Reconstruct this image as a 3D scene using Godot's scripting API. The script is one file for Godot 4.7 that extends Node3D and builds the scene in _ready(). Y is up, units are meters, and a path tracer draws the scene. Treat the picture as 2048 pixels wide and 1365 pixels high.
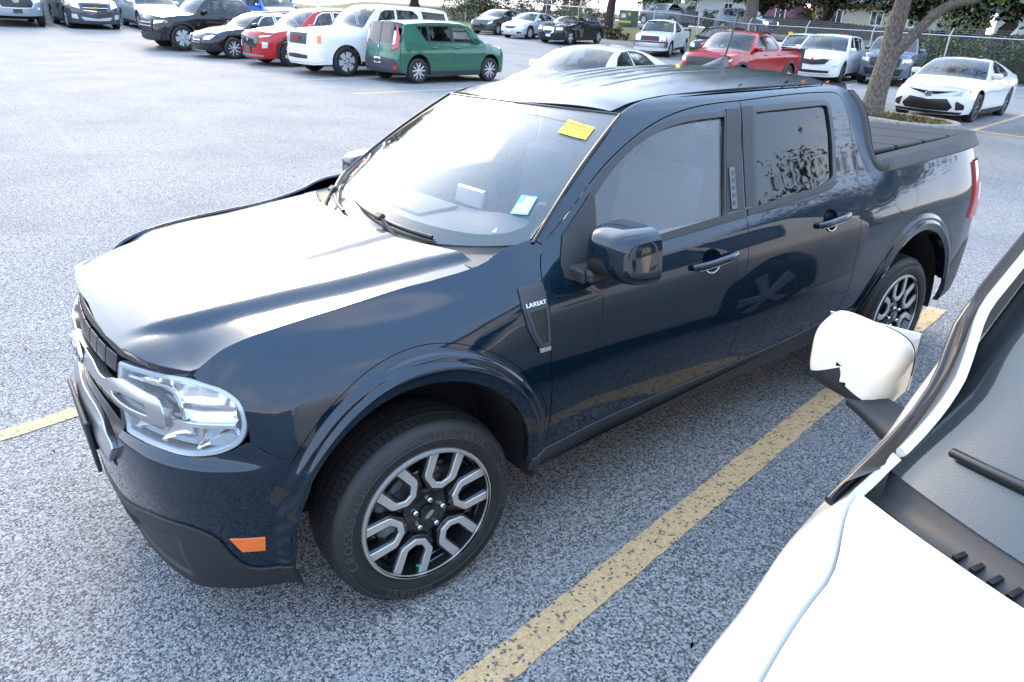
extends Node3D

# Near frame: the dark pickup's own axes (x back along it, y up, z towards the camera side). The stall it stands on
# slopes a little against the rest of the lot, so its things are turned by NEAR into the world.
var NEAR := Transform3D()
var M := {}
var rng := RandomNumberGenerator.new()
var used := {}


func _ready() -> void:
	rng.seed = 7
	var lot_up := Vector3(0.02538, 1.0, 0.0499).normalized()
	NEAR = Transform3D(Basis(Quaternion(lot_up, Vector3.UP)), Vector3.ZERO)
	setup_view()
	make_materials()
	build_ground()
	build_surroundings()
	build_pickup()
	build_white_suv()
	build_parked_cars()
	build_litter()


func setup_view() -> void:
	var cam := Camera3D.new()
	cam.name = "camera"
	var yaw := -0.936334
	var pitch := 0.410807
	var roll := -0.000789
	var f := Vector3(cos(yaw) * cos(pitch), -sin(pitch), sin(yaw) * cos(pitch))
	var r := f.cross(Vector3.UP).normalized()
	var u := r.cross(f)
	var r2 := r * cos(roll) + u * sin(roll)
	var u2 := u * cos(roll) - r * sin(roll)
	cam.transform = NEAR * Transform3D(Basis(r2, u2, -f), Vector3(-0.02534, 1.86319, 2.65794))
	cam.fov = 51.03
	cam.near = 0.05
	cam.far = 600.0
	add_child(cam)
	cam.current = true
	var sun := DirectionalLight3D.new()
	sun.name = "low_sun_behind_cloud"
	sun.light_color = Color(1.0, 0.88, 0.70)
	sun.light_energy = 0.30
	sun.light_angular_distance = 18.0
	sun.shadow_enabled = true
	var az := deg_to_rad(-80.0)
	var el := deg_to_rad(26.0)
	var to_sun := Vector3(cos(az) * cos(el), sin(el), sin(az) * cos(el))
	sun.transform = Transform3D(Basis.looking_at(-to_sun, Vector3.UP), Vector3.ZERO)
	add_child(sun)
	var sky := PanoramaSkyMaterial.new()
	sky.panorama = sky_picture(to_sun)
	sky.energy_multiplier = 1.0
	var env := Environment.new()
	env.background_mode = Environment.BG_SKY
	env.sky = Sky.new()
	env.sky.sky_material = sky
	env.background_energy_multiplier = 1.0
	env.tonemap_mode = Environment.TONE_MAPPER_LINEAR
	env.tonemap_exposure = 4.1
	env.sdfgi_enabled = true
	env.ssao_enabled = true
	env.ssil_enabled = true
	var we := WorldEnvironment.new()
	we.name = "environment"
	we.environment = env
	add_child(we)


func sky_picture(to_sun: Vector3) -> ImageTexture:
	# a clear early sky: blue overhead, pale low down, a veil of bright thin cloud round the low sun, streaks faintly pink
	var w := 640
	var h := 320
	var a := FastNoiseLite.new()
	a.seed = 11
	a.noise_type = FastNoiseLite.TYPE_SIMPLEX_SMOOTH
	a.frequency = 1.0
	a.fractal_octaves = 5
	var im := Image.create(w, h, false, Image.FORMAT_RGBF)
	for j in h:
		var el := PI / 2 - PI * (j + 0.5) / h
		for i in w:
			var t := TAU * (i + 0.5) / w
			var d := Vector3(sin(t) * cos(el), sin(el), -cos(t) * cos(el))
			var up := clampf(d.y, 0.0, 1.0)
			var c := Vector3(0.83, 0.80, 0.77).lerp(Vector3(0.32, 0.56, 0.94), pow(up, 0.38))
			var ang := rad_to_deg(acos(clampf(d.dot(to_sun), -1.0, 1.0)))
			var q := d / (up + 0.28)
			var n := a.get_noise_3d(q.x * 0.8, 0.3, q.z * 1.5) * 0.5 + 0.5
			var cl := smoothstep(0.54, 0.86, n) * smoothstep(-0.02, 0.12, d.y)
			var veil := exp(-ang * ang / (2.0 * 15.0 * 15.0))
			var pink := 1.0 - smoothstep(0.05, 0.5, up)
			c = c.lerp(Vector3(1.05, lerpf(1.02, 0.82, pink), lerpf(1.02, 0.80, pink)), cl * 0.65)
			c += Vector3(1.0, 0.87, 0.70) * veil * (0.95 + 0.7 * cl)
			c += Vector3(1.0, 0.95, 0.9) * 0.14 * exp(-ang * ang / (2.0 * 50.0 * 50.0))
			im.set_pixel(i, j, Color(c.x, c.y, c.z))
	return ImageTexture.create_from_image(im)


# ---------------------------------------------------------------- mesh helpers
class MB:
	var v := PackedVector3Array()
	var n := PackedVector3Array()
	var t := PackedVector2Array()
	var i := PackedInt32Array()

	func vert(p: Vector3, nn: Vector3, uv := Vector2.ZERO) -> int:
		v.append(p)
		n.append(nn)
		t.append(uv)
		return v.size() - 1

	func tri(a: int, b: int, c: int) -> void:
		i.append(a)
		i.append(b)
		i.append(c)

	func face(p: Array) -> void:
		# a flat polygon (convex) with its own normal, corners given so that the normal is (p1-p0)x(p2-p0)
		var nn: Vector3 = (p[1] - p[0]).cross(p[2] - p[0]).normalized()
		var b := v.size()
		for q in p:
			vert(q, nn)
		for k in range(1, p.size() - 1):
			tri(b, b + k, b + k + 1)

	func box(c: Vector3, s: Vector3, basis := Basis(), bevel := 0.0) -> void:
		var h := s * 0.5
		if bevel > 0.0:
			var b := minf(bevel, minf(h.x, minf(h.y, h.z)) * 0.9)
			var k := h - Vector3(b, b, b)
			for ax in 3:
				for sg in [-1.0, 1.0]:
					var a1 := (ax + 1) % 3
					var a2 := (ax + 2) % 3
					var q := []
					for e in [[-1, -1], [1, -1], [1, 1], [-1, 1]]:
						var p := Vector3()
						p[ax] = h[ax] * sg
						p[a1] = k[a1] * e[0] * sg
						p[a2] = k[a2] * e[1]
						q.append(c + basis * p)
					face(q)
			for ax in 3:   # twelve edge chamfers
				var a1 := (ax + 1) % 3
				var a2 := (ax + 2) % 3
				for s1 in [-1.0, 1.0]:
					for s2 in [-1.0, 1.0]:
						var q := []
						for e in [[-1, 0], [1, 0], [1, 1], [-1, 1]]:
							var p := Vector3()
							p[ax] = k[ax] * e[0]
							p[a1] = (h[a1] if e[1] == 0 else k[a1]) * s1
							p[a2] = (k[a2] if e[1] == 0 else h[a2]) * s2
							q.append(c + basis * p)
						if s1 * s2 < 0:
							q.reverse()
						face(q)
			for s0 in [-1.0, 1.0]:
				for s1 in [-1.0, 1.0]:
					for s2 in [-1.0, 1.0]:
						var q := [c + basis * Vector3(h.x * s0, k.y * s1, k.z * s2), c + basis * Vector3(k.x * s0, h.y * s1, k.z * s2), c + basis * Vector3(k.x * s0, k.y * s1, h.z * s2)]
						if s0 * s1 * s2 < 0:
							q.reverse()
						face(q)
			return
		for ax in 3:
			for sg in [-1.0, 1.0]:
				var a1 := (ax + 1) % 3
				var a2 := (ax + 2) % 3
				var q := []
				for e in [[-1, -1], [1, -1], [1, 1], [-1, 1]]:
					var p := Vector3()
					p[ax] = h[ax] * sg
					p[a1] = h[a1] * e[0] * sg
					p[a2] = h[a2] * e[1]
					q.append(c + basis * p)
				face(q)

	func tube(path: Array, radii: Array, sides := 8, cap := true) -> void:
		# a round bar through the points; radii one per point
		var m := path.size()
		var up := Vector3.UP
		var base := v.size()
		for k in m:
			var d: Vector3 = (path[mini(k + 1, m - 1)] - path[maxi(k - 1, 0)]).normalized()
			if absf(d.dot(up)) > 0.95:
				up = Vector3.RIGHT
			var a := d.cross(up).normalized()
			var b := a.cross(d).normalized()
			up = b
			for s in sides:
				var w := TAU * s / sides
				var o := a * cos(w) + b * sin(w)
				vert(path[k] + o * radii[mini(k, radii.size() - 1)], o, Vector2(float(s) / sides, k))
		for k in m - 1:
			for s in sides:
				var s2 := (s + 1) % sides
				var a := base + k * sides + s
				var b := base + k * sides + s2
				tri(a, a + sides, b)
				tri(b, a + sides, b + sides)
		if cap:
			for e in [0, m - 1]:
				var d: Vector3 = (path[0] - path[1]).normalized() if e == 0 else (path[m - 1] - path[m - 2]).normalized()
				var c := vert(path[e], d)
				for s in sides:
					var p1 := vert(v[base + e * sides + s], d)
					var p2 := vert(v[base + e * sides + (s + 1) % sides], d)
					tri(c, p1, p2)

	func lathe(prof: PackedVector2Array, seg := 48, sharp := 0.7, a0 := 0.0, a1 := TAU) -> void:
		# profile of (radius, z) turned about the z axis; outward to the left of travel
		var m := prof.size()
		for k in m - 1:
			var d := (prof[k + 1] - prof[k]).normalized()
			var nk := Vector2(d.y, -d.x)
			var na := nk
			var nb := nk
			if k > 0:
				var e := (prof[k] - prof[k - 1]).normalized()
				var ne := Vector2(e.y, -e.x)
				if ne.dot(nk) > sharp:
					na = (ne + nk).normalized()
			if k < m - 2:
				var e := (prof[k + 2] - prof[k + 1]).normalized()
				var ne := Vector2(e.y, -e.x)
				if ne.dot(nk) > sharp:
					nb = (ne + nk).normalized()
			var base := v.size()
			for s in seg + 1:
				var w := a0 + (a1 - a0) * s / seg
				var c := cos(w)
				var sn := sin(w)
				vert(Vector3(prof[k].x * c, prof[k].x * sn, prof[k].y), Vector3(na.x * c, na.x * sn, na.y), Vector2(float(s) / seg, float(k) / m))
				vert(Vector3(prof[k + 1].x * c, prof[k + 1].x * sn, prof[k + 1].y), Vector3(nb.x * c, nb.x * sn, nb.y), Vector2(float(s) / seg, float(k + 1) / m))
			for s in seg:
				var a := base + s * 2
				tri(a, a + 2, a + 1)
				tri(a + 1, a + 2, a + 3)

	func grid(nu: int, nv: int, fn: Callable) -> void:
		# fn(u, v) -> Vector3 over the unit square, smooth normals by differences
		var base := v.size()
		var P := []
		for a in nu + 1:
			for b in nv + 1:
				P.append(fn.call(float(a) / nu, float(b) / nv))
		var w := nv + 1
		for a in nu + 1:
			for b in nv + 1:
				var du: Vector3 = P[mini(a + 1, nu) * w + b] - P[maxi(a - 1, 0) * w + b]
				var dv: Vector3 = P[a * w + mini(b + 1, nv)] - P[a * w + maxi(b - 1, 0)]
				vert(P[a * w + b], du.cross(dv).normalized(), Vector2(float(a) / nu, float(b) / nv))
		for a in nu:
			for b in nv:
				var k := base + a * w + b
				tri(k, k + w, k + 1)
				tri(k + 1, k + w, k + w + 1)

	func plate(poly: PackedVector2Array, z0: float, z1: float, xf := Transform3D(), bevel := 0.0) -> void:
		# a flat outline with thickness, front at z1; with a chamfer round the front edge
		var q := poly
		if Geometry2D.is_polygon_clockwise(q):
			q = q.duplicate()
			q.reverse()
		var top := q
		if bevel > 0.0:
			var off := Geometry2D.offset_polygon(q, -bevel, Geometry2D.JOIN_MITER)
			if off.size() == 1:
				top = off[0]
				if Geometry2D.is_polygon_clockwise(top):
					top.reverse()
		for e in [[top, z1, 1.0], [q, z0, -1.0]]:
			var pl: PackedVector2Array = e[0]
			var ids := Geometry2D.triangulate_polygon(pl)
			var b := v.size()
			for p in pl:
				vert(xf * Vector3(p.x, p.y, e[1]), xf.basis * Vector3(0, 0, e[2]), p)
			for k in ids:
				i.append(b + k)
		var zc := z1 - bevel if bevel > 0.0 else z1
		for k in q.size():
			var a := q[k]
			var c := q[(k + 1) % q.size()]
			var d := (c - a).normalized()
			var nn := xf.basis * Vector3(d.y, -d.x, 0)
			var b := v.size()
			vert(xf * Vector3(a.x, a.y, z0), nn)
			vert(xf * Vector3(c.x, c.y, z0), nn)
			vert(xf * Vector3(c.x, c.y, zc), nn)
			vert(xf * Vector3(a.x, a.y, zc), nn)
			tri(b, b + 1, b + 2)
			tri(b, b + 2, b + 3)
		if bevel > 0.0 and top.size() == q.size():
			# chamfer between matching corners
			var sh := 0
			var best := 1e9
			for k in top.size():
				var dd := top[k].distance_to(q[0])
				if dd < best:
					best = dd
					sh = k
			for k in q.size():
				var k2 := (k + 1) % q.size()
				var a := q[k]
				var c := q[k2]
				var d := (c - a).normalized()
				var nn := (xf.basis * Vector3(d.y, -d.x, 1.0)).normalized()
				var b := v.size()
				var ta := top[(k + sh) % top.size()]
				var tc := top[(k2 + sh) % top.size()]
				vert(xf * Vector3(a.x, a.y, zc), nn)
				vert(xf * Vector3(c.x, c.y, zc), nn)
				vert(xf * Vector3(tc.x, tc.y, z1), nn)
				vert(xf * Vector3(ta.x, ta.y, z1), nn)
				tri(b, b + 1, b + 2)
				tri(b, b + 2, b + 3)
		elif bevel > 0.0:
			for k in q.size():
				var a := q[k]
				var c := q[(k + 1) % q.size()]
				var d := (c - a).normalized()
				var nn := xf.basis * Vector3(d.y, -d.x, 0)
				var b := v.size()
				vert(xf * Vector3(a.x, a.y, zc), nn)
				vert(xf * Vector3(c.x, c.y, zc), nn)
				vert(xf * Vector3(c.x, c.y, z1), nn)
				vert(xf * Vector3(a.x, a.y, z1), nn)
				tri(b, b + 1, b + 2)
				tri(b, b + 2, b + 3)

	func add(o: MB, xf := Transform3D()) -> void:
		var b := v.size()
		var nb := xf.basis.inverse().transposed()
		for k in o.v.size():
			v.append(xf * o.v[k])
			n.append((nb * o.n[k]).normalized())
		t.append_array(o.t)
		for k in o.i:
			i.append(b + k)

	func add_mesh(m: Mesh, xf := Transform3D()) -> void:
		for s in m.get_surface_count():
			var a := m.surface_get_arrays(s)
			var b := v.size()
			var nb := xf.basis.inverse().transposed()
			for k in a[Mesh.ARRAY_VERTEX].size():
				v.append(xf * a[Mesh.ARRAY_VERTEX][k])
				n.append((nb * a[Mesh.ARRAY_NORMAL][k]).normalized())
				t.append(Vector2.ZERO)
			for k in a[Mesh.ARRAY_INDEX]:
				i.append(b + k)

	func flipped_z() -> MB:
		var o := MB.new()
		for k in v.size():
			o.v.append(Vector3(v[k].x, v[k].y, -v[k].z))
			o.n.append(Vector3(n[k].x, n[k].y, -n[k].z))
		o.t = t
		o.i = i
		return o

	func mesh(with_uv := false) -> ArrayMesh:
		# turn every triangle so that its front agrees with its normals
		var ids := i.duplicate()
		for k in range(0, ids.size(), 3):
			var a := ids[k]
			var b := ids[k + 1]
			var c := ids[k + 2]
			if (v[b] - v[a]).cross(v[c] - v[a]).dot(n[a] + n[b] + n[c]) > 0.0:
				ids[k + 1] = c
				ids[k + 2] = b
		var arr := []
		arr.resize(Mesh.ARRAY_MAX)
		arr[Mesh.ARRAY_VERTEX] = v
		arr[Mesh.ARRAY_NORMAL] = n
		if with_uv:
			arr[Mesh.ARRAY_TEX_UV] = t
		arr[Mesh.ARRAY_INDEX] = ids
		var m := ArrayMesh.new()
		m.add_surface_from_arrays(Mesh.PRIMITIVE_TRIANGLES, arr)
		return m


func numbered(called: String) -> String:
	var k: int = used.get(called, 0)
	used[called] = k + 1
	return called if k == 0 else "%s_%03d" % [called, k]


func part(called: String, mesh, mat: Material, parent: Node3D, xf := Transform3D()) -> MeshInstance3D:
	var o := MeshInstance3D.new()
	o.name = called
	o.mesh = mesh.mesh() if mesh is MB else mesh
	o.material_override = mat
	o.transform = xf
	parent.add_child(o, true)
	return o


func thing(called: String, label: String, category: String, xf := Transform3D(), group := "") -> Node3D:
	var o := Node3D.new()
	o.name = numbered(called)
	o.transform = xf
	add_child(o)
	tag(o, label, category, group)
	return o


func single(called: String, mesh, mat: Material, label: String, category: String, xf := Transform3D(), group := "") -> MeshInstance3D:
	var o := part(numbered(called), mesh, mat, self, xf)
	tag(o, label, category, group)
	return o


func structure(called: String, mesh, mat: Material, xf := Transform3D()) -> MeshInstance3D:
	var o := part(numbered(called), mesh, mat, self, xf)
	o.set_meta("kind", "structure")
	return o


func tag(o: Node, label: String, category: String, group := "", kind := "") -> void:
	o.set_meta("label", label)
	o.set_meta("category", category)
	if group:
		o.set_meta("group", group)
	if kind:
		o.set_meta("kind", kind)


func V2(a: Array) -> PackedVector2Array:
	# flat list of numbers to points
	var p := PackedVector2Array()
	for k in range(0, a.size(), 2):
		p.append(Vector2(a[k], a[k + 1]))
	return p


func curve(p: PackedVector2Array, n := 5) -> PackedVector2Array:
	# smooth line through the points
	if p.size() < 3:
		return p
	var o := PackedVector2Array()
	for k in p.size() - 1:
		var a := p[maxi(k - 1, 0)]
		var d := p[mini(k + 2, p.size() - 1)]
		for j in n:
			var s := float(j) / n
			# chord-length tangents
			var l1 := maxf(p[k].distance_to(p[k + 1]), 1e-5)
			var l0 := maxf(a.distance_to(p[k]), 1e-5)
			var l2 := maxf(p[k + 1].distance_to(d), 1e-5)
			var m1 := (p[k + 1] - p[k]) if k == 0 else ((p[k] - a) / l0 * l1 + (p[k + 1] - p[k]) / l1 * l0) / (l0 + l1) * l1
			var m2 := (p[k + 1] - p[k]) if k == p.size() - 2 else ((p[k + 1] - p[k]) / l1 * l2 + (d - p[k + 1]) / l2 * l1) / (l1 + l2) * l1
			o.append((2 * s * s * s - 3 * s * s + 1) * p[k] + (s * s * s - 2 * s * s + s) * m1 + (-2 * s * s * s + 3 * s * s) * p[k + 1] + (s * s * s - s * s) * m2)
	o.append(p[p.size() - 1])
	return o


func join(lines: Array) -> PackedVector2Array:
	var o := PackedVector2Array()
	for l in lines:
		for q in l:
			if o.is_empty() or o[o.size() - 1].distance_to(q) > 1e-4:
				o.append(q)
	if o.size() > 1 and o[0].distance_to(o[o.size() - 1]) < 1e-4:
		o.remove_at(o.size() - 1)
	return o


func rev(p: PackedVector2Array) -> PackedVector2Array:
	var q := p.duplicate()
	q.reverse()
	return q


func inset(p: PackedVector2Array, by: float) -> PackedVector2Array:
	var r := Geometry2D.offset_polygon(p, -by, Geometry2D.JOIN_MITER)
	if r.is_empty():
		return p
	var best := 0
	for k in r.size():
		if r[k].size() > r[best].size():
			best = k
	return r[best]


func mirror_s(p: PackedVector2Array) -> PackedVector2Array:
	# half an outline from the middle line outwards and back: add the other half
	var q := p.duplicate()
	for k in range(p.size() - 1, -1, -1):
		if absf(p[k].x) > 1e-4:
			q.append(Vector2(-p[k].x, p[k].y))
	return q


func ring_points(loop: PackedVector2Array, step: float) -> PackedVector2Array:
	var o := PackedVector2Array()
	for k in loop.size():
		var a := loop[k]
		var b := loop[(k + 1) % loop.size()]
		var m := maxi(1, int(ceil(a.distance_to(b) / step)))
		for j in m:
			o.append(a.lerp(b, float(j) / m))
	return o


func panel(poly: PackedVector2Array, holes: Array, step: float, lift: Callable, thick := 0.012, back := false) -> MB:
	# a trimmed piece of the surface lift(Vector2) -> Vector3, with a turned-in edge of that depth
	var pts := PackedVector2Array()
	var loops := []
	for l in [poly] + holes:
		var r := ring_points(l, step * 0.8)
		loops.append([pts.size(), r.size()])
		pts.append_array(r)
	var nb := pts.size()
	var cell := step
	var near := {}
	for p in pts:
		near[Vector2i(floori(p.x / cell), floori(p.y / cell))] = near.get(Vector2i(floori(p.x / cell), floori(p.y / cell)), []) + [p]
	var lo := poly[0]
	var hi := poly[0]
	for p in poly:
		lo = lo.min(p)
		hi = hi.max(p)
	var rows := int((hi.y - lo.y) / (step * 0.866)) + 1
	var lim := step * 0.55
	for j in rows:
		var y := lo.y + (j + 0.5) * step * 0.866
		var x := lo.x + (0.25 if j % 2 else 0.75) * step
		while x < hi.x:
			var p := Vector2(x + 0.02 * step * sin(x * 91.7 + y * 37.1), y + 0.02 * step * sin(x * 53.3 - y * 71.9))
			x += step
			var c := Vector2i(floori(p.x / cell), floori(p.y / cell))
			var ok := true
			for a in [-1, 0, 1]:
				for b in [-1, 0, 1]:
					for e in near.get(c + Vector2i(a, b), []):
						if e.distance_to(p) < lim:
							ok = false
			if not ok or not Geometry2D.is_point_in_polygon(p, poly):
				continue
			for h in holes:
				if Geometry2D.is_point_in_polygon(p, h):
					ok = false
			if ok:
				pts.append(p)
	var m := MB.new()
	var e := 0.0015
	for p in pts:
		var q: Vector3 = lift.call(p)
		var du: Vector3 = lift.call(p + Vector2(e, 0)) - q
		var dv: Vector3 = lift.call(p + Vector2(0, e)) - q
		m.vert(q, du.cross(dv).normalized() * (-1.0 if back else 1.0), p)
	var ids := Geometry2D.triangulate_delaunay(pts)
	for k in range(0, ids.size(), 3):
		var c := (pts[ids[k]] + pts[ids[k + 1]] + pts[ids[k + 2]]) / 3.0
		if not Geometry2D.is_point_in_polygon(c, poly):
			continue
		var ok := true
		for h in holes:
			if Geometry2D.is_point_in_polygon(c, h):
				ok = false
		if ok:
			m.tri(ids[k], ids[k + 1], ids[k + 2])
	if thick > 0.0:
		for l in loops:
			var mid := Vector3()
			for k in l[1]:
				mid += m.v[l[0] + k]
			var sgn := 1.0
			var flat := pts.slice(l[0], l[0] + l[1])
			if Geometry2D.is_polygon_clockwise(flat):
				sgn = -1.0
			if l[0] > 0:
				sgn = -sgn
			if back:
				sgn = -sgn
			for k in l[1]:
				var a: int = l[0] + k
				var b: int = l[0] + (k + 1) % int(l[1])
				var d := m.v[b] - m.v[a]
				var nn := d.cross(m.n[a]).normalized() * sgn
				var r := thick * 0.12
				var i0 := m.vert(m.v[a], (m.n[a] + nn * 0.6).normalized())
				m.vert(m.v[b], (m.n[b] + nn * 0.6).normalized())
				m.vert(m.v[b] - m.n[b] * r + nn * r * 0.5, nn)
				m.vert(m.v[a] - m.n[a] * r + nn * r * 0.5, nn)
				m.vert(m.v[b] - m.n[b] * thick, nn)
				m.vert(m.v[a] - m.n[a] * thick, nn)
				m.tri(i0, i0 + 1, i0 + 2)
				m.tri(i0, i0 + 2, i0 + 3)
				m.tri(i0 + 3, i0 + 2, i0 + 4)
				m.tri(i0 + 3, i0 + 4, i0 + 5)
	return m


func double_glazed(m: MB, gap := 0.005) -> MB:
	# a pane has two faces: the outer one given, and an inner one that far behind it
	var o := MB.new()
	o.add(m)
	var b := MB.new()
	for k in m.v.size():
		b.v.append(m.v[k] - m.n[k] * gap)
		b.n.append(-m.n[k])
	b.t = m.t
	b.i = m.i
	o.add(b)
	return o


func table(x: float, xs: Array, ys: Array) -> float:
	# smooth (monotone) interpolation
	var k := 0
	var m := xs.size()
	if x <= xs[0]:
		return ys[0]
	if x >= xs[m - 1]:
		return ys[m - 1]
	while k < m - 2 and x > xs[k + 1]:
		k += 1
	var h: float = xs[k + 1] - xs[k]
	var d: float = (ys[k + 1] - ys[k]) / h
	var m0 := d
	var m1 := d
	if k > 0:
		var d0: float = (ys[k] - ys[k - 1]) / (xs[k] - xs[k - 1])
		m0 = 0.0 if d0 * d <= 0.0 else 2.0 * d0 * d / (d0 + d)
	if k < m - 2:
		var d2: float = (ys[k + 2] - ys[k + 1]) / (xs[k + 2] - xs[k + 1])
		m1 = 0.0 if d2 * d <= 0.0 else 2.0 * d2 * d / (d2 + d)
	var s: float = (x - xs[k]) / h
	var s2 := s * s
	var s3 := s2 * s
	return (2 * s3 - 3 * s2 + 1) * ys[k] + (s3 - 2 * s2 + s) * h * m0 + (3 * s2 - 2 * s3) * ys[k + 1] + (s3 - s2) * h * m1


func text_mb(txt: String, size: float, depth: float, font := "Droid Sans", weight := 400) -> MB:
	var f := SystemFont.new()
	f.font_names = PackedStringArray([font])
	f.font_weight = weight
	var tm := TextMesh.new()
	tm.text = txt
	tm.font = f
	tm.font_size = 64
	tm.pixel_size = size / 46.0
	tm.depth = depth
	tm.curve_step = 4.0
	var m := MB.new()
	m.add_mesh(tm)
	return m


func lin(r: float, g: float, b: float) -> Color:
	return Color(r, g, b).linear_to_srgb()


func mat(called: String, c: Color, rough := 0.6, metal := 0.0, coat := 0.0) -> StandardMaterial3D:
	var m := StandardMaterial3D.new()
	m.resource_name = called
	m.albedo_color = c
	m.roughness = rough
	m.metallic = metal
	if coat > 0.0:
		m.clearcoat_enabled = true
		m.clearcoat = coat
		m.clearcoat_roughness = 0.03
	M[called] = m
	return m


func glass(called: String, c: Color, alpha: float) -> StandardMaterial3D:
	var m := mat(called, Color(c, alpha), 0.02)
	m.transparency = BaseMaterial3D.TRANSPARENCY_ALPHA
	return m


func noise_tex(size: int, freq: float, type: int, stops: Array, seed_ := 3, octaves := 4, ret := -1) -> NoiseTexture2D:
	var f := FastNoiseLite.new()
	f.seed = seed_
	f.noise_type = type
	f.frequency = freq
	f.fractal_octaves = octaves
	if type == FastNoiseLite.TYPE_CELLULAR and ret >= 0:
		f.cellular_return_type = ret
		f.fractal_type = FastNoiseLite.FRACTAL_NONE
	var g := Gradient.new()
	g.offsets = PackedFloat32Array(stops.map(func(s): return s[0]))
	g.colors = PackedColorArray(stops.map(func(s): return s[1]))
	var t := NoiseTexture2D.new()
	t.width = size
	t.height = size
	t.seamless = true
	t.noise = f
	t.color_ramp = g
	return t


func normal_tex(size: int, freq: float, type: int, strength: float, seed_ := 3, octaves := 4) -> NoiseTexture2D:
	var f := FastNoiseLite.new()
	f.seed = seed_
	f.noise_type = type
	f.frequency = freq
	f.fractal_octaves = octaves
	var t := NoiseTexture2D.new()
	t.width = size
	t.height = size
	t.seamless = true
	t.noise = f
	t.as_normal_map = true
	t.bump_strength = strength
	return t


# ---------------------------------------------------------------- materials
func make_materials() -> void:
	var m := mat("navy_paint", lin(0.003, 0.013, 0.026), 0.36, 0.55, 1.0)
	m.metallic_specular = 0.0
	# the same paint on the upward panels, under a film of dust that softens what it mirrors
	var d := mat("navy_paint_dusty", lin(0.004, 0.013, 0.025), 0.4, 0.5, 1.0)
	d.metallic_specular = 0.0
	d.clearcoat_roughness = 0.16
	mat("black_plastic", lin(0.0108, 0.0114, 0.0126), 0.55)
	mat("satin_black", lin(0.0084, 0.0084, 0.0091), 0.35)
	mat("gloss_black", lin(0.006, 0.006, 0.007), 0.12, 0.0, 0.6)
	mat("dark_void", lin(0.006, 0.006, 0.006), 0.9)
	mat("liner_felt", lin(0.012, 0.012, 0.012), 0.95)
	mat("grey_plastic", lin(0.03025, 0.0341, 0.0396), 0.5)
	mat("silver_trim", lin(0.42, 0.42, 0.42), 0.28, 0.85)
	mat("chrome", lin(0.62, 0.63, 0.65), 0.08, 1.0)
	mat("machined", lin(0.58, 0.56, 0.54), 0.36, 0.7)
	mat("rim_black", lin(0.010, 0.010, 0.011), 0.22, 0.0, 0.5)
	mat("rubber", lin(0.0187, 0.0187, 0.01925), 0.6)
	mat("rubber_letter", lin(0.036, 0.036, 0.0372), 0.5)
	mat("brake_steel", lin(0.30, 0.30, 0.31), 0.4, 0.9)
	mat("caliper_grey", lin(0.16, 0.19, 0.19), 0.45, 0.3)
	mat("cap_green", lin(0.02, 0.35, 0.28), 0.5)
	mat("amber", lin(0.6375, 0.12, 0.0075), 0.25, 0.0, 1.0)
	mat("red_lens", lin(0.45, 0.008, 0.012), 0.15, 0.0, 1.0)
	mat("white_lens", lin(0.75, 0.75, 0.75), 0.15, 0.0, 1.0)
	mat("lamp_reflector", lin(0.72, 0.74, 0.76), 0.14, 0.95)
	mat("lamp_grey", lin(0.30, 0.34, 0.38), 0.3, 0.4)
	mat("bronze_paint", lin(0.075, 0.058, 0.045), 0.4, 0.2, 0.35)
	mat("emblem_blue", lin(0.01, 0.035, 0.16), 0.2, 0.0, 1.0)
	mat("dash_plastic", lin(0.054, 0.066, 0.072), 0.6)
	mat("dash_pale", lin(0.24, 0.272, 0.264), 0.7)
	mat("seat_cloth", lin(0.035, 0.035, 0.035), 0.85)
	mat("door_card_tan", lin(0.204, 0.174, 0.132), 0.75)
	mat("headliner", lin(0.252, 0.245, 0.231), 0.9)
	mat("sticker_yellow", lin(0.66, 0.495, 0.015), 0.55)
	mat("sticker_white", lin(0.8, 0.8, 0.8), 0.5)
	mat("sticker_blue", lin(0.16, 0.42, 0.72), 0.5)
	mat("ink", lin(0.04, 0.04, 0.03), 0.7)
	mat("vinyl_cover", lin(0.014, 0.014, 0.0147), 0.62)
	mat("white_letter", lin(0.72, 0.72, 0.72), 0.3, 0.4)
	glass("clear_glass", Color(0.30, 0.42, 0.42), 0.05)
	glass("side_glass", Color(0.10, 0.16, 0.15), 0.10)
	glass("privacy_glass", Color(0.01, 0.012, 0.012), 0.82)
	glass("lens_clear", Color(0.95, 0.97, 1.0), 0.06)
	var t := noise_tex(512, 0.06, FastNoiseLite.TYPE_SIMPLEX, [[0.0, Color(0.55, 0.55, 0.55)], [1.0, Color(1, 1, 1)]], 21, 4)
	M.vinyl_cover.albedo_texture = t
	M.vinyl_cover.uv1_triplanar = true
	M.vinyl_cover.uv1_scale = Vector3(3, 3, 3)
	var nt := normal_tex(256, 0.25, FastNoiseLite.TYPE_SIMPLEX, 3.0, 5, 3)
	for k in ["black_plastic", "grey_plastic", "vinyl_cover", "dash_plastic"]:
		M[k].normal_enabled = true
		M[k].normal_texture = nt
		M[k].normal_scale = 0.35
		M[k].uv1_triplanar = true
		if k != "vinyl_cover":
			M[k].uv1_scale = Vector3(9, 9, 9)
	# dust film on the tyres and liners: fine speckle
	var dust := noise_tex(512, 0.08, FastNoiseLite.TYPE_SIMPLEX, [[0.0, Color(0.6, 0.6, 0.6)], [0.55, Color(0.85, 0.84, 0.82)], [1.0, Color(1, 0.97, 0.93)]], 9, 5)
	for k in ["rubber", "liner_felt"]:
		M[k].albedo_texture = dust
		M[k].uv1_triplanar = true
		M[k].uv1_scale = Vector3(2.5, 2.5, 2.5)
	car_materials()
	place_materials()


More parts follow.
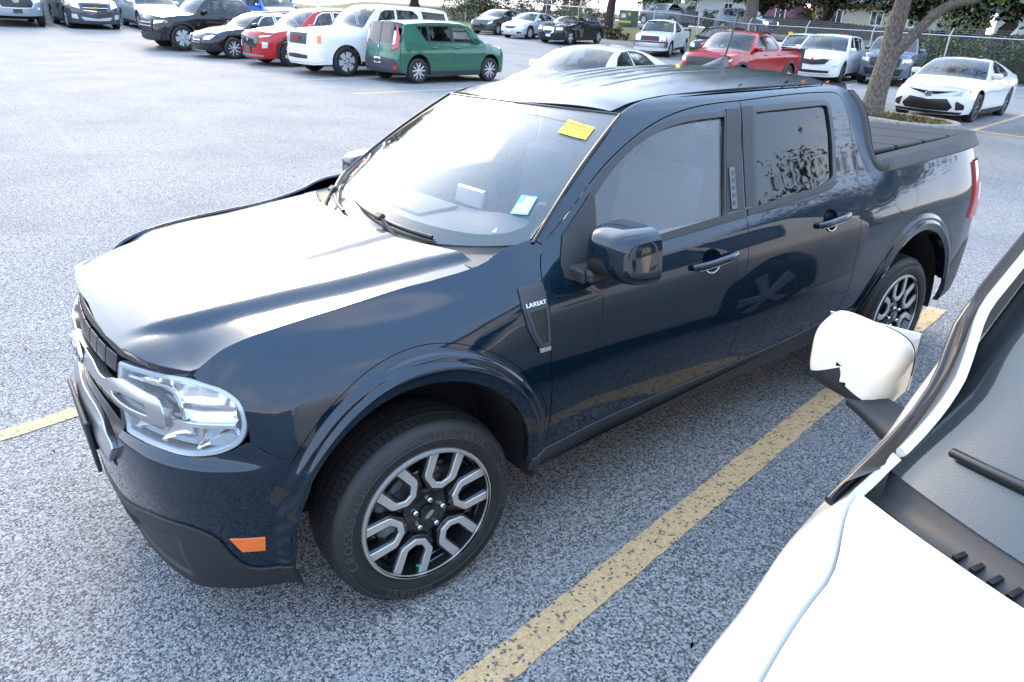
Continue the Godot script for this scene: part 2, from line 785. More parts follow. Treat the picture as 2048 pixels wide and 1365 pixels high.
# ---------------------------------------------------------------- the dark blue pickup
const SX := 0.5505   # on the flanks s = x + SX
var plan_p := PackedVector2Array()
var plan_s := PackedFloat32Array()
var plan_n := PackedVector2Array()
var prof_s := []
var prof_d := []
const PROF_Y := [0.18, 0.26, 0.34, 0.45, 0.60, 0.70, 0.735, 0.76, 0.88, 0.95, 1.00, 1.05, 1.10, 1.16, 1.22, 1.40, 1.58, 1.605, 1.625]


func make_plan() -> void:
	var c := V2([0.085, 0, 0.09, 0.15, 0.10, 0.30, 0.125, 0.45, 0.175, 0.60, 0.25, 0.715, 0.35, 0.80, 0.48, 0.865, 0.65, 0.90, 0.93, 0.918, 1.4, 0.925, 2.5, 0.93, 3.6, 0.93, 4.2, 0.922, 4.6, 0.908, 4.77, 0.87, 4.86, 0.79, 4.895, 0.68, 4.915, 0.4, 4.92, 0])
	var q := PackedVector2Array([Vector2(c[1].x, -c[1].y)])
	q.append_array(c)
	q.append(Vector2(c[c.size() - 2].x, -c[c.size() - 2].y))
	for k in range(1, q.size() - 2):
		var t1 := sqrt(q[k].distance_to(q[k - 1]))
		var t2 := t1 + sqrt(q[k + 1].distance_to(q[k]))
		var t3 := t2 + sqrt(q[k + 2].distance_to(q[k + 1]))
		for j in 24:
			var t := t1 + (t2 - t1) * j / 24.0
			var a1 := q[k - 1] * ((t1 - t) / t1) + q[k] * (t / t1)
			var a2 := q[k] * ((t2 - t) / (t2 - t1)) + q[k + 1] * ((t - t1) / (t2 - t1))
			var a3 := q[k + 1] * ((t3 - t) / (t3 - t2)) + q[k + 2] * ((t - t2) / (t3 - t2))
			var b1 := a1 * ((t2 - t) / t2) + a2 * (t / t2)
			var b2 := a2 * ((t3 - t) / (t3 - t1)) + a3 * ((t - t1) / (t3 - t1))
			plan_p.append(b1 * ((t2 - t) / (t2 - t1)) + b2 * ((t - t1) / (t2 - t1)))
	plan_p.append(c[c.size() - 1])
	plan_s.append(0.0)
	for k in range(1, plan_p.size()):
		plan_s.append(plan_s[k - 1] + plan_p[k].distance_to(plan_p[k - 1]))
	for k in plan_p.size():
		var d := (plan_p[mini(k + 1, plan_p.size() - 1)] - plan_p[maxi(k - 1, 0)]).normalized()
		if k == 0:
			d = Vector2(0, 1)
		elif k == plan_p.size() - 1:
			d = Vector2(0, -1)
		plan_n.append(Vector2(-d.y, d.x))
	var st := [
		[0.0, [0.07, 0.035, 0.015, 0.0, 0.003, 0.008, 0.012, 0.02, 0.035, 0.05, 0.065, 0.09, 0.14, 0.2, 0.3, 0.5, 0.7, 0.8, 0.8]],
		[0.611, [0.07, 0.04, 0.02, 0.010, 0.0, 0.003, 0.036, 0.044, 0.045, 0.06, 0.075, 0.10, 0.15, 0.22, 0.3, 0.5, 0.7, 0.8, 0.8]],
		[0.818, [0.09, 0.06, 0.035, 0.02, 0.004, 0.002, 0.03, 0.034, 0.025, 0.045, 0.07, 0.105, 0.16, 0.22, 0.3, 0.5, 0.7, 0.8, 0.8]],
		[1.026, [0.09, 0.065, 0.04, 0.02, 0.006, 0.0, 0.0012, 0.003, 0.022, 0.05, 0.078, 0.115, 0.165, 0.22, 0.3, 0.5, 0.7, 0.8, 0.8]],
		[1.481, [0.08, 0.06, 0.03, 0.012, 0.003, 0.0, 0.0005, 0.001, 0.014, 0.038, 0.066, 0.108, 0.165, 0.22, 0.29, 0.4, 0.5, 0.6, 0.6]],
		[1.951, [0.115, 0.105, 0.09, 0.055, 0.016, 0.002, 0.0005, 0.001, 0.006, 0.013, 0.022, 0.042, 0.072, 0.118, 0.165, 0.235, 0.335, 0.36, 0.39]],
		[2.301, [0.135, 0.124, 0.108, 0.07, 0.022, 0.004, 0.001, 0.0, 0.004, 0.011, 0.019, 0.034, 0.058, 0.094, 0.125, 0.222, 0.322, 0.350, 0.392]],
		[4.051, [0.135, 0.124, 0.108, 0.07, 0.022, 0.004, 0.001, 0.0, 0.003, 0.009, 0.016, 0.028, 0.048, 0.080, 0.118, 0.218, 0.322, 0.350, 0.392]],
		[4.301, [0.11, 0.1, 0.085, 0.05, 0.014, 0.001, 0.0005, 0.001, 0.004, 0.008, 0.015, 0.026, 0.042, 0.066, 0.09, 0.15, 0.25, 0.3, 0.34]],
		[5.101, [0.08, 0.06, 0.035, 0.015, 0.004, 0.0, 0.0005, 0.001, 0.004, 0.009, 0.016, 0.027, 0.042, 0.062, 0.085, 0.15, 0.25, 0.3, 0.34]],
		[6.4, [0.12, 0.06, 0.035, 0.015, 0.004, 0.0, 0.0005, 0.001, 0.004, 0.009, 0.016, 0.027, 0.042, 0.062, 0.085, 0.15, 0.25, 0.3, 0.34]],
	]
	for e in st:
		prof_s.append(e[0])
		prof_d.append(e[1])


func flare(x: float, y: float) -> float:
	# the raised lip round the wheel openings
	var b := 0.0
	for cx in [0.93, 4.006]:
		if absf(x - cx) < 0.62 and y < 1.0:
			var e := sqrt(pow((x - cx) / 0.505, 2) + pow((y - 0.35) / 0.585, 2))
			b = 0.012 * (1.0 - smoothstep(0.995, 1.03, e)) + 0.009 * (1.0 - smoothstep(0.945, 0.975, e)) - 0.16 * maxf(0.0, 0.94 - e)
	return b


func flank(s: float, y: float, out := 0.0) -> Vector3:
	var sg := signf(s) if s != 0.0 else 1.0
	s = absf(s)
	var k := clampi(plan_s.bsearch(s) - 1, 0, plan_s.size() - 2)
	var t := clampf((s - plan_s[k]) / (plan_s[k + 1] - plan_s[k]), 0.0, 1.0)
	var c := plan_p[k].lerp(plan_p[k + 1], t)
	var n := plan_n[k].lerp(plan_n[k + 1], t).normalized()
	var j := 0
	while j < prof_s.size() - 2 and s > prof_s[j + 1]:
		j += 1
	var w := clampf((s - prof_s[j]) / (prof_s[j + 1] - prof_s[j]), 0.0, 1.0)
	w = w * w * (3.0 - 2.0 * w)
	var d := lerpf(table(y, PROF_Y, prof_d[j]), table(y, PROF_Y, prof_d[j + 1]), w) - flare(s - SX, y) - out
	return Vector3(c.x - n.x * d, y, (c.y - n.y * d) * sg)


func on_side(q: Vector2) -> Vector3:
	return flank(q.x + SX, q.y)


func on_front(q: Vector2) -> Vector3:
	return flank(q.x, q.y)


func side_at(out: float) -> Callable:
	return func(q: Vector2) -> Vector3: return flank(q.x + SX, q.y, out)


func front_at(out: float) -> Callable:
	return func(q: Vector2) -> Vector3: return flank(q.x, q.y, out)


func hood_y(x: float, z: float) -> float:
	var a := absf(z)
	var y := table(x, [0.15, 0.2, 0.3, 0.5, 0.8, 1.1, 1.3], [1.015, 1.045, 1.078, 1.112, 1.147, 1.176, 1.194])
	y -= 0.022 * a * a / 0.49
	var za := table(x, [0.2, 0.27, 0.47, 0.66, 0.86, 1.08, 1.25], [0.39, 0.43, 0.49, 0.53, 0.56, 0.59, 0.63])
	var zb := table(x, [0.2, 0.27, 0.36, 0.5, 0.62, 0.82, 1.04, 1.25], [0.47, 0.49, 0.54, 0.585, 0.615, 0.645, 0.67, 0.69])
	y -= 0.024 * smoothstep(za, zb, a) * smoothstep(0.17, 0.34, x)
	y -= 0.007 * smoothstep(0.30, 0.36, a) * smoothstep(0.62, 0.86, x)
	y += 0.002 * smoothstep(0.345, 0.33, a) * smoothstep(0.3, 0.45, x)
	y -= 0.042 * smoothstep(0.48, 0.70, a) * smoothstep(0.52, 0.30, x)
	return y


func on_hood(q: Vector2) -> Vector3:
	return Vector3(q.x, hood_y(q.x, q.y), q.y)


func roof_y(x: float, z: float) -> float:
	var a := absf(z)
	var y := table(x, [1.88, 1.95, 2.05, 2.2, 2.4, 2.7, 3.1, 3.4, 3.56, 3.64], [1.578, 1.598, 1.622, 1.648, 1.672, 1.690, 1.692, 1.676, 1.650, 1.618])
	var edge := table(x, [1.95, 2.0, 2.1, 2.3, 2.7, 3.3, 3.5, 3.6, 3.65], [1.572, 1.576, 1.600, 1.619, 1.626, 1.624, 1.612, 1.575, 1.55])
	y -= (y - edge) * pow(a / 0.553, 3.2)
	for r in [[0.055, 2.12, 2.95], [0.16, 2.10, 3.35], [0.265, 2.12, 3.42], [0.43, 2.16, 3.45]]:
		# pressed grooves along the roof
		var e: float = (a - r[0]) / 0.022
		if absf(e) < 1.0:
			y -= 0.0075 * (1.0 - e * e) * (1.0 - e * e) * smoothstep(r[1], r[1] + 0.16, x) * (1.0 - smoothstep(r[2] - 0.16, r[2], x))
	return y


func on_roof(q: Vector2) -> Vector3:
	return Vector3(q.x, roof_y(q.x, q.y), q.y)


func on_windshield(q: Vector2, out := 0.0) -> Vector3:
	# q.x -1..1 across, q.y 0..1 upwards
	var b := 1.0 - q.x * q.x
	var lo := Vector3(1.445 - 0.335 * b, 1.192 - 0.028 * (1.0 - pow(q.x, 6.0)) - 0.014 * b, 0.780 * q.x)
	var hi := Vector3(1.992 - 0.10 * b, 1.566 + 0.012 * b, 0.612 * q.x)
	var p := lo.lerp(hi, q.y)
	return p + Vector3(-0.55, 0.83, 0.0) * (0.016 * sin(PI * q.y) + out)


func quad_box(a: Vector3, b: Vector3, w: float, h: float, up := Vector3.UP) -> MB:
	# a bevelled bar from a to b
	var m := MB.new()
	var d := b - a
	var x := d.normalized()
	var z := x.cross(up).normalized()
	m.box((a + b) * 0.5, Vector3(d.length(), h, w), Basis(x, z.cross(x), z), minf(w, h) * 0.25)
	return m


func both(called: String, m: MB, material: Material, parents: Array) -> Array:
	# the same piece on the near flank and mirrored on the far one
	return [part(called, m, material, parents[0]), part(called, m.flipped_z(), material, parents[1])]


func arch_in(cx: float, th: float) -> float:
	return 0.865 + 0.055 * smoothstep(0.2, -0.9, cos(th)) if cx < 2.0 else 0.885


func arch_out(cx: float, th: float) -> float:
	var k := 1.06
	if cx < 2.0 and cos(th) > 0.2:
		k = minf(k, 0.488 / (0.505 * cos(th)))
	return k


func arch_curve(cx: float, _n: float, a0: float, a1: float) -> PackedVector2Array:
	# outer edge of the lip, from the back of the opening to its front
	var o := PackedVector2Array()
	for k in 73:
		var th := deg_to_rad(lerpf(a0, a1, k / 72.0))
		var e := arch_out(cx, th)
		o.append(Vector2(cx + 0.505 * e * cos(th), 0.35 + 0.585 * e * sin(th)))
	return o


func build_pickup() -> void:
	make_plan()
	var T := thing("pickup_truck", "dark navy crew cab pickup truck with black and machined wheels in the foreground", "pickup truck", NEAR)
	var P: StandardMaterial3D = M.navy_paint
	# --- outlines on the flank, in (x, y)
	var door_cut := curve(V2([1.48, 1.183, 1.439, 1.13, 1.424, 1.089, 1.425, 1.045, 1.423, 0.98, 1.422, 0.824, 1.435, 0.613, 1.455, 0.40]), 3)
	var door_low := curve(V2([1.455, 0.40, 1.728, 0.422, 2.07, 0.442, 2.446, 0.446]), 3)
	var b_cut := curve(V2([2.446, 0.446, 2.476, 0.553, 2.478, 0.743, 2.482, 0.9, 2.497, 1.009, 2.526, 1.126, 2.535, 1.18, 2.572, 1.27, 2.716, 1.579]), 3)
	var top_f := curve(V2([2.716, 1.579, 2.585, 1.578, 2.372, 1.566, 2.161, 1.529, 1.959, 1.460, 1.732, 1.348, 1.545, 1.222, 1.48, 1.183]), 4)
	var low_r := curve(V2([2.446, 0.446, 2.608, 0.456, 3.002, 0.472, 3.34, 0.512]), 3)
	var c_cut := curve(V2([3.34, 0.512, 3.353, 0.60, 3.346, 0.73, 3.359, 0.885, 3.382, 1.092, 3.435, 1.242, 3.482, 1.387, 3.506, 1.484, 3.503, 1.53, 3.485, 1.565, 3.44, 1.582]), 4)
	var top_r := curve(V2([3.44, 1.582, 3.234, 1.587, 2.975, 1.585, 2.716, 1.579]), 3)
	var arch_old := curve(V2([1.385, 0.36, 1.373, 0.42, 1.311, 0.586, 1.201, 0.735, 1.06, 0.832, 0.913, 0.868, 0.777, 0.848, 0.644, 0.772, 0.5515, 0.672]), 4)
	var arch_f := arch_curve(0.93, 1.0, 5.0, 146.0)
	var arch_r := arch_curve(4.006, 1.0, 17.5, 163.5)
	for e in [[0.93, 3.5, 146.0], [4.006, 17.5, 163.5]]:
		var lip := MB.new()
		lip.grid(72, 20, func(u: float, v: float) -> Vector3:
			var th := deg_to_rad(lerpf(e[1], e[2], u))
			var k := lerpf(arch_in(e[0], th), arch_out(e[0], th), v)
			return flank(e[0] + 0.505 * k * cos(th) + SX, 0.35 + 0.585 * k * sin(th)))
		# turned-in edge of the opening
		lip.grid(72, 3, func(u: float, v: float) -> Vector3:
			var th := deg_to_rad(lerpf(e[1], e[2], u))
			var k := arch_in(e[0], th)
			return flank(e[0] + 0.505 * k * cos(th) + SX, 0.35 + 0.585 * k * sin(th), -0.03 * v))
		for q in lip.n.size():
			if q < 73 * 21 and lip.n[q].z < 0.0:
				lip.n[q] = -lip.n[q]
		both("wheel_arch_lip", lip, P, [T, T])
	var win_f := join([curve(V2([1.695, 1.128, 1.70, 1.218, 1.729, 1.304]), 2), curve(V2([1.729, 1.304, 1.779, 1.337, 1.883, 1.398, 2.0, 1.451, 2.143, 1.496, 2.281, 1.519, 2.418, 1.527, 2.585, 1.529]), 3), V2([2.585, 1.529, 2.403, 1.160])])
	var win_r := join([V2([2.795, 1.534]), curve(V2([3.30, 1.535, 3.35, 1.525, 3.345, 1.49, 3.255, 1.275, 3.225, 1.225, 3.17, 1.205, 2.613, 1.166]), 3)])
	var g := 0.0022
	# --- painted panels
	var fender := join([V2([0.2295, 0.983]), curve(V2([0.2525, 1.005, 0.3185, 1.045, 0.3865, 1.065, 0.5455, 1.087, 0.8425, 1.112, 1.1445, 1.14, 1.2455, 1.162, 1.30, 1.185, 1.44, 1.205]), 3), door_cut, V2([1.43, 0.385]), arch_f, curve(V2([0.487, 0.715, 0.47, 0.732, 0.3885, 0.788]), 2), curve(V2([0.3885, 0.849, 0.376, 0.913, 0.3425, 0.941, 0.2595, 0.967]), 3)])
	var lift := on_side
	var duo := [T, T]
	both("front_fender", panel(inset(fender, g), [], 0.015, lift), P, duo)
	# front doors with the glass opening cut out
	var fd := panel(inset(join([door_cut, door_low, b_cut, top_f]), g), [win_f, handle_cup(Vector2(2.275, 1.010), Vector2(0.27, 0.012))], 0.026, lift)
	var fdoor := both("front_door", fd, P, duo)
	var rd := panel(inset(join([rev(b_cut), low_r, c_cut, top_r]), g), [win_r, handle_cup(Vector2(3.125, 1.050), Vector2(0.26, 0.016))], 0.026, lift)
	var rdoor := both("rear_door", rd, P, duo)
	# unibody side: pillars, roof rail and bed flank in one pressing
	var side := join([V2([1.44, 1.205]), curve(V2([1.56, 1.288, 1.72, 1.395, 1.88, 1.497, 2.0, 1.572, 2.1, 1.600, 2.3, 1.618, 2.7, 1.624, 3.3, 1.622, 3.5, 1.612, 3.575, 1.58, 3.60, 1.50, 3.59, 1.36, 3.575, 1.27, 3.60, 1.222, 3.66, 1.207]), 3), V2([4.2, 1.223, 4.83, 1.242, 4.89, 1.243]), V2([4.89, 1.165]), curve(V2([4.655, 1.165, 4.645, 1.05, 4.625, 0.93, 4.60, 0.845]), 3), V2([4.89, 0.83, 4.89, 0.72]), curve(V2([4.66, 0.70, 4.60, 0.645, 4.53, 0.57]), 3), arch_r, V2([3.36, 0.522]), c_cut, top_r, top_f])
	both("body_side", panel(inset(side, g), [curve(V2([3.70, 1.045, 3.70, 1.125, 3.735, 1.148, 3.90, 1.146, 3.925, 1.115, 3.928, 1.03, 3.90, 1.002, 3.74, 1.005, 3.70, 1.045]), 4)], 0.018, lift), P, duo)
	both("fuel_door", panel(inset(curve(V2([3.70, 1.045, 3.70, 1.125, 3.735, 1.148, 3.90, 1.146, 3.925, 1.115, 3.928, 1.03, 3.90, 1.002, 3.74, 1.005, 3.70, 1.045]), 4), 0.003), [], 0.022, lift), P, duo)
	# hood and roof
	var hood := join([V2([0.163, 0.0, 0.158, 0.17, 0.163, 0.32]), curve(V2([0.18, 0.48, 0.225, 0.59, 0.314, 0.690]), 3), curve(V2([0.337, 0.697, 0.398, 0.707, 0.458, 0.716, 0.579, 0.731, 0.85, 0.735, 1.146, 0.760, 1.25, 0.772]), 3), curve(V2([1.285, 0.755, 1.235, 0.62, 1.165, 0.42, 1.135, 0.30, 1.12, 0.15, 1.115, 0.0]), 3)])
	var hood_all := PackedVector2Array(hood)
	for k in range(hood.size() - 1, -1, -1):
		if absf(hood[k].y) > 1e-4:
			hood_all.append(Vector2(hood[k].x, -hood[k].y))
	part("hood", panel(hood_all, [], 0.016, on_hood, 0.03, true), M.navy_paint_dusty, T)
	var roof := V2([])
	for z in range(-10, 11):
		var u := z / 10.0
		roof.append(Vector2(1.992 - 0.10 * (1.0 - u * u) + 0.004, u * 0.553))
	for z in range(-10, 11):
		var u := -z / 10.0
		roof.append(Vector2(3.63 - 0.03 * u * u, u * 0.553))
	part("roof", panel(roof, [], 0.028, on_roof, 0.02, true), M.navy_paint_dusty, T)
	var ditch := MB.new()
	ditch.grid(30, 2, func(u: float, v: float) -> Vector3: return Vector3(2.0 + 1.62 * u, roof_y(2.0 + 1.62 * u, 0.55) - 0.012, 0.535 + 0.035 * v))
	both("roof_ditch_moulding", ditch, M.satin_black, duo)
	# dark inner body, seen through gaps and wheel openings
	var inner := MB.new()
	inner.grid(60, 14, func(u: float, v: float) -> Vector3:
		var x := lerpf(1.40, 3.62, u)
		return flank(x + SX, lerpf(0.36, 1.12, v), -0.045))
	both("inner_body_shell", inner, M.dark_void, duo)
	var pil := MB.new()
	pil.add(panel(inset(side, 0.004), [], 0.05, side_at(-0.016), 0.0))
	both("pillar_inner_trim", pil, M.headliner, duo)
	# --- windows
	both("window_glass", double_glazed(panel(inset(win_f, -0.012), [], 0.05, side_at(-0.011), 0.0)), M.side_glass, fdoor)
	both("window_glass", double_glazed(panel(inset(win_r, -0.012), [], 0.05, side_at(-0.011), 0.0)), M.privacy_glass, rdoor)
	both("window_surround", panel(inset(win_f, -0.017), [inset(win_f, 0.004)], 0.016, side_at(0.002), 0.016), M.satin_black, fdoor)
	both("window_surround", panel(inset(win_r, -0.020), [inset(win_r, 0.004)], 0.018, side_at(0.002), 0.016), M.satin_black, rdoor)
	both("pillar_applique", panel(V2([2.415, 1.172, 2.528, 1.172, 2.690, 1.553, 2.60, 1.553, 2.585, 1.52]), [], 0.022, side_at(0.004), 0.006), M.black_plastic, fdoor)
	both("pillar_applique", panel(V2([2.545, 1.178, 2.598, 1.178, 2.778, 1.54, 2.775, 1.557, 2.706, 1.557]), [], 0.022, side_at(0.004), 0.006), M.black_plastic, rdoor)
	var pad := panel(inset(V2([2.452, 1.185, 2.478, 1.185, 2.533, 1.33, 2.507, 1.33]), -0.004), [], 0.012, side_at(0.010), 0.006)
	part("keypad", pad, M.gloss_black, fdoor[0])
	var keys := MB.new()
	for k in 5:
		var c := Vector2(2.470 + 0.0115 * k, 1.203 + 0.0275 * k)
		keys.add(panel(V2([c.x - 0.007, c.y - 0.008, c.x + 0.007, c.y - 0.008, c.x + 0.012, c.y + 0.008, c.x - 0.003, c.y + 0.008]), [], 0.01, side_at(0.012), 0.002))
	part("keypad_buttons", keys, M.grey_plastic, fdoor[0])
	both("belt_moulding", panel(V2([1.62, 1.098, 1.95, 1.122, 2.522, 1.143, 2.53, 1.168, 1.95, 1.145, 1.70, 1.130]), [], 0.015, side_at(0.006), 0.012), M.black_plastic, fdoor)
	both("belt_moulding", panel(V2([2.540, 1.146, 3.17, 1.178, 3.25, 1.205, 3.20, 1.208, 3.16, 1.202, 2.55, 1.170]), [], 0.015, side_at(0.006), 0.012), M.black_plastic, rdoor)
	both("mirror_sail", panel(V2([1.728, 1.325, 1.718, 1.318, 1.565, 1.205, 1.515, 1.12, 1.515, 1.08, 1.54, 1.066, 1.70, 1.104, 1.702, 1.13, 1.712, 1.218, 1.740, 1.304]), [], 0.02, side_at(0.008), 0.012), M.black_plastic, fdoor)
	# --- sills and lower cladding
	both("sill_trim", panel(join([door_low, low_r, V2([3.53, 0.512, 3.50, 0.39, 3.40, 0.365, 2.6, 0.345, 1.9, 0.338, 1.38, 0.332, 1.385, 0.385])]), [], 0.03, side_at(0.006), 0.05), M.grey_plastic, duo)
	both("rear_corner_cladding", panel(V2([4.455, 0.495, 4.55, 0.595, 4.665, 0.695, 4.89, 0.715, 5.35, 0.715, 5.35, 0.40, 4.80, 0.38, 4.52, 0.34, 4.49, 0.40]), [], 0.03, side_at(0.004), 0.03), M.grey_plastic, duo)
	pickup_doors_and_mirror(T, fdoor, rdoor)
	pickup_front(T)
	pickup_bed(T)
	pickup_glass_and_cabin(T)
	pickup_wheels(T)


func handle_cup(c: Vector2, along: Vector2) -> PackedVector2Array:
	var dir := along.normalized()
	var across := Vector2(-dir.y, dir.x)
	var cup := PackedVector2Array()
	for k in 24:
		var w := TAU * k / 24.0
		cup.append(c - dir * 0.015 + dir * cos(w) * 0.062 + across * sin(w) * 0.048)
	return cup


func handle_set(c: Vector2, len: float, rise: float, parent: Node3D) -> void:
	# recess, bar and pull lip of a door handle
	var dir := Vector2(len, rise).normalized()
	var across := Vector2(-dir.y, dir.x)
	var cup := handle_cup(c, Vector2(len, rise))
	var bowl := func(q: Vector2) -> Vector3:
		var e := (q - (c - dir * 0.015))
		var r := sqrt(pow(e.dot(dir) / 0.064, 2) + pow(e.dot(across) / 0.050, 2))
		return flank(q.x + SX, q.y, -0.026 * sqrt(maxf(0.0, 1.0 - r * r)))
	part("handle_recess", panel(cup, [], 0.007, bowl, 0.0), M.navy_paint, parent)
	var bar := MB.new()
	var bx := Transform3D()
	var a := flank(c.x - dir.x * len * 0.5 + SX, c.y - dir.y * len * 0.5, 0.026)
	var b := flank(c.x + dir.x * len * 0.5 + SX, c.y + dir.y * len * 0.5, 0.026)
	var out := (flank(c.x + SX, c.y, 0.1) - flank(c.x + SX, c.y)).normalized()
	var path := []
	var rad := []
	for k in 13:
		var u := k / 12.0
		path.append(a.lerp(b, u) - out * 0.024 * pow(absf(2.0 * u - 1.0), 4.0))
		rad.append(0.0165 - 0.004 * pow(absf(2.0 * u - 1.0), 6.0))
	bar.tube(path, rad, 14)
	for k in bar.v.size():   # flatten the bar a little
		var d := (bar.v[k] - a).dot(out)
		bar.v[k] -= out * (d * 0.25)
	part("door_handle", bar, M.navy_paint, parent)
	var strip := MB.new()
	var p2 := []
	for k in 9:
		var u := 0.1 + 0.8 * k / 8.0
		p2.append(a.lerp(b, u) - out * 0.024 * pow(absf(2.0 * u - 1.0), 4.0) + Vector3(0, -0.014, 0) + out * 0.004)
	strip.tube(p2, [0.004], 8)
	part("handle_chrome_strip", strip, M.chrome, parent)
	var lip := MB.new()
	var lp := []
	for k in 13:
		var w := PI * (1.05 + 0.9 * k / 12.0)
		var q := c - dir * 0.015 + dir * cos(w) * 0.05 + across * sin(w) * 0.047
		lp.append(flank(q.x + SX, q.y, 0.004))
	lip.tube(lp, [0.0035], 6)
	part("handle_chrome_lip", lip, M.chrome, parent)


func pickup_doors_and_mirror(T: Node3D, fdoor: Array, rdoor: Array) -> void:
	handle_set(Vector2(2.275, 1.010), 0.27, 0.012, fdoor[0])
	handle_set(Vector2(3.125, 1.050), 0.26, 0.016, rdoor[0])
	# fender vent plate with the trim name
	var plate := V2([1.318, 1.078, 1.416, 1.083, 1.414, 0.86, 1.375, 0.862, 1.350, 0.895, 1.325, 0.95, 1.313, 1.02])
	var vent := thing_part("fender_vent", panel(plate, [], 0.014, side_at(0.008), 0.014), M.grey_plastic, T)
	part("vent_chrome_edge", panel(inset(V2([1.365, 0.868, 1.414, 0.866, 1.414, 0.852, 1.368, 0.852]), 0.0), [], 0.01, side_at(0.010), 0.01), M.chrome, vent)
	var pocket := V2([1.332, 1.002, 1.402, 1.004, 1.402, 0.885, 1.378, 0.885, 1.352, 0.93])
	part("vent_rim", panel(inset(pocket, -0.010), [pocket], 0.012, side_at(0.013), 0.008), M.grey_plastic, vent)
	part("vent_pocket", panel(pocket, [], 0.014, side_at(0.0088), 0.0), M.black_plastic, vent)
	for k in 3:
		part("vent_rib", panel(V2([1.325, 1.066 - 0.012 * k, 1.408, 1.069 - 0.012 * k, 1.408, 1.072 - 0.012 * k, 1.325, 1.069 - 0.012 * k]), [], 0.01, side_at(0.0095), 0.002), M.grey_plastic, vent)
	var name_mb := text_mb("LARIAT", 0.0155, 0.002, "Droid Sans", 700)
	var at := flank(1.365 + SX, 1.024, 0.011)
	var ex := (flank(1.40 + SX, 1.0245, 0.011) - at).normalized()
	var ey := (flank(1.365 + SX, 1.05, 0.011) - at).normalized()
	var en := ex.cross(ey).normalized()
	part("trim_name", name_mb, M.white_letter, vent, Transform3D(Basis(ex * 1.15, ey * 0.9, en), at))
	# mirrors: cap, dark lower housing, arm, glass
	for sd in [1.0, -1.0]:
		var d: Node3D = fdoor[0] if sd > 0 else fdoor[1]
		var cap := MB.new()
		var c := Vector3(1.640, 1.168, 0.995)
		cap.grid(20, 34, func(u: float, v: float) -> Vector3: return mirror_point(c, u, lerpf(-0.19, 0.535, v), 0.0))
		var low := MB.new()
		low.grid(16, 16, func(u: float, v: float) -> Vector3: return mirror_point(c, u, lerpf(0.533, 0.812, v), 0.0) + Vector3(0.003, 0.002, 0.0))
		var arm := MB.new()
		arm.add(quad_box(Vector3(1.60, 1.092, 0.80), Vector3(1.61, 1.085, 0.955), 0.10, 0.045))
		arm.add(quad_box(Vector3(1.55, 1.090, 0.80), Vector3(1.562, 1.084, 0.93), 0.03, 0.05))
		var gl := MB.new()
		gl.grid(6, 10, func(u: float, v: float) -> Vector3: return mirror_point(c, 1.0, v, 2.0).lerp(c + Vector3(0.083, -0.01, 0.0), 1.0 - u))
		if sd < 0:
			cap = cap.flipped_z()
			low = low.flipped_z()
			arm = arm.flipped_z()
			gl = gl.flipped_z()
		part("mirror_cap", cap, M.navy_paint, d)
		part("mirror_lower_housing", low, M.black_plastic, d)
		part("mirror_arm", arm, M.black_plastic, d)
		part("mirror_glass", gl, M.chrome, d)


func thing_part(called: String, m: MB, material: Material, parent: Node3D) -> MeshInstance3D:
	return part(called, m, material, parent)


func mirror_point(c: Vector3, u: float, v: float, which: float) -> Vector3:
	# rounded shell open to the back; u from the nose (0) to the rear rim (1), v round the section; which 0 cap, 1 lower band
	var w := TAU * v
	var s := 4.2
	var cz := signf(cos(w)) * pow(absf(cos(w)), 2.0 / s)
	var sy := signf(sin(w)) * pow(absf(sin(w)), 2.0 / s)
	var k := pow(sin(u * PI * 0.5), 0.55)
	var x := 0.085 - 0.165 * pow(cos(u * PI * 0.5), 0.8)
	var hy := 0.098
	var hz := 0.125
	return c + Vector3(x, sy * hy * k + 0.010 * (1.0 - u), cz * hz * k * (1.0 - 0.07 * sy))


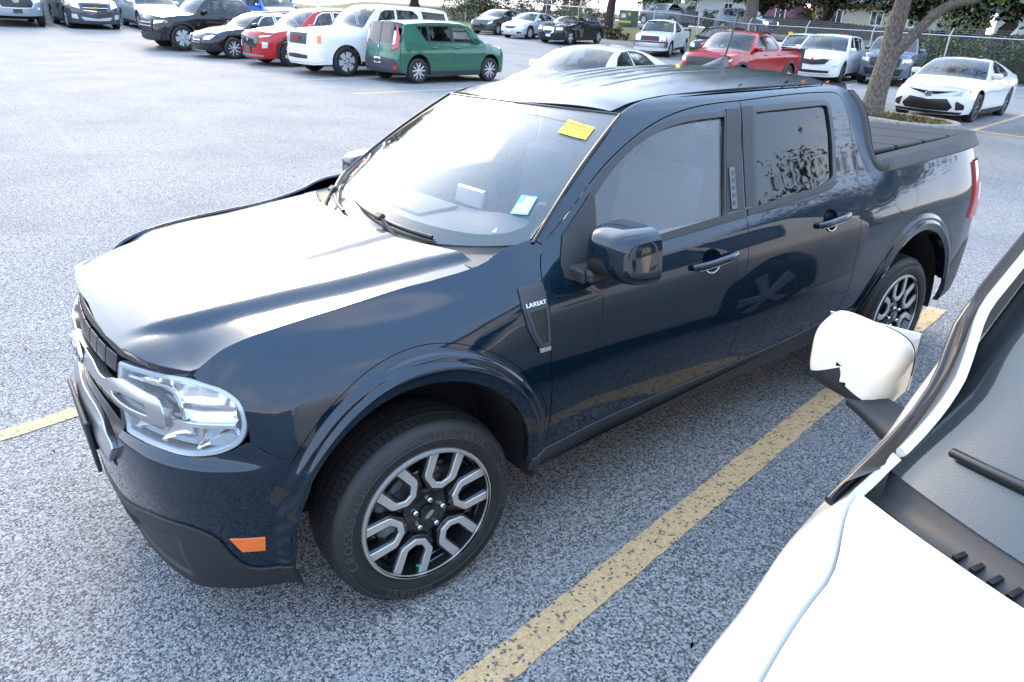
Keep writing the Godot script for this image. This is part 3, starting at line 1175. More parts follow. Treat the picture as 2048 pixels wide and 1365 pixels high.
func pickup_front(T: Node3D) -> void:
	var lift := on_front
	# painted bumper, from the grille trim round to the wheel opening
	var bump := mirror_s(join([V2([0.0, 0.588]), curve(V2([0.19, 0.556, 0.33, 0.592, 0.41, 0.672]), 3), V2([0.405, 0.728]), curve(V2([0.614, 0.731, 0.79, 0.736, 0.868, 0.754, 0.928, 0.788]), 3), curve(V2([0.939, 0.788, 1.02, 0.732, 1.102, 0.672]), 2), curve(V2([1.077, 0.593, 1.045, 0.52, 1.03, 0.42, 1.014, 0.336]), 2), curve(V2([0.95, 0.325, 0.865, 0.335, 0.822, 0.385, 0.79, 0.45, 0.741, 0.483, 0.624, 0.497, 0.352, 0.44, 0.18, 0.40, 0.0, 0.385]), 3)]))
	part("front_bumper", panel(bump, [], 0.022, lift), M.navy_paint, T)
	var clad := mirror_s(join([V2([0.0, 0.385]), curve(V2([0.18, 0.40, 0.352, 0.44, 0.624, 0.497, 0.741, 0.483, 0.79, 0.45, 0.822, 0.385, 0.865, 0.335, 0.95, 0.325, 1.014, 0.336]), 3), V2([1.008, 0.262]), curve(V2([0.80, 0.225, 0.60, 0.205, 0.30, 0.20, 0.0, 0.20]), 3)]))
	# the lower cladding has a pressed pocket on either side
	var pocket := func(q: Vector2) -> Vector3:
		var a := absf(q.x)
		var in_ := smoothstep(0.20, 0.24, a) * (1.0 - smoothstep(0.60, 0.66, a)) * smoothstep(0.245, 0.275, q.y) * (1.0 - smoothstep(0.36 + 0.16 * (a - 0.25), 0.385 + 0.16 * (a - 0.25), q.y))
		return flank(q.x, q.y, 0.008 - 0.022 * in_)
	part("lower_bumper_cladding", panel(clad, [], 0.02, pocket, 0.03), M.black_plastic, T)
	part("air_dam", panel(mirror_s(V2([0.0, 0.205, 0.60, 0.21, 0.80, 0.232, 1.0, 0.265, 1.0, 0.20, 0.78, 0.17, 0.0, 0.155])), [], 0.04, front_at(-0.03), 0.01), M.black_plastic, T)
	for sd in [1.0, -1.0]:
		var flap := panel(V2([0.985 * sd, 0.29, 1.02 * sd, 0.29, 1.028 * sd, 0.215, 0.99 * sd, 0.245]), [], 0.02, front_at(-0.008), 0.012, sd < 0)
		part("spat_flap", flap, M.black_plastic, T)
		var mk := V2([0.828, 0.457, 0.937, 0.459, 0.929, 0.406, 0.857, 0.404])
		if sd < 0:
			for k in mk.size():
				mk[k].x *= -1.0
		part("side_marker", panel(mk, [], 0.014, front_at(0.004), 0.012), M.amber, T)
	# --- grille: dark cavity, silver bars, slats, lower trim band
	var G := part("grille", panel(mirror_s(V2([0.0, 0.70, 0.40, 0.70, 0.41, 0.80, 0.42, 0.96, 0.0, 0.985])), [], 0.03, front_at(-0.045), 0.0), M.dark_void, T)
	part("lower_trim_band", panel(mirror_s(join([V2([0.0, 0.592]), curve(V2([0.19, 0.562, 0.33, 0.597, 0.408, 0.680]), 3), curve(V2([0.394, 0.695, 0.277, 0.722, 0.145, 0.735, 0.0, 0.737]), 3)])), [], 0.018, func(q: Vector2) -> Vector3: return flank(q.x, q.y, 0.012 + 0.012 * sin(clampf((q.y - 0.57) / 0.15, 0.0, 1.0) * PI)), 0.04), M.silver_trim, G)
	part("grille_frame", panel(mirror_s(V2([0.0, 0.74, 0.15, 0.738, 0.28, 0.725, 0.398, 0.70, 0.405, 0.80, 0.372, 0.80, 0.37, 0.742, 0.27, 0.756, 0.15, 0.766, 0.0, 0.768])), [], 0.015, front_at(-0.004), 0.03), M.satin_black, G)
	for r in [[0.782, 0.806], [0.822, 0.842]]:
		for k in 8:
			var s0: float = -0.38 + 0.095 * k + 0.006
			part("grille_slat", panel(V2([s0, r[0], s0 + 0.083, r[0], s0 + 0.083, r[1], s0, r[1]]), [], 0.03, front_at(-0.006), 0.03), M.satin_black, G)
	for k in 8:
		var s0: float = -0.40 + 0.10 * k + 0.006
		part("grille_slat", panel(V2([s0, 0.918, s0 + 0.088, 0.918, s0 + 0.088, 0.968, s0, 0.968]), [], 0.03, front_at(0.0), 0.03), M.satin_black, G)
	# silver C-bars that reach out into the lamps
	for sd in [1.0, -1.0]:
		var c := join([curve(V2([0.09, 0.905, 0.22, 0.902, 0.34, 0.888, 0.40, 0.905]), 3), curve(V2([0.47, 0.918, 0.62, 0.912, 0.665, 0.905, 0.685, 0.88, 0.688, 0.85, 0.68, 0.826, 0.65, 0.815]), 3), curve(V2([0.50, 0.806, 0.44, 0.815, 0.38, 0.842, 0.22, 0.855, 0.10, 0.858]), 3)])
		var h := join([curve(V2([0.405, 0.868, 0.43, 0.876, 0.52, 0.885, 0.605, 0.882]), 2), curve(V2([0.612, 0.862, 0.604, 0.842]), 2), curve(V2([0.50, 0.838, 0.44, 0.845, 0.41, 0.855]), 2)])
		if sd < 0:
			for k in c.size():
				c[k].x *= -1.0
			for k in h.size():
				h[k].x *= -1.0
		part("grille_c_bar", panel(c, [h], 0.012, func(q: Vector2) -> Vector3: return flank(q.x, q.y, 0.022 - 0.010 * pow(absf(q.y - 0.862) / 0.05, 2.0)), 0.035), M.silver_trim, G)
	part("grille_centre_bar", panel(V2([-0.10, 0.857, 0.10, 0.857, 0.10, 0.906, -0.10, 0.906]), [], 0.02, front_at(0.016), 0.03), M.silver_trim, G)
	# oval badge
	var oval := PackedVector2Array()
	var oval2 := PackedVector2Array()
	for k in 32:
		oval.append(Vector2(cos(TAU * k / 32) * 0.115, sin(TAU * k / 32) * 0.047))
		oval2.append(Vector2(cos(TAU * k / 32) * 0.106, sin(TAU * k / 32) * 0.040))
	var bx := Transform3D(Basis(Vector3(0, 0, 1), Vector3(0.08, 1, 0).normalized(), Vector3(-1, 0.08, 0).normalized()), flank(0.0, 0.882, 0.018))
	var ring := MB.new()
	ring.plate(oval, 0.0, 0.010, bx, 0.003)
	var badge := part("badge", ring, M.chrome, T)
	var face := MB.new()
	face.plate(oval2, 0.009, 0.0118, bx, 0.001)
	part("badge_field", face, M.emblem_blue, badge)
	var script := text_mb("Ford", 0.045, 0.002, "Droid Serif", 400)
	var sk := Basis(Vector3(1, 0, 0), Vector3(0.3, 1, 0), Vector3(0, 0, 1))
	part("badge_script", script, M.chrome, badge, bx * Transform3D(sk, Vector3(0, 0, 0.0125)))
	# hood lip and plate bracket
	part("hood_lip_seal", panel(mirror_s(V2([0.0, 0.985, 0.30, 0.984, 0.42, 0.972, 0.60, 0.978, 0.76, 0.978, 0.775, 0.986, 0.60, 0.992, 0.42, 0.995, 0.0, 1.008])), [], 0.014, front_at(-0.002), 0.03), M.satin_black, T)
	var br := MB.new()
	br.box(Vector3(0.060, 0.596, 0.0), Vector3(0.014, 0.19, 0.42), Basis(Vector3(0, 0, 1), 0.03), 0.004)
	for z in [-0.12, 0.12]:
		br.box(Vector3(0.085, 0.60, z), Vector3(0.05, 0.10, 0.03))
	part("plate_bracket", br, M.black_plastic, T)
	for sd in [1.0, -1.0]:
		headlamp(T, sd)
	# grey lower intake between trim and cladding
	part("radiator_core", panel(mirror_s(V2([0.0, 0.55, 0.42, 0.62, 0.42, 0.99, 0.0, 1.0])), [], 0.06, front_at(-0.07), 0.0), M.dark_void, T)


func headlamp(T: Node3D, sd: float) -> void:
	var out := join([curve(V2([0.412, 0.952, 0.604, 0.968, 0.80, 0.970, 0.888, 0.944, 0.926, 0.912, 0.938, 0.852, 0.914, 0.792, 0.852, 0.752, 0.79, 0.738, 0.592, 0.732, 0.455, 0.730]), 4), V2([0.428, 0.732, 0.418, 0.75])])
	var flip := func(p: PackedVector2Array) -> PackedVector2Array:
		var q := p.duplicate()
		if sd < 0:
			for k in q.size():
				q[k].x *= -1.0
		return q
	var H := part("headlight", panel(flip.call(out), [], 0.03, front_at(-0.07), 0.0), M.gloss_black, T)
	part("lamp_housing_rim", panel(flip.call(inset(out, 0.001)), [flip.call(inset(out, 0.012))], 0.012, front_at(-0.002), 0.065), M.lamp_grey, H)
	# upper light guide bar, bending down at the outer end
	var drl := join([curve(V2([0.44, 0.935, 0.60, 0.948, 0.79, 0.950, 0.868, 0.930, 0.905, 0.895]), 4), curve(V2([0.905, 0.845, 0.86, 0.842, 0.80, 0.842, 0.74, 0.842]), 3), curve(V2([0.72, 0.86, 0.715, 0.90, 0.68, 0.925, 0.60, 0.925, 0.44, 0.912]), 3)])
	part("daytime_lamp", panel(flip.call(drl), [], 0.02, func(q: Vector2) -> Vector3: return flank(q.x, q.y, -0.028 + 0.006 * sin(q.y * 220.0)), 0.03), M.lamp_reflector, H)
	part("lamp_divider", panel(flip.call(join([curve(V2([0.735, 0.842, 0.728, 0.90, 0.70, 0.925, 0.60, 0.931, 0.44, 0.919]), 3), curve(V2([0.44, 0.912, 0.60, 0.924, 0.69, 0.918, 0.715, 0.895, 0.722, 0.842]), 3)])), [], 0.012, front_at(-0.016), 0.03), M.chrome, H)
	part("lamp_bezel", panel(flip.call(V2([0.44, 0.832, 0.90, 0.838, 0.90, 0.826, 0.44, 0.818])), [], 0.015, front_at(-0.014), 0.04), M.chrome, H)
	# three low reflector cups with dark floors
	for k in 3:
		var s0: float = 0.475 + 0.148 * k
		var cup := V2([s0, 0.760, s0 + 0.125, 0.762, s0 + 0.135, 0.80, s0 + 0.115, 0.815, s0 + 0.03, 0.812])
		var c := Vector2(s0 + 0.07, 0.79)
		part("reflector_cup", panel(flip.call(cup), [], 0.012, func(q: Vector2) -> Vector3:
			var e := Vector2(absf(q.x), q.y) - c
			return flank(q.x, q.y, -0.058 + 0.7 * e.length_squared() / 0.07), 0.01), M.chrome if k > 0 else M.lamp_grey, H)
		part("cup_wall", panel(flip.call(V2([s0 - 0.016, 0.745, s0 - 0.004, 0.745, s0 + 0.022, 0.822, s0 + 0.006, 0.822])), [], 0.012, front_at(-0.018), 0.04), M.silver_trim, H)
	part("lamp_floor", panel(flip.call(V2([0.44, 0.745, 0.86, 0.758, 0.90, 0.79, 0.87, 0.80, 0.80, 0.772, 0.44, 0.758])), [], 0.02, front_at(-0.03), 0.02), M.lamp_grey, H)
	part("headlight_lens", panel(flip.call(inset(out, 0.0025)), [], 0.022, func(q: Vector2) -> Vector3: return flank(q.x, q.y, 0.002), 0.008), M.lens_clear, H)


func pickup_bed(T: Node3D) -> void:
	# plastic rail caps on the bed walls
	for sd in [1.0, -1.0]:
		var cap := MB.new()
		cap.grid(40, 24, func(u: float, v: float) -> Vector3:
			var x := lerpf(3.655, 4.86, u)
			var zo := flank(x + SX, 1.22).z
			var yb := lerpf(1.205, 1.243, (x - 3.6) / 1.26)
			var sec := [Vector2(0.003, -0.004), Vector2(0.002, 0.004), Vector2(-0.028, 0.050), Vector2(-0.034, 0.055), Vector2(-0.10, 0.060), Vector2(-0.106, 0.056), Vector2(-0.108, 0.0)]
			var f := v * 6.0
			var k := mini(int(f), 5)
			var p: Vector2 = sec[k].lerp(sec[k + 1], f - k)
			return Vector3(x, yb + p.y, (zo + p.x)))
		part("bed_rail_cap", cap if sd > 0 else cap.flipped_z(), M.black_plastic, T)
		# black upright behind the cab that curves into the rail
		var up := MB.new()
		var line := curve(V2([3.575, 1.585, 3.598, 1.50, 3.592, 1.40, 3.585, 1.31, 3.60, 1.258, 3.635, 1.236, 3.69, 1.236]), 5)
		var m := line.size() - 1
		up.grid(m, 4, func(u: float, v: float) -> Vector3:
			var q := line[int(round(u * m))]
			var q2 := line[mini(int(round(u * m)) + 1, m)]
			var q1 := line[maxi(int(round(u * m)) - 1, 0)]
			var d := (q2 - q1).normalized()
			var nrm := Vector2(-d.y, d.x)
			var c := q + nrm * lerpf(-0.028, 0.028, v)
			return flank(c.x + SX, c.y, 0.006 - 0.012 * pow(2.0 * v - 1.0, 2.0)))
		var mb := MB.new()
		mb.add(up)
		var back := MB.new()
		back.grid(m, 2, func(u: float, v: float) -> Vector3:
			var q := line[int(round(u * m))]
			return flank(q.x + 0.024 + SX, q.y, 0.0) + Vector3(0.0, 0.0, -0.10 * v))
		mb.add(back)
		part("cab_corner_trim", mb if sd > 0 else mb.flipped_z(), M.black_plastic, T)
		var wall := MB.new()
		wall.grid(4, 2, func(u: float, v: float) -> Vector3: return Vector3(lerpf(3.62, 4.84, u), lerpf(0.75, 1.26, v), 0.70 * sd))
		part("bed_inner_wall", wall, M.black_plastic, T)
		var lamp := join([curve(V2([4.655, 1.162, 4.645, 1.05, 4.628, 0.93, 4.60, 0.848]), 3), V2([4.93, 0.835, 5.00, 0.86, 5.00, 1.162])])
		var tail := panel(lamp, [], 0.02, func(q: Vector2) -> Vector3: return flank(q.x + SX, q.y, 0.014), 0.02)
		var L := part("tail_light", tail if sd > 0 else tail.flipped_z(), M.red_lens, T)
		var mid := panel(V2([4.70, 0.94, 4.99, 0.94, 4.99, 1.04, 4.715, 1.04]), [], 0.02, func(q: Vector2) -> Vector3: return flank(q.x + SX, q.y, 0.018), 0.01)
		part("reverse_lens", mid if sd > 0 else mid.flipped_z(), M.white_lens, L)
	# folding cover: four panels with hinge gaps, front rail, seals
	var C := part("bed_cover", quad_box(Vector3(3.655, 1.262, -0.70), Vector3(3.655, 1.262, 0.70), 0.05, 0.035), M.black_plastic, T)
	for k in 4:
		var x0: float = 3.69 + 0.292 * k
		var mb := MB.new()
		mb.box(Vector3(x0 + 0.138, 1.278 + 0.003 * k, 0.0), Vector3(0.272, 0.028, 1.43), Basis(Vector3(0, 0, 1), 0.012), 0.008)
		part("cover_panel", mb, M.vinyl_cover, C)
		if k < 3:
			for e in [-0.006, 0.012]:
				var hg := MB.new()
				hg.box(Vector3(x0 + 0.281 + e * 1.6, 1.288 + 0.003 * k, 0.0), Vector3(0.012, 0.012, 1.40), Basis(), 0.003)
				part("cover_hinge", hg, M.satin_black, C)
	var lbl := MB.new()
	lbl.box(Vector3(4.60, 1.306, -0.30), Vector3(0.035, 0.002, 0.16), Basis(Vector3(0, 0, 1), 0.012))
	part("maker_label", lbl, M.sticker_blue, C)
	part("cover_edge_seal", quad_box(Vector3(4.865, 1.278, -0.71), Vector3(4.865, 1.278, 0.71), 0.03, 0.03), M.satin_black, C)
	# tailgate, rear bumper, bed floor, cab back wall
	part("tailgate", panel(V2([5.02, 0.72, 5.63, 0.72, 5.63, 1.235, 5.02, 1.235]), [], 0.06, side_at(0.004), 0.04), M.navy_paint, T)
	part("tailgate", panel(V2([5.02, 0.72, 5.63, 0.72, 5.63, 1.235, 5.02, 1.235]), [], 0.06, side_at(0.004), 0.04).flipped_z(), M.navy_paint, T)
	var fl := MB.new()
	fl.box(Vector3(4.22, 0.72, 0.0), Vector3(1.22, 0.04, 1.42))
	part("bed_floor", fl, M.black_plastic, T)
	var rb := MB.new()
	rb.box(Vector3(4.90, 0.55, 0.0), Vector3(0.14, 0.20, 1.50), Basis(), 0.03)
	part("rear_bumper", rb, M.black_plastic, T)
	var cb := MB.new()
	cb.grid(6, 8, func(u: float, v: float) -> Vector3: return Vector3(lerpf(3.64, 3.60, v), lerpf(0.72, 1.16, v), lerpf(-0.80, 0.80, u)))
	part("cab_rear_wall", cb, M.navy_paint, T)
	var rw := MB.new()
	rw.grid(8, 6, func(u: float, v: float) -> Vector3: return Vector3(lerpf(3.60, 3.625, v) + 0.03 * (1.0 - pow(2.0 * u - 1.0, 2.0)) * 0.5, lerpf(1.16, 1.615, v), lerpf(-1.0, 1.0, u) * lerpf(0.78, 0.56, v)))
	part("rear_window", rw, M.privacy_glass, T)


func pickup_glass_and_cabin(T: Node3D) -> void:
	var ws := MB.new()
	ws.grid(40, 20, func(u: float, v: float) -> Vector3: return on_windshield(Vector2(lerpf(-1, 1, u), v)))
	for k in ws.n.size():
		if ws.n[k].y < 0.0:
			ws.n[k] = -ws.n[k]
	var W := part("windshield", double_glazed(ws), M.clear_glass, T)
	# black printed border just inside the glass
	var outer := PackedVector2Array()
	for k in 21:
		outer.append(Vector2(lerpf(-1, 1, k / 20.0), 0.0))
	for k in 21:
		outer.append(Vector2(lerpf(1, -1, k / 20.0), 1.0))
	var half := V2([0.0, 0.165, 0.34, 0.125, 0.50, 0.105, 0.66, 0.085, 0.79, 0.075, 0.87, 0.085, 0.925, 0.12, 0.95, 0.19, 0.955, 0.34, 0.93, 0.65, 0.90, 0.83, 0.86, 0.88, 0.66, 0.905, 0.35, 0.925, 0.26, 0.915, 0.24, 0.86, 0.22, 0.79, 0.137, 0.738, 0.0, 0.73])
	var hole := curve(half, 4)
	for k in range(hole.size() - 1, -1, -1):
		if absf(hole[k].x) > 1e-4:
			hole.append(Vector2(-hole[k].x, hole[k].y))
	part("windshield_border", panel(outer, [hole], 0.035, func(q: Vector2) -> Vector3: return on_windshield(q, -0.0025), 0.0, true), M.satin_black, W)
	var seal := MB.new()
	for sd in [1.0, -1.0]:
		var p := []
		for k in 21:
			p.append(on_windshield(Vector2(sd, k / 20.0), 0.001) + Vector3(0, 0, 0.004 * sd))
		seal.tube(p, [0.007], 6)
	var p2 := []
	for k in 31:
		p2.append(on_windshield(Vector2(lerpf(-1, 1, k / 30.0), 1.0), 0.0) + Vector3(0.002, 0.0, 0))
	seal.tube(p2, [0.006], 6)
	part("windshield_seal", seal, M.satin_black, W)
	var cam := MB.new()
	cam.grid(8, 8, func(u: float, v: float) -> Vector3: return on_windshield(Vector2(lerpf(-0.06, 0.06, u), lerpf(0.78, 0.90, v)), -0.012 - 0.03 * sin(PI * u) * sin(PI * v)))
	part("camera_cover", cam, M.satin_black, W)
	var tri := MB.new()
	for e in [[Vector2(-0.03, 0.835), Vector2(0.03, 0.835), Vector2(0.01, 0.885)], [Vector2(0.815, 0.085), Vector2(0.832, 0.085), Vector2(0.824, 0.115)]]:
		tri.face([on_windshield(e[0], 0.002), on_windshield(e[1], 0.002), on_windshield(e[2], 0.002)])
	part("glass_mark", tri, M.sticker_white, W)
	# stickers on the glass: yellow notice and the white inspection label
	var note := func(q: Vector2) -> Vector3: return on_windshield(Vector2(0.82 + 0.205 * q.x - 0.006 * q.y, 0.835 + 0.108 * q.y - 0.045 * q.x), 0.003)
	var ye := MB.new()
	ye.grid(6, 4, func(u: float, v: float) -> Vector3: return note.call(Vector2(u - 0.5, v - 0.5)))
	var S := part("notice_sticker", ye, M.sticker_yellow, W)
	var words := MB.new()
	var rows := [["THIS VEHICLE", 0.30, 0.115], ["NOT FOR SALE", 0.06, 0.105], ["at this price see dealer", -0.14, 0.06], ["for details on this unit", -0.26, 0.06], ["thank you", -0.37, 0.06]]
	for r in rows:
		var tm := text_mb(r[0], 0.1, 0.0, "Droid Sans", 700 if r[2] > 0.08 else 400)
		var wide := 0.0
		for v in tm.v:
			wide = maxf(wide, absf(v.x))
		for k in tm.v.size():
			var v := tm.v[k]
			var q := Vector2(v.x / wide * (0.45 if r[2] > 0.08 else 0.38), r[1] + v.y / 0.1 * r[2])
			tm.v[k] = note.call(q) + Vector3(-0.55, 0.83, 0) * 0.001
			tm.n[k] = Vector3(-0.55, 0.83, 0)
		words.add(tm)
	part("sticker_lettering", words, M.ink, S)
	var lab := func(q: Vector2) -> Vector3: return on_windshield(Vector2(0.87 + 0.078 * q.x - 0.010 * q.y, 0.262 + 0.125 * q.y - 0.012 * q.x), 0.003)
	var wl := MB.new()
	wl.grid(4, 4, func(u: float, v: float) -> Vector3: return lab.call(Vector2(u - 0.5, v - 0.5)))
	var L := part("inspection_label", wl, M.sticker_blue, W)
	var cells := MB.new()
	for r in 5:
		for c in 2:
			var x0 := -0.42 if c == 0 else -0.12
			var x1 := -0.18 if c == 0 else 0.42
			if c == 0 and r > 2:
				continue
			var y0 := -0.42 + 0.17 * r
			cells.face([lab.call(Vector2(x0, y0)) + Vector3(-0.55, 0.83, 0) * 0.0008, lab.call(Vector2(x1, y0)) + Vector3(-0.55, 0.83, 0) * 0.0008, lab.call(Vector2(x1, y0 + 0.13)) + Vector3(-0.55, 0.83, 0) * 0.0008, lab.call(Vector2(x0, y0 + 0.13)) + Vector3(-0.55, 0.83, 0) * 0.0008])
	part("label_panel", cells, M.sticker_white, L)
	# cowl and wipers
	var cowl := MB.new()
	cowl.grid(30, 6, func(u: float, v: float) -> Vector3:
		var z := lerpf(-1, 1, u)
		var a := on_windshield(Vector2(z, 0.03), -0.006)
		var x0 := table(absf(z) * 0.772, [0.0, 0.3, 0.5, 0.77], [1.08, 1.10, 1.15, 1.25])
		return Vector3(x0, hood_y(x0, z * 0.75) - 0.035, z * 0.75).lerp(a, v) + Vector3(0, -0.012 * sin(PI * v), 0))
	part("cowl", cowl, M.black_plastic, T)
	for w in [[Vector2(0.60, 0.015), Vector2(-0.09, 0.115), 0.47], [Vector2(-0.10, 0.04), Vector2(-0.86, 0.10), -0.30]]:
		var bl := MB.new()
		var pts := []
		for k in 15:
			var q: Vector2 = w[0].lerp(w[1], k / 14.0)
			pts.append(on_windshield(q, 0.018 + 0.004 * sin(PI * k / 14.0)))
		bl.tube(pts, [0.008], 6)
		var p3 := []
		for k in 15:
			p3.append(pts[k] + Vector3(0.55, -0.83, 0) * 0.012)
		bl.tube(p3, [0.004], 4)
		var B := part("wiper", bl, M.satin_black, T)
		var arm := MB.new()
		var mid: Vector3 = pts[7]
		var root := on_windshield(Vector2(w[2], 0.0), 0.0) + Vector3(-0.03, -0.01, 0)
		arm.tube([root, root.lerp(mid, 0.4) + Vector3(-0.008, 0.012, 0), mid + Vector3(-0.008, 0.014, 0)], [0.011, 0.009, 0.007], 8)
		part("wiper_arm", arm, M.black_plastic, B)
		var cl := MB.new()
		cl.box(mid + Vector3(-0.008, 0.012, 0), Vector3(0.03, 0.022, 0.05), Basis(Vector3(0, 0, 1), 0.6), 0.005)
		part("wiper_clip", cl, M.black_plastic, B)
	# shark fin with a thin mast
	var fin := MB.new()
	fin.grid(16, 8, func(u: float, v: float) -> Vector3:
		var x := lerpf(3.18, 3.40, u)
		var h := 0.075 * pow(u, 1.3) * (1.0 if u < 0.86 else maxf(0.0, (1.0 - u) / 0.14))
		var w := 0.036 * sin(PI * clampf(u * 0.9 + 0.08, 0.0, 1.0))
		var a := PI * v
		return Vector3(x, roof_y(x, 0.0) + h * sin(a), w * cos(a)))
	var A := part("antenna_base", fin, M.satin_black, T)
	var mast := MB.new()
	mast.tube([Vector3(3.36, 1.735, 0), Vector3(3.43, 1.93, 0)], [0.006, 0.0045], 8)
	mast.tube([Vector3(3.426, 1.92, 0), Vector3(3.434, 1.94, 0)], [0.008, 0.007], 8)
	part("antenna_mast", mast, M.satin_black, A)
	# --- cabin
	var D := MB.new()
	D.grid(24, 14, func(u: float, v: float) -> Vector3:
		var z := lerpf(-0.74, 0.74, u)
		var x := lerpf(1.22, 1.90, v)
		var y := table(v, [0.0, 0.35, 0.62, 0.72, 0.85, 1.0], [1.135, 1.155, 1.150, 1.11, 0.95, 0.72])
		y += 0.035 * exp(-pow((z - 0.38) / 0.20, 2.0)) * smoothstep(0.35, 0.55, v) * (1.0 - smoothstep(0.66, 0.8, v))
		return Vector3(x if v < 0.7 else lerpf(1.69, 1.80, (v - 0.7) / 0.3), y, z))
	part("dashboard", D, M.dash_plastic, T)
	var slot := MB.new()
	slot.box(Vector3(1.50, 1.163, -0.10), Vector3(0.20, 0.012, 0.34), Basis(Vector3(0, 0, 1), 0.03), 0.005)
	part("dash_tray", slot, M.satin_black, T)
	var screen := MB.new()
	screen.box(Vector3(1.70, 1.16, 0.0), Vector3(0.03, 0.13, 0.22), Basis(Vector3(0, 0, 1), -0.3), 0.008)
	part("dash_screen", screen, M.gloss_black, T)
	var sw := MB.new()
	var ringp := []
	var c := Vector3(1.93, 1.03, 0.38)
	var ax := Basis(Vector3(0, 0, 1), 0.45)
	for k in 33:
		var w := TAU * k / 32.0
		ringp.append(c + ax * Vector3(0, sin(w) * 0.18, cos(w) * 0.18))
	sw.tube(ringp, [0.015], 10, false)
	sw.tube([c + ax * Vector3(0, 0, -0.17), c + ax * Vector3(-0.03, 0, 0), c + ax * Vector3(0, 0, 0.17)], [0.018, 0.05, 0.018], 8)
	sw.tube([c + ax * Vector3(-0.02, 0, 0), c + ax * Vector3(-0.30, -0.04, 0)], [0.05, 0.045], 10)
	part("steering_wheel", sw, M.satin_black, T)
	for e in [[2.42, 0.38, 0.0], [2.42, -0.38, 0.0], [3.28, 0.36, 1.0], [3.28, -0.36, 1.0], [3.28, 0.0, 1.0]]:
		var st := MB.new()
		var x0: float = e[0]
		var wd := 0.26 if e[2] == 0.0 else 0.20
		st.box(Vector3(x0 - 0.28, 0.74, e[1]), Vector3(0.52, 0.16, wd * 2.0), Basis(Vector3(0, 0, 1), 0.08), 0.05)
		st.box(Vector3(x0 + 0.05, 1.02, e[1]), Vector3(0.15, 0.60, wd * 1.9), Basis(Vector3(0, 0, 1), -0.22), 0.06)
		var S2 := part("seat", st, M.seat_cloth, T)
		var hr := MB.new()
		hr.box(Vector3(x0 + 0.15, 1.40, e[1]), Vector3(0.10, 0.17, 0.25), Basis(Vector3(0, 0, 1), -0.15), 0.04)
		hr.tube([Vector3(x0 + 0.14, 1.25, e[1] - 0.05), Vector3(x0 + 0.15, 1.38, e[1] - 0.05)], [0.006], 6)
		hr.tube([Vector3(x0 + 0.14, 1.25, e[1] + 0.05), Vector3(x0 + 0.15, 1.38, e[1] + 0.05)], [0.006], 6)
		part("headrest", hr, M.seat_cloth, S2)
	var fl := MB.new()
	fl.box(Vector3(2.55, 0.42, 0.0), Vector3(2.15, 0.04, 1.60))
	part("cabin_floor", fl, M.seat_cloth, T)
	var con := MB.new()
	con.box(Vector3(2.15, 0.72, 0.0), Vector3(0.75, 0.35, 0.20), Basis(), 0.04)
	part("centre_console", con, M.dash_plastic, T)
	for sd in [1.0, -1.0]:
		var card := MB.new()
		card.grid(20, 10, func(u: float, v: float) -> Vector3:
			var q := Vector2(lerpf(1.50, 2.42, u), lerpf(0.50, 1.135, v))
			var arm := 0.06 * exp(-pow((q.y - 0.92) / 0.05, 2.0)) * smoothstep(1.8, 1.95, q.x)
			var p := flank(q.x + SX, q.y, -0.075 - arm)
			return Vector3(p.x, p.y, p.z * sd))
		part("door_card", card, M.door_card_tan, T)
		var card2 := MB.new()
		card2.grid(14, 10, func(u: float, v: float) -> Vector3:
			var p := flank(lerpf(2.54, 3.42, u) + SX, lerpf(0.50, 1.155, v), -0.075)
			return Vector3(p.x, p.y, p.z * sd))
		part("door_card", card2, M.dash_plastic, T)
		var belt := MB.new()
		belt.tube([Vector3(2.62, 1.48, 0.615 * sd), Vector3(2.60, 1.10, 0.70 * sd), Vector3(2.58, 0.6, 0.72 * sd)], [0.018], 4)
		part("seat_belt", belt, M.lamp_grey, T)
	var hl := MB.new()
	hl.grid(20, 12, func(u: float, v: float) -> Vector3:
		var x := lerpf(1.95, 3.60, u)
		var z := lerpf(-0.55, 0.55, v)
		return Vector3(x, roof_y(maxf(x, 2.0), z) - 0.03, z))
	part("headlining", hl, M.headliner, T)
	var rv := MB.new()
	rv.box(Vector3(1.86, 1.475, 0.0), Vector3(0.03, 0.07, 0.24), Basis(Vector3(0, 0, 1), 0.2), 0.012)
	rv.tube([Vector3(1.86, 1.50, 0), Vector3(1.84, 1.55, 0)], [0.01], 6)
	part("rear_view_mirror", rv, M.satin_black, T)


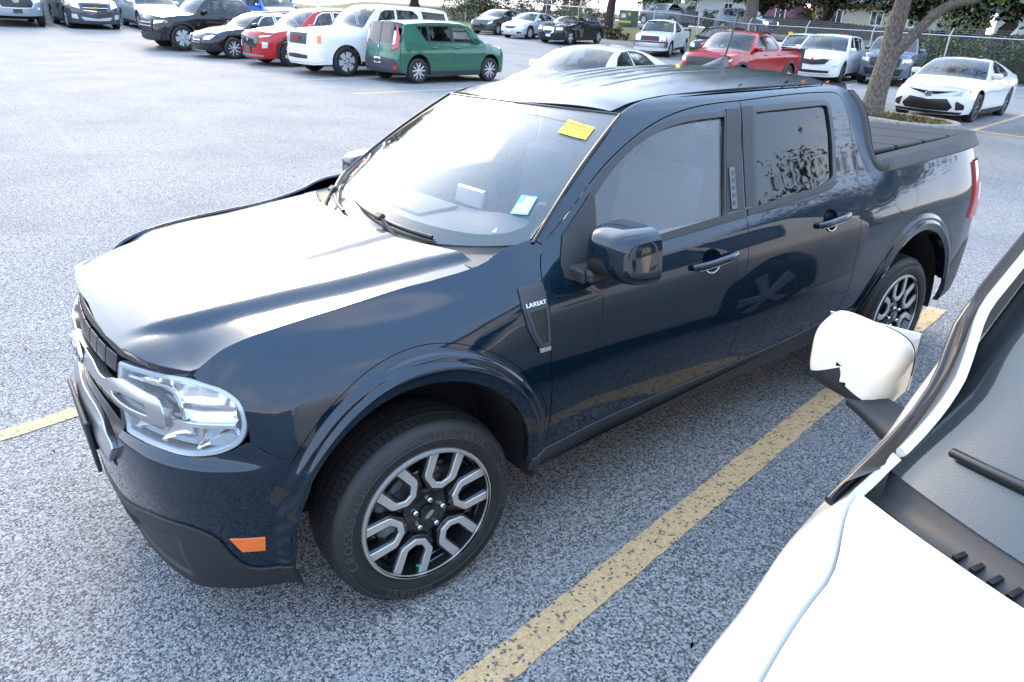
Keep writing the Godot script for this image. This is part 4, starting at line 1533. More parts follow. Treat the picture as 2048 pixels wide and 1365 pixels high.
func pickup_wheels(T: Node3D) -> void:
	var tyre := tyre_mb()
	var letters := tyre_letters()
	var spokes := rim_spokes()
	var machined := rim_machined()
	var barrel := MB.new()
	barrel.lathe(V2([0.238, 0.02, 0.232, -0.02, 0.212, -0.05, 0.206, -0.19]), 64)
	var lip := MB.new()
	lip.lathe(V2([0.2340, 0.008, 0.2350, 0.012, 0.2465, 0.012, 0.2490, 0.007, 0.2490, -0.004]), 96)
	var nut := MB.new()
	nut.lathe(V2([0.0, 0.030, 0.006, 0.029, 0.0095, 0.026, 0.0105, 0.018, 0.0105, 0.0]), 10, 0.5)
	var nut_mesh := nut.mesh()
	var cap := MB.new()
	cap.lathe(V2([0.0, 0.006, 0.024, 0.005, 0.030, 0.003, 0.033, -0.004]), 32)
	var disc := MB.new()
	disc.lathe(V2([0.04, -0.060, 0.15, -0.060, 0.152, -0.066, 0.152, -0.085]), 48)
	var cal := MB.new()
	cal.box(Vector3(0.13, 0.0, -0.07), Vector3(0.08, 0.17, 0.07), Basis(), 0.015)
	cal.box(Vector3(0.125, 0.02, -0.035), Vector3(0.05, 0.05, 0.015), Basis(), 0.005)
	var logo := MB.new()
	var ov := PackedVector2Array()
	for k in 24:
		ov.append(Vector2(cos(TAU * k / 24) * 0.020, sin(TAU * k / 24) * 0.0085))
	logo.plate(ov, 0.004, 0.0068, Transform3D(Basis(Vector3(0, 0, 1), deg_to_rad(38))))
	var meshes := {}
	for e in [["tyre", tyre, "rubber"], ["sidewall_lettering", letters, "rubber_letter"], ["rim_barrel", barrel, "rim_black"], ["spoke_web", spokes, "rim_black"], ["machined_face", machined, "machined"], ["rim_lip", lip, "machined"], ["hub_cap", cap, "rim_black"], ["hub_badge", logo, "silver_trim"], ["brake_disc", disc, "brake_steel"], ["brake_caliper", cal, "caliper_grey"]]:
		meshes[e[0]] = [e[1].mesh(), M[e[2]]]
	for w in [[0.93, 1.0, 1.0, 0.0], [4.006, 1.0, 0.0, 23.0], [0.93, -1.0, -1.0, 12.0], [4.006, -1.0, 0.0, 40.0]]:
		var o := Node3D.new()
		o.name = "wheel"
		# wheels face outwards: local z is the axle
		var b := Basis(Vector3.UP, deg_to_rad(-1.0 * w[2])) * (Basis() if w[1] > 0 else Basis(Vector3.UP, PI))
		b = b * Basis(Vector3(0, 0, 1), deg_to_rad(w[3]))
		o.transform = Transform3D(b, Vector3(w[0], 0.352, 0.880 * w[1]))
		T.add_child(o, true)
		for k in meshes:
			if k in ["brake_caliper"]:
				part(k, meshes[k][0], meshes[k][1], o, Transform3D(Basis(Vector3(0, 0, 1), deg_to_rad(180.0 - w[3])), Vector3.ZERO))
			else:
				part(k, meshes[k][0], meshes[k][1], o)
		for k in 5:
			var w5 := deg_to_rad(83.0 + 72.0 * k)
			part("lug_nut", nut_mesh, M.chrome, o, Transform3D(Basis(), Vector3(cos(w5) * 0.055, sin(w5) * 0.055, -0.02)))
		var vc := MB.new()
		vc.tube([Vector3(0.17, -0.125, -0.01), Vector3(0.16, -0.118, 0.012)], [0.005], 8)
		part("valve_cap", vc, M.cap_green, o, Transform3D(Basis(Vector3(0, 0, 1), deg_to_rad(-68.0)), Vector3.ZERO))
		# arch liner
		var ln := MB.new()
		ln.lathe(V2([0.470, -0.012, 0.46, -0.03, 0.455, -0.36, 0.10, -0.38]), 40, 0.7, deg_to_rad(-9), deg_to_rad(186))
		part("wheel_arch_liner", ln, M.liner_felt, T, Transform3D(Basis() if w[1] > 0 else Basis(Vector3.UP, PI), Vector3(w[0], 0.375, 0.875 * w[1])))
	var und := MB.new()
	und.box(Vector3(2.5, 0.33, 0.0), Vector3(4.3, 0.06, 1.10))
	part("underbody", und, M.dark_void, T)


func tyre_mb() -> MB:
	# local z outwards, outer wall near z = 0.012; tread blocks cut by grooves and sipes
	var m := MB.new()
	var R := 0.352
	m.lathe(V2([0.247, 0.000, 0.252, 0.008, 0.262, 0.013, 0.285, 0.0165, 0.300, 0.0165, 0.302, 0.0150, 0.316, 0.0125, 0.330, 0.004, 0.339, -0.010, 0.342, -0.016]), 96, 0.6)
	m.lathe(V2([0.342, -0.016, 0.342, -0.206, 0.330, -0.226, 0.300, -0.238, 0.247, -0.222]), 96, 0.6)
	# ribs: shoulder blocks at both edges and three centre ribs, each block its own faces
	var seg := 90
	for rib in [[-0.012, -0.050, 0.30], [-0.058, -0.088, 0.14], [-0.095, -0.125, 0.14], [-0.132, -0.164, 0.14], [-0.172, -0.210, 0.30]]:
		for k in seg:
			var gap: float = rib[2] * 0.5
			var a0 := TAU * (k + gap * 0.5 + (0.35 if rib[2] < 0.2 else 0.0)) / seg
			var a1 := TAU * (k + 1.0 - gap * 0.5 + (0.35 if rib[2] < 0.2 else 0.0)) / seg
			var sh := 0.006 if rib[2] < 0.2 else 0.0
			var outer := R if rib[2] < 0.2 else R - 0.0025
			var c := [Vector2(a0, rib[0]), Vector2(a1, rib[0]), Vector2(a1 - sh, rib[1]), Vector2(a0 - sh, rib[1])]
			var top := []
			var low := []
			for q in c:
				var rr := outer
				if rib[2] > 0.2 and (q.y > -0.02 or q.y < -0.2):
					rr = R - 0.009
				top.append(Vector3(cos(q.x) * rr, sin(q.x) * rr, q.y))
				low.append(Vector3(cos(q.x) * 0.340, sin(q.x) * 0.340, q.y))
			m.face(top)
			for j in 4:
				var j2 := (j + 1) % 4
				m.face([low[j], low[j2], top[j2], top[j]])
	return m


func arc_text(txt: String, r: float, at_deg: float, size: float, z: float, weight := 700, spread := 1.0) -> MB:
	# letters standing on a circle, read from outside, at_deg is the middle (0 = +x, counter-clockwise)
	var m := MB.new()
	var parts := []
	var total := 0.0
	for ch in txt:
		if ch == " ":
			parts.append([null, size * 0.4])
			total += size * 0.4 * spread
			continue
		var g := text_mb(ch, size, 0.0016, "Droid Sans", weight)
		var lo := 1e9
		var hi := -1e9
		for v in g.v:
			lo = minf(lo, v.x)
			hi = maxf(hi, v.x)
		parts.append([g, hi - lo + size * 0.16])
		total += (hi - lo + size * 0.16) * spread
	var pos := -total * 0.5
	for p in parts:
		var wd: float = p[1] * spread
		if p[0]:
			var w := deg_to_rad(at_deg) - (pos + wd * 0.5) / r
			var x := Vector3(sin(w), -cos(w), 0)
			var y := Vector3(cos(w), sin(w), 0)
			m.add(p[0], Transform3D(Basis(x * spread, y, Vector3(0, 0, 1)), Vector3(cos(w) * r, sin(w) * r, z)))
		pos += wd
	return m


func tyre_letters() -> MB:
	var m := MB.new()
	m.add(arc_text("IIIIMOHAVE", 0.302, 68.0, 0.026, 0.0160, 700, 1.25))
	m.add(arc_text("CROSSOVER", 0.298, 168.0, 0.030, 0.0166, 700, 1.3))
	m.add(arc_text("225/60R18", 0.302, 2.0, 0.024, 0.0160, 700, 1.2))
	m.add(arc_text("MOHAVE", 0.302, 250.0, 0.026, 0.0160, 700, 1.25))
	for r in [0.2875, 0.318]:
		var line := MB.new()
		line.lathe(V2([r - 0.001, 0.0152 if r > 0.3 else 0.0168, r, 0.0160 if r > 0.3 else 0.0178, r + 0.001, 0.0150 if r > 0.3 else 0.0168]), 96)
		m.add(line)
	return m


const SPOKE_AT := 68.0


func rim_spokes() -> MB:
	# black casting behind the machined faces: hub, six broad webs, small bridge ribs
	var m := MB.new()
	m.lathe(V2([0.0, -0.010, 0.070, -0.012, 0.088, -0.020, 0.092, -0.045]), 48)
	for k in 6:
		var xf := Transform3D(Basis(Vector3(0, 0, 1), deg_to_rad(SPOKE_AT + 60.0 * k - 90.0)), Vector3.ZERO)
		for sd in [-1.0, 1.0]:
			m.plate(V2([sd * 0.028, 0.236, sd * 0.073, 0.228, sd * 0.070, 0.135, sd * 0.030, 0.088, sd * 0.0, 0.082, 0.0, 0.112, sd * 0.026, 0.125, sd * 0.031, 0.145]), -0.055, -0.003, xf, 0.002)
		# short outer bridge and ribs in the gaps between the pairs
		var xg := Transform3D(Basis(Vector3(0, 0, 1), deg_to_rad(SPOKE_AT + 30.0 + 60.0 * k - 90.0)), Vector3.ZERO)
		m.plate(V2([-0.016, 0.075, 0.016, 0.075, 0.010, 0.16, -0.010, 0.16]), -0.06, -0.030, xg, 0.004)
		m.plate(V2([-0.050, 0.222, 0.050, 0.222, 0.048, 0.238, -0.048, 0.238]), -0.06, -0.022, xg, 0.003)
		m.plate(V2([-0.036, 0.204, 0.036, 0.204, 0.038, 0.214, -0.038, 0.214]), -0.06, -0.034, xg, 0.003)
	return m


func rim_machined() -> MB:
	var m := MB.new()
	for k in 6:
		var xf := Transform3D(Basis(Vector3(0, 0, 1), deg_to_rad(SPOKE_AT + 60.0 * k - 90.0)), Vector3.ZERO)
		# one U with a blunt point towards the hub
		m.plate(V2([0.068, 0.229, 0.0635, 0.142, 0.058, 0.130, 0.020, 0.0975, -0.020, 0.0975, -0.058, 0.130, -0.0635, 0.142, -0.068, 0.229, -0.0365, 0.236, -0.0365, 0.147, -0.0335, 0.138, -0.012, 0.119, 0.012, 0.119, 0.0335, 0.138, 0.0365, 0.147, 0.0365, 0.236]), -0.004, 0.0037, xf, 0.0016)
	return m


# ---------------------------------------------------------------- parked cars
class Shell:
	# a car's outer skin as a wrap: s runs from the middle of the nose round the corner, along the flank and round the tail
	var p := PackedVector2Array()
	var s := PackedFloat32Array()
	var n := PackedVector2Array()
	var ys := []
	var st := []     # stations [s, insets]
	var sx := 0.0

	func setup(q: PackedVector2Array) -> void:
		var m := q.size()
		for k in m - 1:
			var a := q[k - 1] if k > 0 else Vector2(q[1].x, -q[1].y)
			var d := q[k + 2] if k < m - 2 else Vector2(q[m - 2].x, -q[m - 2].y)
			var l0 := maxf(sqrt(a.distance_to(q[k])), 1e-4)
			var l1 := maxf(sqrt(q[k].distance_to(q[k + 1])), 1e-4)
			var l2 := maxf(sqrt(q[k + 1].distance_to(d)), 1e-4)
			var m1 := ((q[k] - a) / l0 - (q[k + 1] - a) / (l0 + l1) + (q[k + 1] - q[k]) / l1) * l1
			var m2 := ((q[k + 1] - q[k]) / l1 - (d - q[k]) / (l1 + l2) + (d - q[k + 1]) / l2) * l1
			for j in 12:
				var t := j / 12.0
				p.append((2 * t * t * t - 3 * t * t + 1) * q[k] + (t * t * t - 2 * t * t + t) * m1 + (3 * t * t - 2 * t * t * t) * q[k + 1] + (t * t * t - t * t) * m2)
		p.append(q[m - 1])
		s.append(0.0)
		for k in range(1, p.size()):
			s.append(s[k - 1] + p[k].distance_to(p[k - 1]))
		for k in p.size():
			var d := (p[mini(k + 1, p.size() - 1)] - p[maxi(k - 1, 0)]).normalized()
			if k == 0:
				d = Vector2(0, 1)
			elif k == p.size() - 1:
				d = Vector2(0, -1)
			n.append(Vector2(-d.y, d.x))

	func s_at(x: float) -> float:
		# along the flank
		for k in range(1, p.size()):
			if p[k].x >= x and p[k].y > 0.05:
				return lerpf(s[k - 1], s[k], clampf((x - p[k - 1].x) / maxf(p[k].x - p[k - 1].x, 1e-6), 0.0, 1.0))
		return s[s.size() - 1]

	func inset_at(a: Array, y: float) -> float:
		var m := ys.size()
		if y <= ys[0]:
			return a[0]
		if y >= ys[m - 1]:
			return a[m - 1]
		var k := 0
		while y > ys[k + 1]:
			k += 1
		var h: float = ys[k + 1] - ys[k]
		var d: float = (a[k + 1] - a[k]) / h
		var m0 := d
		var m1 := d
		if k > 0:
			m0 = ((a[k] - a[k - 1]) / (ys[k] - ys[k - 1]) + d) * 0.5
		if k < m - 2:
			m1 = ((a[k + 2] - a[k + 1]) / (ys[k + 2] - ys[k + 1]) + d) * 0.5
		var t: float = (y - ys[k]) / h
		return (2 * t * t * t - 3 * t * t + 1) * a[k] + (t * t * t - 2 * t * t + t) * h * m0 + (3 * t * t - 2 * t * t * t) * a[k + 1] + (t * t * t - t * t) * h * m1

	func at(s0: float, y: float, out := 0.0) -> Vector3:
		var sg := -1.0 if s0 < 0.0 else 1.0
		s0 = absf(s0)
		var k := clampi(s.bsearch(s0) - 1, 0, s.size() - 2)
		var t := clampf((s0 - s[k]) / maxf(s[k + 1] - s[k], 1e-6), 0.0, 1.0)
		var c := p[k].lerp(p[k + 1], t)
		var nn := n[k].lerp(n[k + 1], t).normalized()
		var j := 0
		while j < st.size() - 2 and s0 > st[j + 1][0]:
			j += 1
		var w := clampf((s0 - st[j][0]) / (st[j + 1][0] - st[j][0]), 0.0, 1.0)
		w = w * w * (3.0 - 2.0 * w)
		var d := lerpf(inset_at(st[j][1], y), inset_at(st[j + 1][1], y), w) - out
		return Vector3(c.x - nn.x * d, y, (c.y - nn.y * d) * sg)


func car_materials() -> void:
	for e in [["paint_white", 0.66, 0.66, 0.655, 0.0], ["paint_cream", 0.66, 0.61, 0.53, 0.0], ["paint_red", 0.34, 0.006, 0.012, 0.1], ["paint_black", 0.008, 0.008, 0.010, 0.1], ["paint_green", 0.030, 0.115, 0.075, 0.4], ["paint_silver", 0.50, 0.53, 0.56, 0.6], ["paint_graphite", 0.055, 0.062, 0.072, 0.5], ["paint_steel", 0.22, 0.26, 0.31, 0.55], ["paint_greyblue", 0.10, 0.125, 0.16, 0.5], ["paint_blue", 0.02, 0.12, 0.45, 0.3]]:
		mat(e[0], lin(e[1], e[2], e[3]), 0.4, e[4] * 0.6, 1.0).metallic_specular = 0.2
	mat("alloy", lin(0.50, 0.50, 0.50), 0.35, 0.35)
	mat("alloy_dark", lin(0.14, 0.14, 0.15), 0.32, 0.7)
	mat("lamp_clear", lin(0.62, 0.64, 0.66), 0.12, 0.55, 1.0)
	mat("lamp_lit", lin(0.9, 0.85, 0.7), 0.2)
	M.lamp_lit.emission_enabled = true
	M.lamp_lit.emission = Color(1.0, 0.86, 0.62)
	M.lamp_lit.emission_energy_multiplier = 6.0
	mat("plate_white", lin(0.66, 0.66, 0.66), 0.5)
	mat("gold", lin(0.75, 0.50, 0.10), 0.25, 0.9)
	glass("car_glass", Color(0.10, 0.14, 0.14), 0.45)
	glass("car_glass_dark", Color(0.01, 0.012, 0.014), 0.80)


func wheel_meshes(style: String, R: float, wd: float) -> Dictionary:
	# shared meshes of one wheel, axle along local z, outer face at z = 0
	var rr := R * 0.68
	var t := MB.new()
	t.lathe(V2([rr, -0.012, rr + 0.006, 0.0, rr + 0.02, 0.006, R * 0.88, 0.006, R - 0.012, -0.008, R, -0.03, R, -wd * 0.8, R - 0.02, -wd, rr, -wd]), 36, 0.55)
	var b := MB.new()
	b.lathe(V2([rr - 0.010, 0.001, rr, 0.001, rr + 0.004, -0.008]), 36)
	b.lathe(V2([0.02, -0.06, rr * 0.98, -0.06]), 24)
	b.lathe(V2([rr - 0.012, -0.002, rr - 0.02, -0.06]), 36)
	var f := MB.new()
	var nsp := 5
	var half := 0.16
	var twin := false
	if style == "six":
		nsp = 6
		half = 0.26
	elif style == "twin":
		nsp = 5
		twin = true
	elif style == "ten":
		nsp = 10
		half = 0.14
	elif style == "seven":
		nsp = 7
		half = 0.17
	f.lathe(V2([0.0, 0.002, rr * 0.16, 0.0, rr * 0.24, -0.010]), 20)
	for k in nsp:
		var xf := Transform3D(Basis(Vector3(0, 0, 1), TAU * k / nsp + 0.2), Vector3.ZERO)
		if twin:
			for sd in [-1.0, 1.0]:
				f.plate(V2([sd * 0.02 * rr, rr * 0.15, sd * 0.17 * rr, rr * 0.15, sd * 0.42 * rr, rr * 0.965, sd * 0.27 * rr, rr * 0.985]), -0.03, -0.004, xf, 0.003)
		else:
			f.plate(V2([-half * rr * 0.75, rr * 0.14, half * rr * 0.75, rr * 0.14, half * rr, rr * 0.6, half * rr * 1.35, rr * 0.97, -half * rr * 1.35, rr * 0.97, -half * rr, rr * 0.6]), -0.03, -0.004, xf, 0.003)
	return {"tyre": t.mesh(), "rim": b.mesh(), "spokes": f.mesh()}


var wheel_cache := {}


func add_wheel(T: Node3D, style: String, R: float, wd: float, at: Vector3, left: bool, rim_mat: Material, turn := 0.0) -> void:
	var key := "%s %.3f" % [style, R]
	if not wheel_cache.has(key):
		wheel_cache[key] = wheel_meshes(style, R, wd)
	var w: Dictionary = wheel_cache[key]
	var o := Node3D.new()
	o.name = "wheel"
	var b := (Basis() if left else Basis(Vector3.UP, PI)) * Basis(Vector3(0, 0, 1), turn)
	o.transform = Transform3D(b, at)
	T.add_child(o, true)
	part("tyre", w.tyre, M.rubber, o)
	part("rim", w.rim, M.alloy_dark if rim_mat == M.alloy else M.satin_black, o)
	part("spokes", w.spokes, rim_mat, o)


func edge_y(c: Dictionary, x: float) -> float:
	return table(x, c.ex, c.ey)


func car_shell(c: Dictionary) -> Shell:
	var sh := Shell.new()
	var W: float = c.W
	var L: float = c.L
	var b: float = c.get("bow", 1.0)
	sh.setup(V2([0, 0, 0.012 * b, 0.22 * W, 0.04 * b, 0.45 * W, 0.10 * b, 0.66 * W, 0.19 * b, 0.81 * W, 0.33 * b, 0.91 * W, 0.55, 0.965 * W, 0.95, 0.99 * W, L * 0.35, W, L * 0.62, W, L - 0.85, 0.99 * W, L - 0.42, 0.955 * W, L - 0.20, 0.89 * W, L - 0.08, 0.78 * W, L - 0.03, 0.6 * W, L - 0.008, 0.3 * W, L, 0]))
	var H: float = c.H
	sh.ys = [0.15, 0.24, 0.34, 0.46, 0.58, 0.70, 0.80, 0.88, 0.96, 1.04, 1.12, 1.22, 1.34, 1.46, 1.6, 1.75, 1.9, 2.0]
	var belt: float = c.belt
	var roofy: float = c.ry
	var tum: float = c.get("tumble", 0.24)
	var side := func(ye: float, cabin: float) -> Array:
		var o := []
		for y in sh.ys:
			var d := 0.055 * pow(clampf((0.42 - y) / 0.27, 0.0, 1.0), 1.3)
			d += 0.012 * exp(-pow((y - 0.50) / 0.09, 2.0))
			if cabin > 0.5:
				d += c.get("shoulder", 0.045) * smoothstep(belt - 0.22, belt + 0.01, y)
				d += tum * clampf((y - belt) / (roofy - belt), 0.0, 1.3)
			else:
				d += c.get("fender_in", 0.10) * pow(clampf((y - (ye - 0.26)) / 0.26, 0.0, 3.0), 2.0)
			o.append(d)
		return o
	var end := func(t: Array) -> Array:
		var o := []
		for y in sh.ys:
			o.append(table(y, t[0], t[1]))
		return o
	var mix := func(a: Array, b2: Array, w: float) -> Array:
		var o := []
		for k in a.size():
			o.append(lerpf(a[k], b2[k], w))
		return o
	var nose: Array = end.call(c.nose)
	var tail: Array = end.call(c.tail)
	var fy := edge_y(c, c.xf)
	var fender: Array = side.call(fy, 0.0)
	var cab: Array = side.call(belt, 1.0)
	var dy := edge_y(c, c.L - 0.3)
	var back: Array = cab if c.kind in ["suv", "hatch"] else side.call(dy, 0.0)
	sh.st = [[0.0, nose], [sh.s_at(0.10 * b), mix.call(nose, side.call(edge_y(c, 0.3), 0.0), 0.35)], [sh.s_at(0.45), mix.call(nose, side.call(edge_y(c, 0.45), 0.0), 0.85)], [sh.s_at(c.xf), fender], [sh.s_at(c.xa), mix.call(side.call(edge_y(c, c.xa), 0.0), cab, 0.6)], [sh.s_at(c.xa + 0.3), cab], [sh.s_at(c.xe), cab], [sh.s_at(minf(c.xb, L - 0.55)), mix.call(cab, back, 0.8)], [sh.s_at(L - 0.35), back], [sh.s[sh.s.size() - 1] - 0.45 * W, mix.call(back, tail, 0.75)], [sh.s[sh.s.size() - 1], tail]]
	sh.sx = sh.s_at(L * 0.4) - L * 0.4
	return sh


func strip(sh: Shell, c: Dictionary, x0: float, x1: float, nu: int, nv: int, crown0: float, crown1: float, bow0: float, bow1: float, drop := 0.0, shrink := 1.0, power := 2.4) -> MB:
	# a piece of the car's top from x0 to x1 between its two side edges
	var m := MB.new()
	m.grid(nu, nv, func(u: float, v: float) -> Vector3:
		var x := lerpf(x0, x1, u)
		var e := sh.at(sh.s_at(x), edge_y(c, x))
		var w := lerpf(-1.0, 1.0, v) * shrink
		var aw := absf(w)
		var cr := lerpf(crown0, crown1, u)
		return Vector3(e.x - lerpf(bow0, bow1, u) * (1.0 - aw * aw), e.y - drop + cr * (1.0 - pow(aw, power)), e.z * w))
	return m


func arch_line(cx: float, r: float, y0: float, ry := 0.0) -> PackedVector2Array:
	# wheel opening from back to front
	var o := PackedVector2Array()
	var h := ry if ry > 0.0 else r
	for k in 15:
		var w := PI * k / 14.0
		var y := 0.36 + sin(w) * h * 1.04
		o.append(Vector2(cx + cos(w) * r, maxf(y, y0) if k in [0, 14] else y))
	o[0].y = y0
	o[14].y = y0
	return o


func build_car(c: Dictionary) -> Node3D:
	# c.at front axle middle on the ground, c.a direction (degrees) of the car's back
	var a := deg_to_rad(c.a)
	var b := Basis(Vector3.UP, -a)
	var org: Vector3 = c.at
	org.y = ground_y(org.x, org.z)
	var far_end := org + b * Vector3(c.xr - c.xf, 0, 0)
	var rise: float = ground_y(far_end.x, far_end.z) - org.y
	b = b * Basis(Vector3(0, 0, 1), atan2(rise, c.xr - c.xf))
	var k: float = c.get("scale", 1.0)
	var place := Transform3D(b.scaled_local(Vector3(k, k, k)), org) * Transform3D(Basis(), Vector3(-c.xf, 0, 0))
	var T := thing(c.name, c.label, c.cat, c.get("frame", place), c.get("group", ""))
	var P: Material = M[c.paint]
	var sh := car_shell(c)
	var sx := sh.sx
	var lift := func(q: Vector2) -> Vector3: return sh.at(q.x + sx, q.y)
	var lift_at := func(out: float) -> Callable:
		return func(q: Vector2) -> Vector3: return sh.at(q.x + sx, q.y, out)
	var front_at_ := func(out: float) -> Callable:
		return func(q: Vector2) -> Vector3: return sh.at(q.x, q.y, out)
	var step: float = c.get("step", 0.07)
	var L: float = c.L
	var y0: float = c.get("clear", 0.22)
	var xh0: float = c.hx     # where flank meets hood front
	var R: float = c.r
	# --- flank outline
	var top := PackedVector2Array()
	var x := xh0
	while x < c.xend:
		top.append(Vector2(x, edge_y(c, x)))
		x += 0.06
	top.append(Vector2(c.xend, edge_y(c, c.xend)))
	var ro: float = c.get("arch", R + 0.055)
	var low := PackedVector2Array([Vector2(c.xend, y0 + 0.08)])
	low.append_array(arch_line(c.xr, ro, y0 + 0.02))
	low.append_array(arch_line(c.xf, ro, y0 + 0.02))
	low.append(Vector2(xh0, y0 + 0.02))
	var side := PackedVector2Array(top)
	side.append_array(low)
	var cuts: Array = c.cuts
	var names := ["front_fender"]
	for q in cuts.size() - 1:
		names.append("rear_door" if q == 1 else "front_door")
	names.append("rear_quarter")
	var xs := [-1.0] + cuts + [L + 2.0]
	for j in names.size():
		var g := 0.004
		var box := V2([xs[j] + g, 0, xs[j + 1] - g, 0, xs[j + 1] - g, 3, xs[j] + g, 3])
		for poly in Geometry2D.intersect_polygons(side, box):
			if poly.size() < 3 or Geometry2D.is_polygon_clockwise(poly):
				continue
			var holes := []
			for w in c.windows:
				var wp := V2(w)
				var mid := Vector2()
				for q in wp:
					mid += q / wp.size()
				if mid.x > xs[j] and mid.x < xs[j + 1]:
					holes.append(wp)
			var pm := panel(poly, holes, step, lift, 0.02)
			var pr := [part(names[j], pm, P, T), part(names[j], pm.flipped_z(), P, T)]
			for h in holes:
				var gm: Material = M.car_glass_dark if h[0].x > c.get("dark_from", 99.0) else M.car_glass
				var gl := panel(inset(h, -0.006), [], step * 1.5, lift_at.call(-0.01), 0.0)
				part("window", gl, gm, pr[0])
				part("window", gl.flipped_z(), gm, pr[1])
				var fr := panel(inset(h, -0.022), [inset(h, 0.008)], step * 0.5, lift_at.call(0.003), 0.012)
				var fm: Material = M.chrome if c.get("bright_trim", false) else M.satin_black
				part("window_frame", fr, fm, pr[0])
				part("window_frame", fr.flipped_z(), fm, pr[1])
	if c.get("cladding", false):
		for cx in [c.xf, c.xr]:
			var oa := arch_line(cx, ro + 0.07, y0 + 0.03)
			var ia := arch_line(cx, ro - 0.005, y0 + 0.03)
			var cl := panel(join([oa, rev(ia)]), [], step * 0.5, lift_at.call(0.022), 0.03)
			var cm: Material = M[c.get("cladding_paint", "black_plastic")]
			part("arch_moulding", cl, cm, T)
			part("arch_moulding", cl.flipped_z(), cm, T)
	var sill := panel(V2([c.xf + ro, y0 - 0.03, c.xr - ro, y0 - 0.03, c.xr - ro, y0 + 0.10, c.xf + ro, y0 + 0.10]), [], step, lift_at.call(0.006), 0.03)
	part("sill", sill, M[c.get("sill", "black_plastic")], T)
	part("sill", sill.flipped_z(), M[c.get("sill", "black_plastic")], T)
	# --- tops
	part("hood", strip(sh, c, xh0, c.xa, 20, 24, c.get("hood_crown", 0.05), 0.045, c.get("hood_bow", 0.20), c.get("hood_bow2", 0.22), 0.0, c.get("hood_shrink", 0.996)), P, T)
	if not c.has("no_windshield"):
		var W := part("windshield", strip(sh, c, c.xa, c.xe, 8, 16, 0.045, 0.05, 0.22, 0.11, 0.0, 0.955), M.car_glass, T)
		for sd in [1.0, -1.0]:
			var pl := MB.new()
			pl.grid(8, 2, func(u: float, v: float) -> Vector3:
				var x2 := lerpf(c.xa, c.xe, u)
				var e := sh.at(sh.s_at(x2), edge_y(c, x2))
				var w := lerpf(0.945, 1.0, v)
				var cr := lerpf(0.045, 0.05, u)
				return Vector3(e.x - lerpf(0.22, 0.11, u) * (1.0 - w * w), e.y + cr * (1.0 - pow(w, 2.4)) + 0.003, e.z * w * sd))
			part("pillar", pl, P, T)
	part("roof", strip(sh, c, c.xe, c.xb, 14, 16, 0.05, 0.055, 0.11, c.get("rear_bow", -0.05)), P, T)
	if c.has("roof_glass"):
		part("sunroof", strip(sh, c, c.xe + 0.12, c.xe + 0.80, 8, 10, 0.054, 0.058, 0.08, 0.02, -0.005, 0.62), M.gloss_black, T)
	if c.kind == "pickup":
		pickup_back(c, T, sh, P)
	else:
		part("rear_window", strip(sh, c, c.xb, c.xd, 8, 14, 0.055, 0.05, -0.05, -0.06, 0.0, 0.93), M.car_glass_dark if c.get("dark_from", 99.0) < 90.0 else M.car_glass, T)
		for sd in [1.0, -1.0]:
			var pl := MB.new()
			pl.grid(8, 2, func(u: float, v: float) -> Vector3:
				var x2 := lerpf(c.xb, c.xd, u)
				var e := sh.at(sh.s_at(x2), edge_y(c, x2))
				var w := lerpf(0.915, 1.0, v)
				return Vector3(e.x + lerpf(0.05, 0.06, u) * (1.0 - w * w), e.y + lerpf(0.055, 0.05, u) * (1.0 - pow(w, 2.4)) + 0.003, e.z * w * sd))
			part("rear_pillar", pl, P, T)
		if c.kind == "sedan":
			part("trunk_lid", strip(sh, c, c.xd, c.xend, 8, 14, 0.05, 0.03, -0.06, -0.10), P, T)
	# --- ends: nose and tail fascia
	var s1 := sh.s_at(xh0)
	var yh := edge_y(c, xh0)
	var fas := mirror_s(V2([0.0, yh + c.get("hood_crown", 0.05), s1 * 0.45, yh + 0.035, s1 * 0.8, yh + 0.01, s1, yh - 0.005, s1, y0 + 0.02, s1 * 0.6, y0 - 0.01, 0.0, y0 - 0.02]))
	part("front_bumper", panel(fas, [], step * 0.8, front_at_.call(0.0), 0.03), P, T)
	var s2 := sh.s_at(c.xend)
	var st: float = sh.s[sh.s.size() - 1]
	var ye := edge_y(c, c.xend)
	for sd in [1.0, -1.0]:
		var rear := V2([s2, ye, lerpf(s2, st, 0.5), ye + 0.01, st, ye + 0.02, st, y0 + 0.06, s2, y0 + 0.08])
		var rp := panel(rear, [], step, front_at_.call(0.0), 0.02)
		part("rear_fascia", rp if sd > 0 else rp.flipped_z(), P, T)
	for f in c.get("front", []):
		# [part name, material, stand-off, outline in (s, y), mirrored?]
		var poly := V2(f[3])
		if f[4] == 0:
			part(f[0], panel(mirror_s(poly), [], step * 0.6, front_at_.call(f[2]), 0.02), M[f[1]], T)
		else:
			var fm := panel(poly, [], step * 0.5, front_at_.call(f[2]), 0.02)
			part(f[0], fm, M[f[1]], T)
			part(f[0], fm.flipped_z(), M[f[1]], T)
	for f in c.get("rear", []):
		var poly := V2(f[3])
		for j in poly.size():
			poly[j].x = st - poly[j].x   # measured from the middle of the tail
		for sd in ([1.0] if f[4] == 2 else [1.0, -1.0]):
			var fm := panel(poly, [], step * 0.5, front_at_.call(f[2]), 0.015)
			part(f[0], fm if sd > 0 else fm.flipped_z(), M[f[1]], T)
	for f in c.get("flank", []):
		var fm := panel(V2(f[3]), [], step * 0.5, lift_at.call(f[2]), 0.015)
		part(f[0], fm, M[f[1]], T)
		part(f[0], fm.flipped_z(), M[f[1]], T)
